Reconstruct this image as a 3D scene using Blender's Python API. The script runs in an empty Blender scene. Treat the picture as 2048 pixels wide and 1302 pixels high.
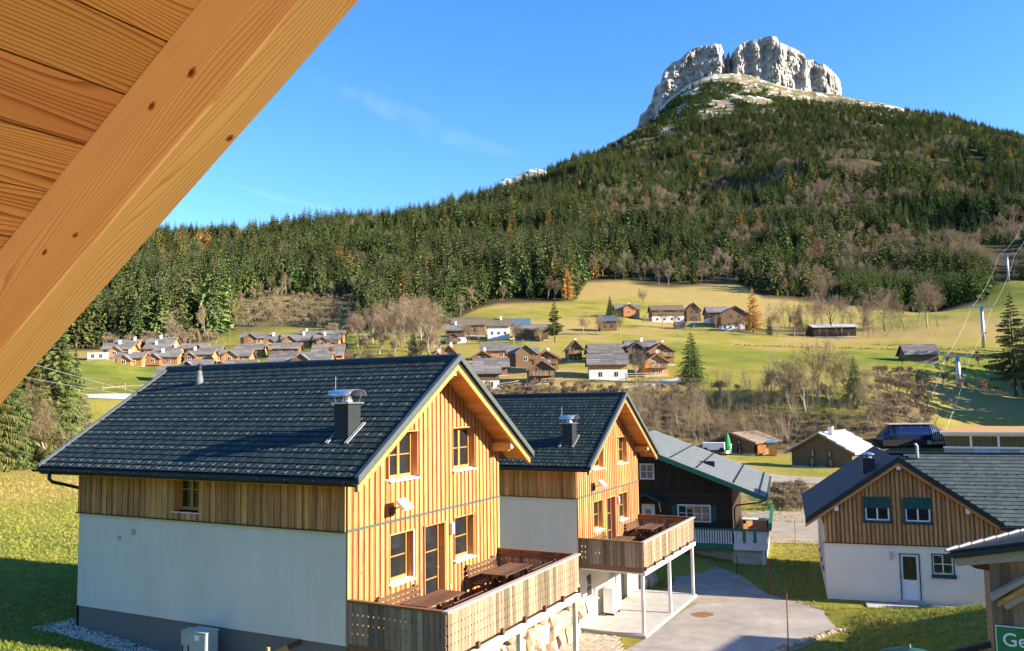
import bpy, bmesh, math, random
import numpy as np
from mathutils import Vector, Matrix
R = math.radians
rnd = random.Random(11)
sc = bpy.context.scene
COL = sc.collection

# ------------------------------------------------------------------ camera, sky, sun, exposure
FPX, PITCH, ROLL = 1666.86, 0.0880, -0.0142          # focal length in pixels of a 2048 px wide frame, tilt, roll
cam_d = bpy.data.cameras.new('camera')
cam_d.sensor_width = 36; cam_d.sensor_fit = 'HORIZONTAL'
cam_d.lens = FPX / 2048 * 36
cam_d.clip_start = 0.05; cam_d.clip_end = 40000
cam = bpy.data.objects.new('camera', cam_d); COL.objects.link(cam)
_cp, _sp, _c, _s = math.cos(PITCH), math.sin(PITCH), math.cos(ROLL), math.sin(ROLL)
_H = Vector((0, -_sp, _cp)); _X = Vector((1, 0, 0)); _F = Vector((0, _cp, _sp))
_r = _X * _c + _H * _s; _u = -_X * _s + _H * _c
cam.matrix_world = Matrix(((_r.x, _u.x, -_F.x, 0), (_r.y, _u.y, -_F.y, 0), (_r.z, _u.z, -_F.z, 0), (0, 0, 0, 1)))
sc.camera = cam

SUN_AZ, SUN_EL = 106.5, 20.5                          # clockwise from the view direction (+Y), above the horizon
sun_vec = Vector((math.sin(R(SUN_AZ)) * math.cos(R(SUN_EL)), math.cos(R(SUN_AZ)) * math.cos(R(SUN_EL)), math.sin(R(SUN_EL))))
w = bpy.data.worlds.new('World'); sc.world = w; w.use_nodes = True
wn = w.node_tree; wn.nodes.clear()
sky = wn.nodes.new('ShaderNodeTexSky'); sky.sky_type = 'NISHITA'; sky.sun_disc = False
sky.sun_elevation = R(SUN_EL); sky.sun_rotation = R(SUN_AZ)
sky.altitude = 900; sky.air_density = 1.25; sky.dust_density = 0.05; sky.ozone_density = 5.0
hsv = wn.nodes.new('ShaderNodeHueSaturation'); hsv.inputs['Saturation'].default_value = 1.18; hsv.inputs['Hue'].default_value = 0.508
bg = wn.nodes.new('ShaderNodeBackground'); bg.inputs[1].default_value = 0.108
wo = wn.nodes.new('ShaderNodeOutputWorld')
wn.links.new(sky.outputs[0], hsv.inputs['Color']); wn.links.new(hsv.outputs[0], bg.inputs[0]); wn.links.new(bg.outputs[0], wo.inputs[0])
sun_d = bpy.data.lights.new('sun', 'SUN'); sun_d.energy = 5.0; sun_d.angle = R(0.53); sun_d.color = (1.0, 0.87, 0.70)
sun = bpy.data.objects.new('sun', sun_d); COL.objects.link(sun)
sun.rotation_euler = sun_vec.to_track_quat('Z', 'Y').to_euler()
vs = sc.view_settings
vs.view_transform = 'Standard'; vs.look = 'None'; vs.gamma = 1; vs.use_curve_mapping = False
vs.exposure = 1.65
sc.cycles.use_denoising = True
sc.cycles.use_adaptive_sampling = True; sc.cycles.adaptive_threshold = 0.02
sc.cycles.max_bounces = 4; sc.cycles.diffuse_bounces = 3; sc.cycles.glossy_bounces = 2
sc.cycles.transmission_bounces = 4; sc.cycles.transparent_max_bounces = 6

# ------------------------------------------------------------------ pixels of the photograph (2048 wide) to points
def ray(px, py):
    a, b = (px - 1024) / FPX, (651 - py) / FPX
    x, h = a * _c - b * _s, a * _s + b * _c
    return Vector((x, _cp - h * _sp, _sp + h * _cp))
def atY(px, py, Y):
    r = ray(px, py); return r * (Y / r.y)
def atZ(px, py, z):
    r = ray(px, py); return r * (z / r.z)

# ------------------------------------------------------------------ mesh collecting
def tag(o, label=None, cat=None, group=None, kind=None):
    if label: o['label'] = label
    if cat: o['category'] = cat
    if group: o['group'] = group
    if kind: o['kind'] = kind
    return o
def empty(name, loc=(0, 0, 0), rz=0, label=None, cat=None, group=None):
    o = bpy.data.objects.new(name, None); COL.objects.link(o)
    o.location = loc; o.rotation_euler = (0, 0, rz); o.empty_display_size = .3
    return tag(o, label, cat, group)
def link(name, me, parent=None):
    o = bpy.data.objects.new(name, me); COL.objects.link(o)
    if parent is not None: o.parent = parent
    return o
def copy_tree(o, parent=None, depth=0):
    c = o.copy(); COL.objects.link(c); c.parent = parent
    for ch in list(o.children): copy_tree(ch, c, depth + 1)
    return c
class MB:
    def __init__(s): s.v = []; s.f = []; s.m = []
    def add(s, vs, fs, m=0):
        b = len(s.v); s.v += [tuple(p) for p in vs]
        for f in fs: s.f.append([b + i for i in f]); s.m.append(m)
        return s
    def hexa(s, p, m=0):   # 8 points: bottom ring 0-3 (counter-clockwise from above), top ring 4-7
        return s.add(p, [(3, 2, 1, 0), (4, 5, 6, 7), (0, 1, 5, 4), (1, 2, 6, 5), (2, 3, 7, 6), (3, 0, 4, 7)], m)
    def box(s, x0, x1, y0, y1, z0, z1, m=0):
        return s.hexa([(x0, y0, z0), (x1, y0, z0), (x1, y1, z0), (x0, y1, z0), (x0, y0, z1), (x1, y0, z1), (x1, y1, z1), (x0, y1, z1)], m)
    def beam(s, p, q, w, h, up=(0, 0, 1), m=0):
        p = Vector(p); q = Vector(q); d = (q - p).normalized(); sd = d.cross(Vector(up))
        if sd.length < 1e-4: sd = d.cross(Vector((1, 0, 0)))
        sd.normalize(); u = sd.cross(d)
        a, b = sd * (w / 2), u * (h / 2)
        return s.hexa([p - a - b, p + a - b, q + a - b, q - a - b, p - a + b, p + a + b, q + a + b, q - a + b], m)
    def tube(s, pts, r, n=6, m=0, cap=True):
        pts = [Vector(p) for p in pts]; rr = r if isinstance(r, (list, tuple)) else [r] * len(pts)
        rings = []
        t0 = (pts[1] - pts[0]).normalized()
        ref = Vector((0, 0, 1)) if abs(t0.z) < .9 else Vector((1, 0, 0))
        for i, p in enumerate(pts):
            t = (pts[min(i + 1, len(pts) - 1)] - pts[max(i - 1, 0)]).normalized()
            a = t.cross(ref)
            if a.length < 1e-4: a = t.cross(Vector((0, 1, 0)))
            a.normalize(); b = t.cross(a)
            rings.append([p + (a * math.cos(2 * math.pi * k / n) + b * math.sin(2 * math.pi * k / n)) * rr[i] for k in range(n)])
        vs = [v for g in rings for v in g]; fs = []
        for i in range(len(pts) - 1):
            for k in range(n):
                fs.append((i * n + k, (i + 1) * n + k, (i + 1) * n + (k + 1) % n, i * n + (k + 1) % n))
        if cap: fs.append(tuple(range(n))); fs.append(tuple((len(pts) - 1) * n + k for k in reversed(range(n))))
        return s.add(vs, fs, m)
    def prism(s, poly, ext, m=0):   # poly: list of 3D points, ext: vector
        n = len(poly); e = Vector(ext); a = [Vector(p) for p in poly]; b = [p + e for p in a]
        return s.add(a + b, [tuple(reversed(range(n))), tuple(range(n, 2 * n))] + [(i, (i + 1) % n, n + (i + 1) % n, n + i) for i in range(n)], m)
    def quad(s, a, b, c, d, m=0): return s.add([a, b, c, d], [(0, 1, 2, 3)], m)
    def tri(s, a, b, c, m=0): return s.add([a, b, c], [(0, 1, 2)], m)
    def mesh(s, name, mats, smooth=False):
        me = bpy.data.meshes.new(name); me.from_pydata(s.v, [], s.f)
        for mt in (mats if isinstance(mats, (list, tuple)) else [mats]): me.materials.append(mt)
        if any(s.m): me.polygons.foreach_set('material_index', s.m)
        if smooth: me.polygons.foreach_set('use_smooth', [True] * len(s.f))
        me.update(); return me
    def build(s, name, mats, parent=None, smooth=False):
        return link(name, s.mesh(name, mats, smooth), parent)
def fix_normals(o):
    bm = bmesh.new(); bm.from_mesh(o.data); bmesh.ops.recalc_face_normals(bm, faces=bm.faces); bm.to_mesh(o.data); bm.free(); return o

# ------------------------------------------------------------------ value noise with numpy
def _hash(ix, iy, iz, seed):
    h = (ix.astype(np.int64) * 374761393 + iy.astype(np.int64) * 668265263 + iz.astype(np.int64) * 2147483647 + seed * 974634777) & 0xffffffff
    h = ((h ^ (h >> 13)) * 1274126177) & 0xffffffff
    h = ((h ^ (h >> 16)) * 2246822519) & 0xffffffff
    return ((h ^ (h >> 15)) & 0xffffff) / float(0xffffff)
def vnoise(x, y, z=None, seed=0):
    x = np.asarray(x, float); y = np.asarray(y, float); z = np.zeros_like(x) if z is None else np.asarray(z, float)
    ix, iy, iz = np.floor(x), np.floor(y), np.floor(z)
    fx, fy, fz = x - ix, y - iy, z - iz
    fx, fy, fz = [t * t * (3 - 2 * t) for t in (fx, fy, fz)]
    o = 0
    for a in (0, 1):
        for b in (0, 1):
            for c in (0, 1):
                o = o + _hash(ix + a, iy + b, iz + c, seed) * (fx if a else 1 - fx) * (fy if b else 1 - fy) * (fz if c else 1 - fz)
    return o * 2 - 1
def fbm(x, y, z=None, seed=0, oct=4):
    o, a = 0, 1.
    for k in range(oct):
        o = o + a * vnoise(np.asarray(x) * 2 ** k, np.asarray(y) * 2 ** k, None if z is None else np.asarray(z) * 2 ** k, seed + k); a *= .5
    return o
def sstep(a, b, t):
    t = np.clip((np.asarray(t, float) - a) / (b - a), 0, 1); return t * t * (3 - 2 * t)

# ------------------------------------------------------------------ materials
def nodes(name):
    m = bpy.data.materials.new(name); m.use_nodes = True; nt = m.node_tree
    return m, nt, nt.nodes['Principled BSDF']
def nd(nt, t, **kw):
    n = nt.nodes.new(t)
    for k, v in kw.items():
        if hasattr(n, k) and not k.startswith('i_'): setattr(n, k, v)
        else: n.inputs[int(k[2:]) if k[2:].isdigit() else k[2:].replace('_', ' ')].default_value = v
    return n
def mixc(nt, fac, a, b, mode='MIX'):
    n = nt.nodes.new('ShaderNodeMix'); n.data_type = 'RGBA'; n.blend_type = mode
    for sock, val in ((n.inputs[0], fac), (n.inputs[6], a), (n.inputs[7], b)):
        if isinstance(val, bpy.types.NodeSocket): nt.links.new(val, sock)
        else: sock.default_value = (tuple(val) + (1,) if isinstance(val, (tuple, list)) and len(val) == 3 else val)
    return n.outputs[2]
def mth(nt, op, a, b=None, clamp=False):
    n = nt.nodes.new('ShaderNodeMath'); n.operation = op; n.use_clamp = clamp
    for i, val in enumerate((a, b)):
        if val is None: continue
        if isinstance(val, bpy.types.NodeSocket): nt.links.new(val, n.inputs[i])
        else: n.inputs[i].default_value = val
    return n.outputs[0]
def rand01(nt):
    oi = nt.nodes.new('ShaderNodeObjectInfo'); g = nt.nodes.new('ShaderNodeNewGeometry')
    return mth(nt, 'FRACT', mth(nt, 'ADD', oi.outputs['Random'], g.outputs['Random Per Island']))
def noise_tex(nt, vec, scale, detail=4, rough=.55, dist=0):
    n = nt.nodes.new('ShaderNodeTexNoise'); n.inputs['Scale'].default_value = scale; n.inputs['Detail'].default_value = detail
    n.inputs['Roughness'].default_value = rough; n.inputs['Distortion'].default_value = dist
    nt.links.new(vec, n.inputs['Vector']); return n.outputs['Fac']
def mapping(nt, coord='Object', scale=(1, 1, 1)):
    tc = nt.nodes.new('ShaderNodeTexCoord'); mp = nt.nodes.new('ShaderNodeMapping'); mp.inputs['Scale'].default_value = scale
    nt.links.new(tc.outputs[coord], mp.inputs[0]); return mp.outputs[0]
def ramp(nt, fac, stops):
    n = nt.nodes.new('ShaderNodeValToRGB'); e = n.color_ramp.elements
    while len(e) < len(stops): e.new(.5)
    for i, (p, c) in enumerate(stops): e[i].position = p; e[i].color = tuple(c) + (1,) if len(c) == 3 else c
    nt.links.new(fac, n.inputs[0]); return n.outputs[0]
def bump(nt, b, h, strength=.3, dist=.02):
    n = nt.nodes.new('ShaderNodeBump'); n.inputs['Strength'].default_value = strength; n.inputs['Distance'].default_value = dist
    nt.links.new(h, n.inputs['Height']); nt.links.new(n.outputs[0], b.inputs['Normal'])
def M(name, c1, c2=None, scale=4, stretch=(1, 1, 1), rough=.75, metal=0, var=0., hue=0., bmp=0., bdist=.01, spec=.3, detail=4, coord='Object', rvar=0):
    m, nt, b = nodes(name)
    c2 = c2 or tuple(x * .8 for x in c1)
    v = mapping(nt, coord, stretch); f = noise_tex(nt, v, scale, detail)
    col = ramp(nt, f, [(.3, c2), (.7, c1)])
    if var or hue:
        r = rand01(nt); h = nt.nodes.new('ShaderNodeHueSaturation'); nt.links.new(col, h.inputs['Color'])
        nt.links.new(mth(nt, 'ADD', mth(nt, 'MULTIPLY', r, 2 * var), 1 - var), h.inputs['Value'])
        if hue: nt.links.new(mth(nt, 'ADD', mth(nt, 'MULTIPLY', mth(nt, 'FRACT', mth(nt, 'MULTIPLY', r, 7.3)), 2 * hue), .5 - hue), h.inputs['Hue'])
        col = h.outputs[0]
    nt.links.new(col, b.inputs['Base Color'])
    b.inputs['Roughness'].default_value = rough; b.inputs['Metallic'].default_value = metal; b.inputs['Specular IOR Level'].default_value = spec
    if rvar: nt.links.new(mth(nt, 'ADD', mth(nt, 'MULTIPLY', f, rvar), rough - rvar / 2), b.inputs['Roughness'])
    if bmp: bump(nt, b, f, bmp, bdist)
    return m
def wood(name, light, dark, axis='z', rough=.6, var=.18, hue=.012, knots=True, freq=28, grey=None, gamt=.0, spec=.25, rings=0, cmat=None, kn=.055):
    m, nt, b = nodes(name)
    st = {'x': (.05, 1, 1), 'y': (1, .05, 1), 'z': (1, 1, .05)}[axis]
    tc = nt.nodes.new('ShaderNodeTexCoord'); oi = nt.nodes.new('ShaderNodeObjectInfo'); gi = nt.nodes.new('ShaderNodeNewGeometry')
    off = nt.nodes.new('ShaderNodeVectorMath'); off.operation = 'SCALE'
    cx = nt.nodes.new('ShaderNodeCombineXYZ')
    for i in range(3): nt.links.new(mth(nt, 'ADD', oi.outputs['Random'], gi.outputs['Random Per Island']), cx.inputs[i])
    nt.links.new(cx.outputs[0], off.inputs[0]); off.inputs['Scale'].default_value = 37.
    ad = nt.nodes.new('ShaderNodeVectorMath'); ad.operation = 'ADD'
    nt.links.new(off.outputs[0], ad.inputs[1])
    src = tc.outputs['Object']
    if cmat:     # grain runs along a rotated axis
        mp0 = nt.nodes.new('ShaderNodeMapping'); mp0.vector_type = 'POINT'; mp0.inputs['Rotation'].default_value = cmat; nt.links.new(src, mp0.inputs[0]); src = mp0.outputs[0]
    nt.links.new(src, ad.inputs[0])
    mp = nt.nodes.new('ShaderNodeMapping'); mp.inputs['Scale'].default_value = st; nt.links.new(ad.outputs[0], mp.inputs[0])
    g1 = noise_tex(nt, mp.outputs[0], freq, 6, .65, .4)
    if rings:
        sxyz = nt.nodes.new('ShaderNodeSeparateXYZ'); nt.links.new(ad.outputs[0], sxyz.inputs[0])
        cr = mth(nt, 'ADD', sxyz.outputs[{'x': 1, 'y': 0, 'z': 0}[axis]], sxyz.outputs[{'x': 2, 'y': 2, 'z': 1}[axis]])
        mp2 = nt.nodes.new('ShaderNodeMapping'); mp2.inputs['Scale'].default_value = {'x': (.12, 1, 1), 'y': (1, .12, 1), 'z': (1, 1, .12)}[axis]; nt.links.new(ad.outputs[0], mp2.inputs[0])
        lo = noise_tex(nt, mp2.outputs[0], 5.5, 2, .5)
        ph = mth(nt, 'FRACT', mth(nt, 'ADD', mth(nt, 'MULTIPLY', cr, rings), mth(nt, 'MULTIPLY', lo, rings * .2)))
        ln = ramp(nt, ph, [(0, (1, 1, 1)), (.55, (.75, .75, .75)), (.93, (.12, .12, .12)), (1, (.8, .8, .8))])
        g1 = mth(nt, 'ADD', mth(nt, 'MULTIPLY', g1, .5), mth(nt, 'MULTIPLY', ln, .42))
    col = ramp(nt, g1, [(.28, dark), (.62, light)])
    if grey is not None:
        g2 = noise_tex(nt, mp.outputs[0], 6, 4)
        col = mixc(nt, mth(nt, 'ADD', mth(nt, 'MULTIPLY', g2, 1.2), gamt - .6, True), col, grey)
    if knots:
        vo = nt.nodes.new('ShaderNodeTexVoronoi'); vo.inputs['Scale'].default_value = 2.3
        mk = nt.nodes.new('ShaderNodeMapping'); mk.inputs['Scale'].default_value = {'x': (.5, 1, 1), 'y': (1, .5, 1), 'z': (1, 1, .5)}[axis]
        nt.links.new(ad.outputs[0], mk.inputs[0]); nt.links.new(mk.outputs[0], vo.inputs['Vector'])
        k = mth(nt, 'LESS_THAN', vo.outputs['Distance'], kn)
        col = mixc(nt, mth(nt, 'MULTIPLY', k, .65), col, tuple(x * .3 for x in dark))
    r = rand01(nt); h = nt.nodes.new('ShaderNodeHueSaturation'); nt.links.new(col, h.inputs['Color'])
    nt.links.new(mth(nt, 'ADD', mth(nt, 'MULTIPLY', r, 2 * var), 1 - var), h.inputs['Value'])
    nt.links.new(mth(nt, 'ADD', mth(nt, 'MULTIPLY', mth(nt, 'FRACT', mth(nt, 'MULTIPLY', r, 5.7)), 2 * hue), .5 - hue), h.inputs['Hue'])
    nt.links.new(h.outputs[0], b.inputs['Base Color'])
    b.inputs['Roughness'].default_value = rough; b.inputs['Specular IOR Level'].default_value = spec
    bump(nt, b, g1, .06 if rings else .25, .004)
    return m
MT = dict(
    larch=wood('larch_cladding', (.66, .32, .125), (.34, .125, .038), 'z', var=.24, hue=.018),
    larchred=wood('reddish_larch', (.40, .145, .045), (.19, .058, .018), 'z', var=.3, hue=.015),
    larchside=wood('aged_side_larch', (.62, .315, .115), (.26, .105, .034), 'z', var=.36, hue=.014),  # aged, slightly darker variant for the side boards
    larch_y=wood('larch_along', (.56, .29, .09), (.36, .15, .04), 'y'),
    larch_x=wood('larch_across', (.56, .29, .09), (.36, .15, .04), 'x'),
    lark_soffit=wood('soffit_board', (.58, .265, .08), (.21, .065, .014), 'y', rough=.5, freq=22, rings=85, var=.12, kn=.085),
    rafter=wood('rafter_spruce', (.82, .46, .185), (.58, .265, .085), 'x', rough=.5, freq=16, rings=130, var=.02, kn=.075),
    winwood=M('window_wood', (.52, .265, .075), (.40, .185, .045), 20, rough=.4, spec=.4),
    greywood=wood('weathered_board', (.31, .215, .125), (.13, .083, .046), 'z', var=.5, grey=(.28, .235, .185), gamt=.25),
    greywood_x=wood('weathered_rail', (.42, .35, .27), (.25, .19, .13), 'x', var=.12, grey=(.40, .37, .33), gamt=.4),
    brownstain=wood('brown_stain', (.125, .064, .034), (.058, .030, .017), 'x', var=.28, grey=(.15, .105, .075), gamt=.08),
    deck=wood('deck_board', (.26, .14, .06), (.15, .075, .03), 'x', var=.2),
    hookgrey=M('hook_grey', (.20, .205, .20), (.14, .145, .145), 9, rough=.5),
    ventgrey=M('vent_grey', (.16, .17, .17), (.12, .13, .13), 9, rough=.6),
    white=M('white_render', (.82, .75, .64), (.76, .69, .585), 1.2, rough=.9, bmp=.05, spec=.15),
    wallgrey=M('light_render', (.78, .70, .575), (.70, .625, .51), 1.1, (1, 1, .3), rough=.9, bmp=.12, spec=.15),
    plinth=M('plinth_render', (.21, .185, .155), (.165, .148, .125), 18, rough=.9, bmp=.2),
    rooftile=M('anthracite_tile', (.030, .046, .043), (.018, .030, .030), 3, rough=.6, var=.25, spec=.16, rvar=.12),
    roofdark=M('dark_sheet', (.024, .031, .034), (.016, .022, .026), 6, rough=.5, spec=.3),
    verge=M('verge_sheet', (.085, .105, .105), (.07, .09, .09), 4, rough=.4, spec=.5),
    alu=M('bright_steel', (.62, .62, .62), (.50, .50, .51), 9, rough=.3, metal=.9, rvar=.2),
    galv=M('galvanised', (.50, .51, .52), (.42, .43, .44), 14, rough=.45, metal=.6),
    steelwhite=M('white_steel', (.74, .72, .68), (.68, .66, .62), 2, rough=.5),
    sill=M('stone_sill', (.74, .71, .66), (.66, .62, .58), 12, rough=.6),
    glass=M('window_glass', (.012, .014, .016), (.02, .022, .024), 2, rough=.04, spec=.9),
    pvc=M('white_frame', (.80, .80, .79), (.76, .76, .75), 3, rough=.4),
    lampw=M('lamp_white', (.85, .85, .83), (.8, .8, .78), 3, rough=.35),
    black=M('black_rubber', (.012, .012, .013), (.02, .02, .02), 5, rough=.6),
    cabinet=M('cabinet_grey', (.42, .43, .40), (.38, .39, .36), 3, rough=.5),
    stone=M('limestone', (.56, .44, .31), (.36, .26, .17), 3.2, rough=.9, var=.22, hue=.02, bmp=.6, bdist=.05, detail=8),
    concrete=M('concrete', (.50, .475, .43), (.40, .38, .345), 2.2, rough=.85, bmp=.1),
    gravel=M('gravel_stone', (.52, .48, .41), (.34, .31, .26), 9, rough=.9, var=.35),
    shingle=M('old_shingle', (.235, .22, .205), (.135, .125, .115), 1.4, (1, 1, 3), rough=.75, var=.28, bmp=.3, detail=6),
    shingle_d=M('dark_shingle', (.10, .095, .10), (.055, .055, .06), 1.4, rough=.7, var=.25),
    oldwood=wood('old_brown_wood', (.22, .125, .062), (.10, .055, .028), 'z', var=.3, freq=9, grey=(.20, .16, .12), gamt=.12, knots=False),
    cabinwood=wood('honey_wood', (.46, .225, .08), (.25, .11, .038), 'z', var=.4, freq=9, knots=False),
    darkwood=wood('black_brown_wood', (.040, .025, .016), (.017, .011, .008), 'z', var=.3, freq=16, knots=False),
    darkwood_x=wood('black_brown_log', (.055, .032, .020), (.022, .014, .009), 'x', var=.3, freq=12, knots=False),
    green=M('green_paint', (.030, .20, .105), (.022, .15, .08), 6, rough=.5),
    teal=M('teal_paint', (.012, .085, .08), (.01, .06, .06), 6, rough=.5),
    whitep=M('white_paint', (.78, .77, .73), (.66, .65, .60), 5, rough=.6),
    greenwall=M('pale_green_concrete', (.50, .52, .42), (.36, .37, .30), 2.5, rough=.9),
    brownroof=M('brown_tile', (.20, .155, .115), (.15, .115, .085), 2, rough=.7, var=.12),
    solar=M('solar_panel', (.10, .19, .24), (.07, .14, .19), 3, rough=.2, spec=.6),
    bluegrey=M('blue_grey_roof', (.10, .14, .165), (.08, .115, .14), 3, rough=.5, var=.1),
    metalroof=M('pale_metal', (.52, .52, .48), (.42, .42, .39), 2, rough=.4, spec=.5),
    plaster=M('cabin_plaster', (.80, .78, .74), (.70, .67, .62), 2, rough=.9),
)
# ------------------------------------------------------------------ terrain
# building plots and landmarks: (pixel x, pixel y of the ground, distance)
CTRL = []
def ctl(px, py, Y, dz=0):
    p = atY(px, py, Y); CTRL.append((p.x, p.y, p.z + dz))
def cz(x, y, z): CTRL.append((x, y, z))
# near ground
for x, y, z in [(-12.7, 24.7, -6.35), (-11, 21, -6.4), (-16, 26, -6.35), (-9, 17, -6.6), (-6, 15, -6.9), (-14, 18, -6.4), (-22, 22, -6.4), (-20, 35, -6.4), (-30, 50, -6.4),
                (-40, 75, -6.2), (-12, 30, -6.4), (-8, 32, -7.2), (-15, 40, -6.6), (-5, 40, -7.6), (0, 45, -8.6), (-2, 31, -7.6), (-40, 40, -6.2), (-50, 60, -6),
                (-3, 14, -8.2), (2, 12, -8.4), (0, 20, -8.6), (3, 25, -9.2), (0, 28.6, -9.2), (4, 30, -9.38), (8, 33, -9.42), (8, 38, -9.42), (12, 41, -9.42), (11, 35, -9.42), (9, 44, -9.42), (6.5, 44, -9.0), (5, 47, -8.3), (8, 49, -8.5), (10.5, 48.5, -9.2), (12.5, 47.5, -9.55),
                (14, 39, -9.4), (17, 38, -9.4), (21, 37, -9.35), (17, 50, -9.5), (25, 45, -9.4), (25, 60, -9.8), (16, 60, -9.8), (16, 54, -9.7), (12, 62, -9.8), (35, 70, -9.9),
                (13, 33.3, -9.1), (11, 29.5, -8.9), (15, 32, -8.5), (18, 32, -7.9), (13.5, 25, -7.7), (18, 25, -6.9), (11, 20, -7.6), (8, 18, -8), (14, 18, -6.4), (22, 24, -6.6), (30, 30, -7.0),
                (0, 0, -8), (0, -30, -7), (-30, -20, -6), (40, 0, -5), (60, 30, -5), (60, 60, -8), (45, 50, -8.6)]: cz(x, y, z)
for a in [(60, 930, 86), (60, 905, 98), (20, 900, 100), (150, 880, 112), (200, 830, 128), (160, 800, 134), (240, 788, 141), (240, 760, 170), (330, 770, 160), (200, 720, 205), (-300, 800, 140), (-600, 700, 250)]: ctl(*a)
# valley floor behind the houses, then the wooded bank and the meadow above it
for a in [(1645, 936, 117), (1500, 908, 140), (1560, 960, 100), (1570, 1000, 80), (1380, 920, 120), (1250, 930, 110), (1000, 950, 100), (1100, 900, 135), (1720, 930, 118), (1850, 920, 125), (1980, 915, 128), (2048, 910, 130),
          (1300, 795, 158), (1450, 790, 158), (1600, 782, 158), (1720, 778, 158), (1300, 880, 146), (1450, 885, 146), (1600, 890, 144), (1720, 880, 142), (1200, 800, 155), (1100, 795, 155), (950, 800, 150), (800, 770, 165), (700, 760, 172),
          (1350, 770, 166), (1500, 762, 170), (1650, 745, 185), (1760, 745, 185), (1800, 775, 170), (1830, 810, 158), (1860, 850, 148), (1920, 870, 145), (2000, 865, 148), (1760, 820, 150), (1800, 860, 143)]: ctl(*a)
for a in [(1918, 772, 196), (1900, 820, 165), (1968, 696, 270), (1990, 740, 232), (2030, 790, 200), (2048, 700, 270), (2017, 559, 430), (1940, 660, 300), (1900, 700, 262), (2048, 600, 380), (2200, 700, 260), (2200, 560, 420), (2400, 500, 500),
          (1845, 724, 226), (1750, 712, 240), (1670, 674, 305), (1560, 668, 315), (1600, 700, 262), (1500, 700, 255), (1400, 720, 225), (1650, 640, 365), (1750, 605, 430), (1850, 630, 420), (1990, 600, 470), (1900, 560, 560), (1700, 610, 440),
          (1480, 657, 322), (1340, 645, 340), (1250, 632, 350), (1215, 663, 300), (1110, 683, 262), (1000, 680, 265), (910, 688, 262), (1000, 640, 330), (1000, 606, 410), (1100, 604, 420), (1150, 600, 430), (900, 640, 345), (850, 660, 320),
          (1170, 556, 520), (1250, 575, 480), (1400, 585, 460), (1470, 556, 530), (1550, 580, 470), (1320, 545, 540),
          (1213, 760, 172), (1085, 769, 166), (980, 779, 160), (1320, 752, 180), (1280, 717, 212), (1150, 722, 206), (1000, 735, 190), (890, 725, 200), (1100, 740, 190),
          (260, 735, 214), (320, 733, 216), (400, 722, 228), (330, 700, 255), (240, 708, 245), (500, 722, 226), (480, 690, 262), (560, 690, 262), (640, 690, 262), (660, 726, 222), (580, 730, 216), (420, 750, 190), (700, 720, 225), (760, 700, 245),
          (180, 690, 300), (300, 676, 330), (420, 669, 335), (560, 655, 345), (700, 652, 350), (560, 592, 440), (640, 592, 450), (440, 600, 430), (-200, 690, 310)]: ctl(*a)
PLOTS = [(249, 708, 258), (232, 716, 240), (256, 734, 218), (320, 706, 262), (311, 717, 248), (332, 720, 240), (325, 731, 224), (385, 714, 246), (419, 722, 240), (399, 724, 230), (392, 745, 205), (347, 764, 188), (470, 726, 226), (498, 716, 240), (507, 690, 268), (547, 700, 258), (591, 696, 258), (617, 684, 275), (666, 688, 272), (652, 696, 258), (570, 712, 238), (654, 726, 226), (478, 742, 206), (418, 752, 196), (875, 732, 188), (897, 728, 200), (992, 719, 212), (1046, 735, 198), (965, 734, 192), (982, 752, 182), (970, 779, 166), (1084, 769, 167), (1092, 742, 184), (1151, 722, 204), (1216, 716, 208), (1212, 726, 198), (1217, 760, 174), (1284, 714, 214), (1273, 719, 204), (1324, 730, 196), (1314, 753, 180), (938, 672, 282), (910, 686, 264), (997, 680, 270), (1042, 676, 280), (1063, 681, 262), (1255, 634, 348), (1217, 664, 300), (1336, 645, 342), (1388, 644, 350), (1361, 658, 318), (1437, 646, 338), (1471, 656, 324), (1456, 659, 316), (1670, 674, 306), (1845, 724, 226), (596, 744, 212), (193, 719, 236), (1468, 909, 140), (1643, 937, 117)]
for a in PLOTS: ctl(a[0], a[1] + 1.5, a[2] - 2.5); ctl(a[0], a[1] - .5, a[2] + 5)
# wooded slopes and the mountain
for a in [(300, 560, 560), (300, 500, 760), (0, 560, 560), (-300, 560, 560), (600, 540, 590), (600, 495, 740), (850, 540, 600), (850, 480, 760), (1000, 540, 590), (1000, 480, 740), (1000, 430, 930), (1100, 500, 680), (1100, 430, 930), (1200, 400, 1050), (1200, 350, 1350),
          (1300, 480, 680), (1300, 420, 900), (1300, 340, 1350), (1400, 500, 630), (1500, 480, 680), (1500, 420, 880), (1500, 350, 1200), (1500, 290, 1500), (1450, 235, 1800), (1600, 480, 690), (1600, 380, 1020), (1600, 280, 1500), (1600, 215, 1850), (1700, 480, 700), (1700, 400, 930), (1700, 300, 1350), (1800, 500, 680), (1800, 420, 850), (1800, 350, 1080), (1800, 290, 1400),
          (1900, 480, 740), (1900, 380, 980), (1900, 310, 1250), (2000, 470, 760), (2000, 400, 900), (2000, 340, 1100), (2048, 470, 760), (2300, 400, 900), (2300, 330, 1200)]: ctl(*a)
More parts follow.
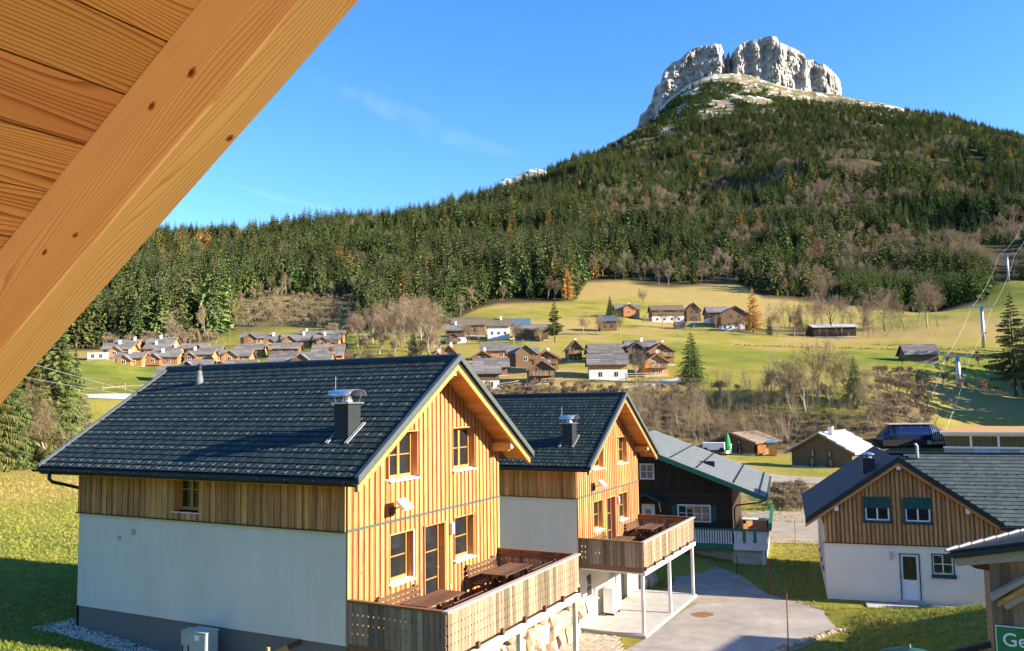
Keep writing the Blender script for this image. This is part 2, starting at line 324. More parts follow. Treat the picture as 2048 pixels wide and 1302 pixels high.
# skylines (crowns of the trees stand above these)
for a in [(-600, 500, 950), (-200, 480, 950), (100, 480, 950), (330, 474, 950), (600, 463, 960), (750, 455, 980), (860, 448, 1000), (930, 418, 1150), (1000, 398, 1250), (1050, 376, 1400), (1100, 355, 1550), (1200, 312, 1850), (1270, 275, 2020),
          (1690, 196, 2000), (1800, 222, 1900), (1900, 242, 1800), (2000, 272, 1680), (2048, 286, 1620), (2300, 340, 1500), (2600, 420, 1300)]: ctl(*a)
CBASE = [(1282, 252), (1309, 219), (1328, 199), (1353, 173), (1375, 162), (1397, 154), (1419, 143), (1441, 139), (1462, 140), (1476, 141.5), (1501, 144), (1528, 152.5), (1555, 161), (1583, 167.5), (1610, 176), (1629, 180), (1682, 182)]
for px, py in CBASE[::2]: ctl(px, py + 6, 2085)
for px, py in [(1310, 240), (1370, 200), (1450, 180), (1540, 190), (1640, 205)]: ctl(px, py, 1960)
# the far sides
for a in [(-200, 620, 1500), (330, 620, 1500), (600, 620, 1500), (860, 560, 1700), (1000, 480, 2200), (1200, 420, 2900), (1500, 380, 3200), (1800, 400, 3000), (2048, 420, 2700), (2400, 500, 2500)]: ctl(*a)
for k in range(14):
    a = R(50 + k * 20)
    for r, z in ((150, 4), (500, 60), (1300, 260), (4000, 350)): cz(r * math.sin(a), r * math.cos(a), z * (1.1 if k < 3 else .8))
_C = np.array(CTRL)
def _k(d): return np.sqrt(d + .5)
_n = len(_C)
_D = ((_C[:, None, :2] - _C[None, :, :2]) ** 2).sum(-1)
_A = np.zeros((_n + 3, _n + 3)); _A[:_n, :_n] = _k(_D) - np.eye(_n) * .06; _A[:_n, _n] = 1; _A[:_n, _n + 1:] = _C[:, :2] / 1000; _A[_n:, :_n] = _A[:_n, _n:].T
_W = np.linalg.solve(_A, np.r_[_C[:, 2], 0, 0, 0])
def pxof(x, y): return 1024 + FPX * np.asarray(x) / np.maximum(np.asarray(y), 1)
FLAT = [(-1.5, 12.6, 29.5, 44.5, -9.42, 2.2), (13.6, 30, 38.6, 47, -9.40, 1.5), (12, 60, 55, 66, -9.82, 3)]
def height(x, y):
    x = np.atleast_1d(np.asarray(x, float)); y = np.atleast_1d(np.asarray(y, float)); z = np.empty_like(x)
    for i in range(0, len(x), 20000):
        X, Yy = x[i:i + 20000], y[i:i + 20000]
        d = (X[:, None] - _C[None, :, 0]) ** 2 + (Yy[:, None] - _C[None, :, 1]) ** 2
        z[i:i + 20000] = _k(d) @ _W[:_n] + _W[_n] + (X * _W[_n + 1] + Yy * _W[_n + 2]) / 1000
    r = np.hypot(x, y)
    rel = 1 + 1.1 * sstep(500, 650, r) * (1 - sstep(1300, 1600, r)) * sstep(950, 1150, pxof(x, y))
    z += sstep(420, 900, r) * (fbm(x / 130, y / 130, seed=3) * 9 - np.abs(fbm(x / 260, y / 420, seed=9, oct=3)) * 12 + 4) * rel * (1 - .6 * sstep(1750, 1950, r))
    z += sstep(25, 60, r) * fbm(x / 14, y / 14, seed=5, oct=3) * .14 + fbm(x / 3, y / 3, seed=6, oct=2) * .025
    for x0, x1, y0, y1, zz, soft in FLAT:
        d = np.maximum(np.maximum(x0 - x, x - x1), np.maximum(y0 - y, y - y1))
        wgt = 1 - sstep(-.2, soft, d); z = z * (1 - wgt) + zz * wgt
    return z
def hz(x, y): return float(height([x], [y])[0])
FE = np.array([(-900, 320), (0, 325), (180, 318), (300, 322), (420, 328), (470, 450), (560, 460), (700, 440), (730, 330), (850, 318), (905, 345), (960, 395), (1000, 412), (1100, 422), (1150, 430), (1175, 505), (1260, 512), (1300, 492), (1350, 490), (1420, 505), (1480, 515), (1530, 470), (1600, 470), (1690, 470), (1760, 455), (1985, 470), (1995, 640), (2040, 640), (2060, 600), (2400, 600)])
def forest_edge(x, y): return np.interp(pxof(x, y), FE[:, 0], FE[:, 1])

az = np.concatenate([np.arange(-36, 35.01, .2), np.arange(38, 323, 4.)])
rr = np.concatenate([[2.5], np.exp(np.arange(math.log(4), math.log(9000), .0155))])
AZ, RR = np.meshgrid(np.radians(az), rr)
GX, GY = (RR * np.sin(AZ)).ravel(), (RR * np.cos(AZ)).ravel()
GZ = height(GX, GY)
na, nr = len(az), len(rr)
idx = np.arange(na * nr).reshape(nr, na)
a0, a1 = idx[:-1], np.roll(idx[:-1], -1, 1); b0, b1 = idx[1:], np.roll(idx[1:], -1, 1)
quads = np.stack([a0, a1, b1, b0], -1).reshape(-1, 4)
me = bpy.data.meshes.new('terrain'); me.from_pydata(np.c_[GX, GY, GZ].tolist(), [], quads.tolist())
me.polygons.foreach_set('use_smooth', [True] * len(me.polygons))
rg = np.hypot(GX, GY); PXg = pxof(GX, GY); fe = forest_edge(GX, GY)
infor = sstep(-12, 6, rg - fe) * (rg > 200)
dry = np.clip(.35 + .45 * fbm(GX / 60, GY / 60, seed=21) + .25 * fbm(GX / 9, GY / 9, seed=22), 0, 1)
dry = np.clip(dry + .34 * sstep(110, 150, rg) * (PXg > 700) + .6 * sstep(415, 470, rg) * sstep(1130, 1170, PXg) * (1 - sstep(1500, 1560, PXg)) + .25 * sstep(60, 90, rg) * (GX < -20) * (1 - sstep(110, 140, rg)) - .6 * (1 - sstep(38, 66, rg)) * sstep(-2, -8, GX) - .35 * (1 - sstep(30, 42, rg)) * sstep(8, 12, GX), 0, 1)
bank = sstep(145, 150, rg) * (1 - sstep(156, 163, rg)) * sstep(780, 1000, PXg) * (1 - sstep(1780, 1830, PXg))
bank = np.maximum(bank, sstep(144, 148, rg) * (1 - sstep(172, 182, rg)) * sstep(1725, 1755, PXg) * (1 - sstep(1835, 1875, PXg)))
bank = np.maximum(bank, sstep(100, 112, rg) * (1 - sstep(132, 140, rg)) * (PXg < 420) * (GY > 0))
bank = np.maximum(bank, sstep(345, 360, rg) * (1 - infor) * sstep(430, 480, PXg) * (1 - sstep(700, 740, PXg)) * .75)
dirt = np.clip(np.maximum(infor, bank * .5), 0, 1)
rock = sstep(1700, 1990, rg) * (GZ > 500)
scree = (1 - sstep(1600, 1700, PXg)) * sstep(2030, 2070, GY) * (GZ > 560) * sstep(-.5, .2, fbm(GX / 30, GY / 30, seed=95, oct=3))
ca = me.color_attributes.new('zone', 'FLOAT_COLOR', 'POINT')
ca.data.foreach_set('color', np.c_[dry, dirt, rock, scree].astype(np.float32).ravel())
m, nt, b = nodes('ground_cover')
at = nt.nodes.new('ShaderNodeAttribute'); at.attribute_name = 'zone'; sp = nt.nodes.new('ShaderNodeSeparateColor'); nt.links.new(at.outputs['Color'], sp.inputs[0])
P = mapping(nt, 'Object')
n1 = noise_tex(nt, P, 1.3, 8, .7); n2 = noise_tex(nt, P, .09, 5, .6); n3 = noise_tex(nt, P, 14, 3, .6); n4 = noise_tex(nt, P, .02, 6, .65)
dr = mth(nt, 'ADD', sp.outputs[0], mth(nt, 'MULTIPLY', mth(nt, 'SUBTRACT', mth(nt, 'ADD', n1, n2), 1.), 1.3), True)
grass = ramp(nt, dr, [(0, (.095, .15, .020)), (.3, (.195, .215, .030)), (.62, (.31, .265, .045)), (1, (.39, .28, .10))])
grass = mixc(nt, mth(nt, 'MULTIPLY', mth(nt, 'SUBTRACT', n3, .35, True), .8), grass, mixc(nt, 1., grass, (.45, .5, .4), 'MULTIPLY'))
floor_c = ramp(nt, n1, [(.3, (.075, .055, .025)), (.55, (.18, .13, .06)), (.8, (.30, .22, .11))])
rockc = ramp(nt, n4, [(.40, (.075, .085, .03)), (.56, (.22, .165, .08)), (.68, (.34, .30, .25))])
snow = ramp(nt, noise_tex(nt, P, .045, 8, .7, .6), [(.54, (0, 0, 0)), (.60, (1, 1, 1))])
deep_c = ramp(nt, n1, [(.3, (.030, .028, .012)), (.6, (.075, .06, .026)), (.85, (.14, .105, .05))])
c = mixc(nt, mth(nt, 'MULTIPLY', sp.outputs[1], 2., True), grass, floor_c); c = mixc(nt, mth(nt, 'SUBTRACT', mth(nt, 'MULTIPLY', sp.outputs[1], 2.), 1., True), c, deep_c); c = mixc(nt, sp.outputs[2], c, rockc)
c = mixc(nt, at.outputs['Alpha'], c, (.50, .46, .40)); c = mixc(nt, mth(nt, 'MULTIPLY', snow, sp.outputs[2]), c, (.75, .77, .80))
nt.links.new(c, b.inputs['Base Color']); b.inputs['Roughness'].default_value = .95; b.inputs['Specular IOR Level'].default_value = .1
bump(nt, b, mth(nt, 'ADD', n3, mth(nt, 'MULTIPLY', n1, 1.4)), .8, .12)
me.materials.append(m); MT['ground'] = m
link('terrain', me)['kind'] = 'structure'

# ------------------------------------------------------------------ limestone summit
ctop = np.array([(290, 720), (292, 660), (340, 622), (355, 585), (385, 572), (388, 500), (405, 450), (432, 432), (455, 440), (457, 360), (480, 322), (530, 272), (580, 256), (640, 196), (700, 166), (770, 150), (850, 135), (885, 140), (903, 190), (914, 245), (924, 255), (931, 235), (940, 186), (950, 240), (957, 262), (962, 210), (1000, 166), (1030, 140), (1080, 115), (1160, 106), (1180, 95), (1240, 79), (1290, 85), (1310, 122), (1350, 141), (1420, 170), (1490, 206), (1508, 258), (1560, 253), (1600, 286), (1640, 286), (1690, 326), (1730, 366), (1755, 402), (1768, 470)], float)
ctop = np.c_[1200 + ctop[:, 0] / 3.657, 50 + ctop[:, 1] / 3.657]
cb = np.array(CBASE, float)
NC, NR = 520, 84
pxs = np.linspace(ctop[0, 0], ctop[-1, 0], NC)
tpy = np.interp(pxs, ctop[:, 0], ctop[:, 1]); bpy_ = np.interp(pxs, cb[:, 0], cb[:, 1])
depth_k = np.array([(1278, 80), (1306, 55), (1325, 20), (1370, 22), (1420, 0), (1440, -6), (1452, 40), (1457, 20), (1461, 45), (1475, 5), (1500, 8), (1525, -2), (1545, -22), (1560, -18), (1578, 10), (1600, 18), (1612, 12), (1628, 40), (1645, 22), (1660, 30), (1684, 70)], float)
dk = np.interp(pxs, depth_k[:, 0], depth_k[:, 1])
rows = []
for j in range(NR + 14):
    t = j / NR
    P3 = []
    for i in range(NC):
        tt = min(t, 1)
        py = bpy_[i] + 26 + (tpy[i] - bpy_[i] - 26) * tt
        P3.append(tuple(atY(pxs[i], py, 2095 + dk[i] * 1.0)))
    A = np.array(P3)
    xw, zw = A[:, 0], A[:, 2]
    fade = sstep(0, .12, 1 - t) if t < 1 else np.zeros(1)
    off = -np.abs(fbm(xw / 46, zw / 180, seed=31, oct=3)) * 15 + fbm(xw / 19, zw / 24, seed=33, oct=5) * 11 - np.abs(vnoise(xw / 11 + zw / 90, zw / 75, seed=36)) * 5 + (np.floor(zw / 17 + fbm(xw / 50, zw / 50, seed=34, oct=2) * .8) % 2) * 1.6 + fbm(xw / 40, zw / 6, seed=37, oct=3) * 1.6 - np.abs(fbm(xw / 7, zw / 22, seed=42, oct=3)) * 5.5 + vnoise(xw / 3, zw / 4, seed=38) * 2.2
    Y = 2095 + dk + off * (.35 + .65 * fade) + 16 * min(t, 1) ** 1.3
    if t <= 1:
        sc_ = Y / A[:, 1]; A = np.c_[A[:, 0] * sc_, Y, A[:, 2] * sc_]
    else:
        back = (j - NR) * 9.
        Y2 = Y + back; A = np.c_[A[:, 0] * Y / A[:, 1], Y2, A[:, 2] * Y / A[:, 1] - .25 * back + vnoise(xw / 9, Y2 / 9, seed=39) * 2.0 - 1]
    rows.append(A)
V3 = np.concatenate(rows); ii = np.arange(len(V3)).reshape(-1, NC)
qd = np.stack([ii[:-1, :-1], ii[:-1, 1:], ii[1:, 1:], ii[1:, :-1]], -1).reshape(-1, 4)
me = bpy.data.meshes.new('cliff'); me.from_pydata(V3.tolist(), [], qd.tolist())
m, nt, b = nodes('limestone_cliff')
P = mapping(nt, 'Object', (1, 1, .35)); Q = mapping(nt, 'Object', (.25, .25, 1.4))
r1 = noise_tex(nt, P, .06, 8, .65); r2 = noise_tex(nt, Q, .09, 6, .6); r3 = noise_tex(nt, P, .3, 5, .7)
col = ramp(nt, mth(nt, 'ADD', mth(nt, 'MULTIPLY', r1, .55), mth(nt, 'MULTIPLY', r2, .45)), [(.34, (.36, .335, .30)), (.5, (.52, .49, .45)), (.66, (.63, .60, .55))])
col = mixc(nt, mth(nt, 'MULTIPLY', ramp(nt, r3, [(.55, (0, 0, 0)), (.72, (1, 1, 1))]), .3), col, (.24, .22, .20))
g = nt.nodes.new('ShaderNodeNewGeometry'); sx = nt.nodes.new('ShaderNodeSeparateXYZ'); nt.links.new(g.outputs['Normal'], sx.inputs[0])
sn = mth(nt, 'GREATER_THAN', mth(nt, 'ADD', sx.outputs[2], mth(nt, 'MULTIPLY', r3, .3)), .98)
col = mixc(nt, sn, col, (.72, .74, .78))
nt.links.new(col, b.inputs['Base Color']); b.inputs['Roughness'].default_value = .95; b.inputs['Specular IOR Level'].default_value = .1
bump(nt, b, mth(nt, 'ADD', r3, r2), 1., 9.)
me.materials.append(m)
link('mountain', me)['kind'] = 'structure'
MT['cliff'] = m
# ------------------------------------------------------------------ trees: meshes
def leafmat(name, c1, c2, var=.35, hue=.02, trans=.25, scale=.25):
    m, nt, b = nodes(name)
    f = noise_tex(nt, mapping(nt, 'Object'), 1.1, 3)
    col = ramp(nt, f, [(.3, c2), (.7, c1)])
    oi = nt.nodes.new('ShaderNodeObjectInfo'); g = nt.nodes.new('ShaderNodeNewGeometry')
    h = nt.nodes.new('ShaderNodeHueSaturation'); nt.links.new(col, h.inputs['Color'])
    v = mth(nt, 'ADD', mth(nt, 'MULTIPLY', oi.outputs['Random'], 2 * var), mth(nt, 'MULTIPLY', g.outputs['Random Per Island'], .5))
    nt.links.new(mth(nt, 'ADD', v, .75 - var), h.inputs['Value'])
    nt.links.new(mth(nt, 'ADD', mth(nt, 'MULTIPLY', mth(nt, 'FRACT', mth(nt, 'MULTIPLY', oi.outputs['Random'], 9.7)), 2 * hue), .5 - hue), h.inputs['Hue'])
    nt.links.new(h.outputs[0], b.inputs['Base Color']); b.inputs['Roughness'].default_value = .8; b.inputs['Specular IOR Level'].default_value = .15
    return m
MT['needles'] = leafmat('spruce_needles', (.165, .20, .056), (.068, .10, .032), .45, .035)
MT['needles_y'] = leafmat('young_spruce_needles', (.16, .22, .042), (.095, .145, .032), .25)
MT['needles_o'] = leafmat('olive_needles', (.20, .205, .058), (.105, .11, .034), .3)
MT['larchneedle'] = leafmat('autumn_larch_needles', (.62, .37, .10), (.44, .24, .06), .2, .015)
MT['twig'] = leafmat('bare_twigs', (.33, .255, .16), (.21, .155, .092), .22, .015)
MT['bark'] = M('bark', (.13, .10, .075), (.07, .052, .04), 8, (1, 1, .3), rough=.95, bmp=.5, bdist=.03)
MT['barkpale'] = M('pale_bark', (.40, .35, .28), (.24, .20, .155), 8, (1, 1, .3), rough=.95)
MT['deadtwig'] = M('dry_twig', (.26, .21, .15), (.16, .12, .09), 5, rough=.95)

def spruce(seed, h=1., wid=.16, whorls=22, per=8, sub=5, bare=.08, droop=.55, ragged=.25):
    """unit-height conifer: material 0 bark, 1 needles"""
    r = random.Random(seed); mb = MB()
    mb.tube([(0, 0, -.02), (.002, 0, .3), (0, .002, .65), (0, 0, .985)], [.014, .011, .006, .001], 5, 0)
    for k in range(whorls):
        t = k / (whorls - 1); z = bare + (1 - bare) * (t ** .92) * .985
        prof = (1 - t) ** .8 * (.55 + .45 * min(1, t * 6 + .3))
        n = max(4, int(per * (1 - .45 * t)))
        a0 = r.random() * 6.28
        for j in range(n):
            a = a0 + 6.283 * j / n + r.uniform(-.3, .3)
            L = wid * prof * r.uniform(1 - ragged, 1 + ragged) + .006
            ca, sa = math.cos(a), math.sin(a)
            zz = z + r.uniform(-.012, .012)
            dr = L * droop * r.uniform(.6, 1.3) * (1 - .8 * t)
            def pt(s, side=0., up=0.):
                rad = L * s; zd = zz - dr * s * s + up
                return (ca * rad - sa * side, sa * rad + ca * side, zd)
            wv = L * .42
            # spine strip with hanging sprays
            mb.quad(pt(0, -.004), pt(.55, -wv * .5, -.004), pt(1, 0), pt(.55, wv * .5, -.004), 1)
            for q in range(sub):
                s = .25 + .75 * (q + r.random()) / sub; sd = (1 if q % 2 else -1)
                ww = wv * (1.25 - .7 * s) * r.uniform(.7, 1.3)
                mb.tri(pt(max(0, s - .22)), pt(s + .05, sd * ww, -L * .10 * r.uniform(.2, 1.4)), pt(min(1, s + .10)), 1)
                mb.tri(pt(s - .16), pt(s, sd * ww * .35, -L * .34 * r.uniform(.6, 1.3)), pt(min(1, s + .14)), 1)
    return mb
def fine_spruce(seed, wid=.22, whorls=40, per=11, sub=22, bare=.04, droop=.5, ragged=.35, tw=.012):
    r = random.Random(seed); mb = MB()
    mb.tube([(0, 0, -.02), (.003, 0, .3), (0, .003, .65), (0, 0, .985)], [.014, .011, .006, .001], 7, 0)
    for k in range(whorls):
        t = k / (whorls - 1); z = bare + (1 - bare) * (t ** .95) * .985; prof = (1 - t) ** .85 * (.5 + .5 * min(1, t * 5 + .3)); n = max(5, int(per * (1 - .4 * t))); a0 = r.random() * 6.28
        for j in range(n):
            a = a0 + 6.283 * j / n + r.uniform(-.3, .3); L = wid * prof * r.uniform(1 - ragged, 1 + ragged * .6) + .008; ca, sa = math.cos(a), math.sin(a); zz = z + r.uniform(-.01, .01); dr = L * droop * r.uniform(.5, 1.3) * (1 - .8 * t)
            def pt(s, side=0., up=0.): return (ca * L * s - sa * side, sa * L * s + ca * side, zz - dr * s * s * (1.25 - .45 * s) + up)
            mb.tri(pt(0, -.0016), pt(0, .0016), pt(.98), 0)
            for q in range(sub):
                s = .12 + .88 * (q + r.random()) / sub; sd = 1 if q % 2 else -1; ln = L * .36 * (1.15 - .75 * s) * r.uniform(.6, 1.25) + .006
                b0, b1 = pt(s), pt(min(1.0, s + tw / L * .6 + .03)); tip = pt(s + ln * .45 / L, sd * ln * r.uniform(.5, 1), -ln * r.uniform(.1, .9))
                mb.tri(b0, b1, tip, 1); tip2 = pt(s + ln * .2 / L, sd * ln * r.uniform(0, .3), -ln * r.uniform(.5, 1.0)); mb.tri(b0, b1, tip2, 1)
    return mb
def bare_tree(seed, levels=4, spread=.55, kids=4, trunk=.32, lean=.05, up=.25, rad=.018, twig=.0022, twigs=7, bark=0):
    """unit-height leafless tree: material 0 bark, 1 twigs"""
    r = random.Random(seed); mb = MB()
    def rot(d, ang, az):
        d = d.normalized(); a = d.cross(Vector((.3, .9, .2))).normalized(); b = d.cross(a)
        return (d * math.cos(ang) + (a * math.cos(az) + b * math.sin(az)) * math.sin(ang)).normalized()
    def grow(p, d, L, rd, lv):
        n = 3 if lv < 2 else 2; pts = [p]; rs = [rd]
        for i in range(n):
            d = (d + Vector((r.uniform(-.18, .18), r.uniform(-.18, .18), r.uniform(-.02, .12) + up * .12))).normalized()
            p = p + d * (L / n); pts.append(p); rs.append(rd * (1 - .45 * (i + 1) / n))
        mb.tube(pts, rs, 5 if lv == 0 else 3, 0 if lv < 2 else 1, cap=False)
        if lv >= levels:
            for q in range(twigs):
                b = pts[-1] + (pts[-2] - pts[-1]) * r.random(); e = b + rot(d, r.uniform(.2, 1.1), r.uniform(0, 6.28)) * L * r.uniform(.5, 1.1)
                s = Vector((r.uniform(-1, 1), r.uniform(-1, 1), r.uniform(-1, 1))).normalized() * twig
                mb.tri(b - s, b + s, e, 1)
            return
        m = kids + (1 if lv == 0 else 0)
        for q in range(m):
            f = r.uniform(.35, 1) if q else 1
            if lv == 0: f = r.uniform(.5, 1) if q else 1
            i = min(int(f * n), n - 1); fr = f * n - i; b = pts[i].lerp(pts[i + 1], fr)
            ang = r.uniform(.25, spread) if q else r.uniform(0, .2)
            grow(b, rot(d, ang, 6.28 * q / m + r.uniform(-.5, .5)), L * r.uniform(.55, .8), rs[-1] * .62, lv + 1)
    grow(Vector((0, 0, 0)), Vector((lean, 0, 1)), trunk, rad, 0)
    zs = max(v[2] for v in mb.v); mb.v = [(x / zs, y / zs, z / zs) for x, y, z in mb.v]
    return mb
TW = {}
TW['spruce'] = [spruce(i, wid=.17 + .03 * (i % 4), whorls=(16, 19, 17, 15, 20, 14)[i], per=8, sub=4, ragged=.2 + .08 * (i % 3), bare=.04 + .05 * (i % 3)).mesh('spruce_tree', [MT['bark'], MT['needles']]) for i in range(6)]
TW['young'] = [spruce(20 + i, wid=.25, whorls=14, per=7, sub=3, bare=.02).mesh('young_spruce', [MT['bark'], MT['needles_y']]) for i in range(2)]
TW['larch'] = [spruce(30 + i, wid=.2, whorls=16, per=6, sub=2, bare=.12, droop=.25, ragged=.4).mesh('larch_tree', [MT['bark'], MT['larchneedle']]) for i in range(2)]
TW['bare'] = [bare_tree(40 + i, levels=4, spread=.62, kids=4, twigs=7, twig=.0022).mesh('bare_tree', [MT['barkpale'], MT['twig']]) for i in range(4)]
TW['thin'] = [bare_tree(50 + i, levels=3, spread=.38, kids=4, trunk=.5, twigs=5, rad=.013, twig=.0013).mesh('bare_sapling', [MT['barkpale'], MT['twig']]) for i in range(4)]
TW['shrub'] = [bare_tree(60 + i, levels=3, spread=.9, kids=5, trunk=.12, twigs=7, rad=.014, twig=.0035).mesh('bare_shrub', [MT['deadtwig'], MT['twig']]) for i in range(2)]

def scatter(name, label, pts, rots, scls, ids, meshes, cat=None):
    """one object of many small instances; kind = stuff"""
    pc = bpy.data.collections.new(name + '_sources')
    for i, me in enumerate(meshes): pc.objects.link(bpy.data.objects.new('%s_source_%02d' % (name, i), me))
    me = bpy.data.meshes.new(name); me.from_pydata([tuple(p) for p in pts], [], [])
    for an, ty, dat in (('rot', 'FLOAT', rots), ('scl', 'FLOAT', scls), ('idx', 'INT', ids)):
        a = me.attributes.new(an, ty, 'POINT'); a.data.foreach_set('value', np.asarray(dat, np.int32 if ty == 'INT' else np.float32))
    ob = link(name, me); tag(ob, label, cat, kind='stuff')
    ng = bpy.data.node_groups.new(name + '_scatter', 'GeometryNodeTree')
    ng.interface.new_socket('Geometry', in_out='INPUT', socket_type='NodeSocketGeometry'); ng.interface.new_socket('Geometry', in_out='OUTPUT', socket_type='NodeSocketGeometry')
    gi, go = ng.nodes.new('NodeGroupInput'), ng.nodes.new('NodeGroupOutput')
    ci = ng.nodes.new('GeometryNodeCollectionInfo'); ci.inputs['Collection'].default_value = pc; ci.inputs['Separate Children'].default_value = True; ci.inputs['Reset Children'].default_value = True
    ip = ng.nodes.new('GeometryNodeInstanceOnPoints'); ip.inputs['Pick Instance'].default_value = True
    def attr(n, ty):
        a = ng.nodes.new('GeometryNodeInputNamedAttribute'); a.data_type = ty; a.inputs['Name'].default_value = n; return a.outputs['Attribute']
    cx = ng.nodes.new('ShaderNodeCombineXYZ'); L = ng.links.new
    L(attr('rot', 'FLOAT'), cx.inputs[2]); L(gi.outputs[0], ip.inputs['Points']); L(ci.outputs[0], ip.inputs['Instance']); L(attr('idx', 'INT'), ip.inputs['Instance Index'])
    rv = ng.nodes.new('FunctionNodeRandomValue'); rv.data_type = 'FLOAT'; rv.inputs[2].default_value = .78; rv.inputs[3].default_value = 1.35
    vm = ng.nodes.new('ShaderNodeVectorMath'); vm.operation = 'SCALE'; cs = ng.nodes.new('ShaderNodeCombineXYZ'); cs.inputs[2].default_value = 1
    L(rv.outputs[1], cs.inputs[0]); L(rv.outputs[1], cs.inputs[1]); L(cs.outputs[0], vm.inputs[0]); L(attr('scl', 'FLOAT'), vm.inputs['Scale'])
    L(cx.outputs[0], ip.inputs['Rotation']); L(vm.outputs[0], ip.inputs['Scale']); L(ip.outputs[0], go.inputs[0])
    ob.modifiers.new('scatter', 'NODES').node_group = ng
    return ob

# ------------------------------------------------------------------ the wooded slopes
rng = np.random.default_rng(5)
FOREST_SRC = TW['spruce'] + TW['young'] + TW['larch'] + TW['bare']     # 0-5, 6-7, 8-9, 10-13
fx, fy, fr, fs, fi = [], [], [], [], []
def plant_sector(n, r0, r1, a0, a1):
    r = np.sqrt(rng.uniform(r0 ** 2, r1 ** 2, n)); a = np.radians(rng.uniform(a0, a1, n))
    return r * np.sin(a), r * np.cos(a)
EDGE = []          # front rank: single trees
for r0, r1, sp in ((300, 700, 6.0), (700, 1150, 7.0), (1150, 2080, 8.2)):
    area = (r1 ** 2 - r0 ** 2) / 2 * R(69)
    x, y = plant_sector(int(area / sp ** 2), r0, r1, -36, 33.5)
    # drop near-coincident trees by a jittered cell grid
    cell = np.floor(x / (sp * .8)).astype(np.int64) * 100003 + np.floor(y / (sp * .8)).astype(np.int64)
    _, keep = np.unique(cell, return_index=True); x, y = x[keep], y[keep]
    rg_ = np.hypot(x, y); px = pxof(x, y); fe_ = forest_edge(x, y); dd = rg_ - fe_
    z = height(x, y)
    ok = dd > rng.uniform(0, 8, len(x))
    # beyond the left crest and high under the cliff there are none
    crest = np.interp(px, [-900, 860, 930, 1000, 1050, 1100, 1200, 1280, 1690, 1800, 1900, 2000, 2400], [1010, 1050, 1200, 1310, 1460, 1620, 1900, 2010, 2020, 1930, 1830, 1720, 1600])
    ok &= y < crest * 1.03
    pyx = 651 - FPX * (z / y) + FPX * .0883            # approximate picture height, only to find the bare ground under the cliff
    belt = sstep(1640, 1900, y) * sstep(1260, 1330, px) * (1 - sstep(1600, 1680, px))
    ok &= rng.random(len(x)) > belt * .93
    gl = fbm(x / 70, y / 110, seed=41, oct=3)
    glade = (gl > .8) & (px > 1150) & (rg_ > 600); ok &= ~(glade & (rng.random(len(x)) < .8))
    ok &= ~((px > 1975) & (px < 2060) & (y > 560) & (y < 640))
    ok &= ~((px > 1990) & (y > 1250) & (y < 1420) & (px < 2030))
    x, y, z, px, dd, rg_ = x[ok], y[ok], z[ok], px[ok], dd[ok], rg_[ok]
    n = len(x); kind = rng.integers(0, 6, n)
    dn = fbm(x / 48, y / 48, seed=51, oct=4) + .35 * fbm(x / 160, y / 160, seed=53, oct=2)
    right = sstep(1120, 1320, px)
    pb = np.clip((dn - .12 + .22 * right) * 2.4, 0, .85) * (.12 + .88 * right) * (1 - .75 * sstep(950, 1500, y))
    pb = np.maximum(pb, np.where((dd < 45) & (px > 1150), .4, 0)); pb = np.maximum(pb, np.where((dd < 16) & (px < 1150), .3, 0))
    block = (px > 1690) & (px < 1990) & (dd < 105)
    isb = (rng.random(n) < pb) & ~block
    pl = .012 + .05 * (vnoise(x / 60, y / 60, seed=61) > .45) + .09 * ((px > 300) & (px < 520) & (dd > 330))
    isl = (rng.random(n) < pl) & ~isb & ~block
    yg = (((fbm(x / 90, y / 90, seed=71, oct=2) > .2) & (rng.random(n) < .7)) | block) & ~isb & ~isl
    kind[yg] = 6 + rng.integers(0, 2, yg.sum()); kind[isl] = 8 + rng.integers(0, 2, isl.sum()); kind[isb] = 10 + rng.integers(0, 4, isb.sum())
    s = rng.uniform(14, 29, n) * (1 - .3 * sstep(1300, 2000, y)); s[yg] = rng.uniform(12, 17, yg.sum()); s[isb] = rng.uniform(11, 17, isb.sum()); s[isl] *= .85
    s *= np.where(dd < 12, .85, 1) * (1 + .25 * fbm(x / 120, y / 120, seed=77, oct=2)); s[block] = rng.uniform(15, 18, block.sum())
    edge = (dd < 13) & (px > 150) & (px < 2040) & (r0 == 300)
    for i in np.nonzero(edge)[0]: EDGE.append((x[i], y[i], z[i], s[i], int(kind[i]), px[i]))
    k = ~edge
    fx.append(x[k]); fy.append(y[k]); fr.append(rng.uniform(0, 6.28, k.sum())); fs.append(s[k]); fi.append(kind[k])
# the close young plantation
px_ = rng.uniform(1690, 1984, 2600); Y_ = rng.uniform(452, 575, 2600); x_ = (px_ - 1024) / FPX * Y_
cell = np.floor(x_ / 2.6).astype(np.int64) * 100003 + np.floor(Y_ / 2.6).astype(np.int64); _, kp = np.unique(cell, return_index=True)
fx.append(x_[kp]); fy.append(Y_[kp]); fr.append(rng.uniform(0, 6.28, len(kp))); fs.append(rng.uniform(12, 16, len(kp))); fi.append(6 + rng.integers(0, 2, len(kp)))
fx, fy, fr, fs, fi = [np.concatenate(a) for a in (fx, fy, fr, fs, fi)]
fz = height(fx, fy) - .4
scatter('forest', 'dense spruce forest with bare and golden trees covering the slopes', np.c_[fx, fy, fz], fr, fs, fi, FOREST_SRC, 'forest')
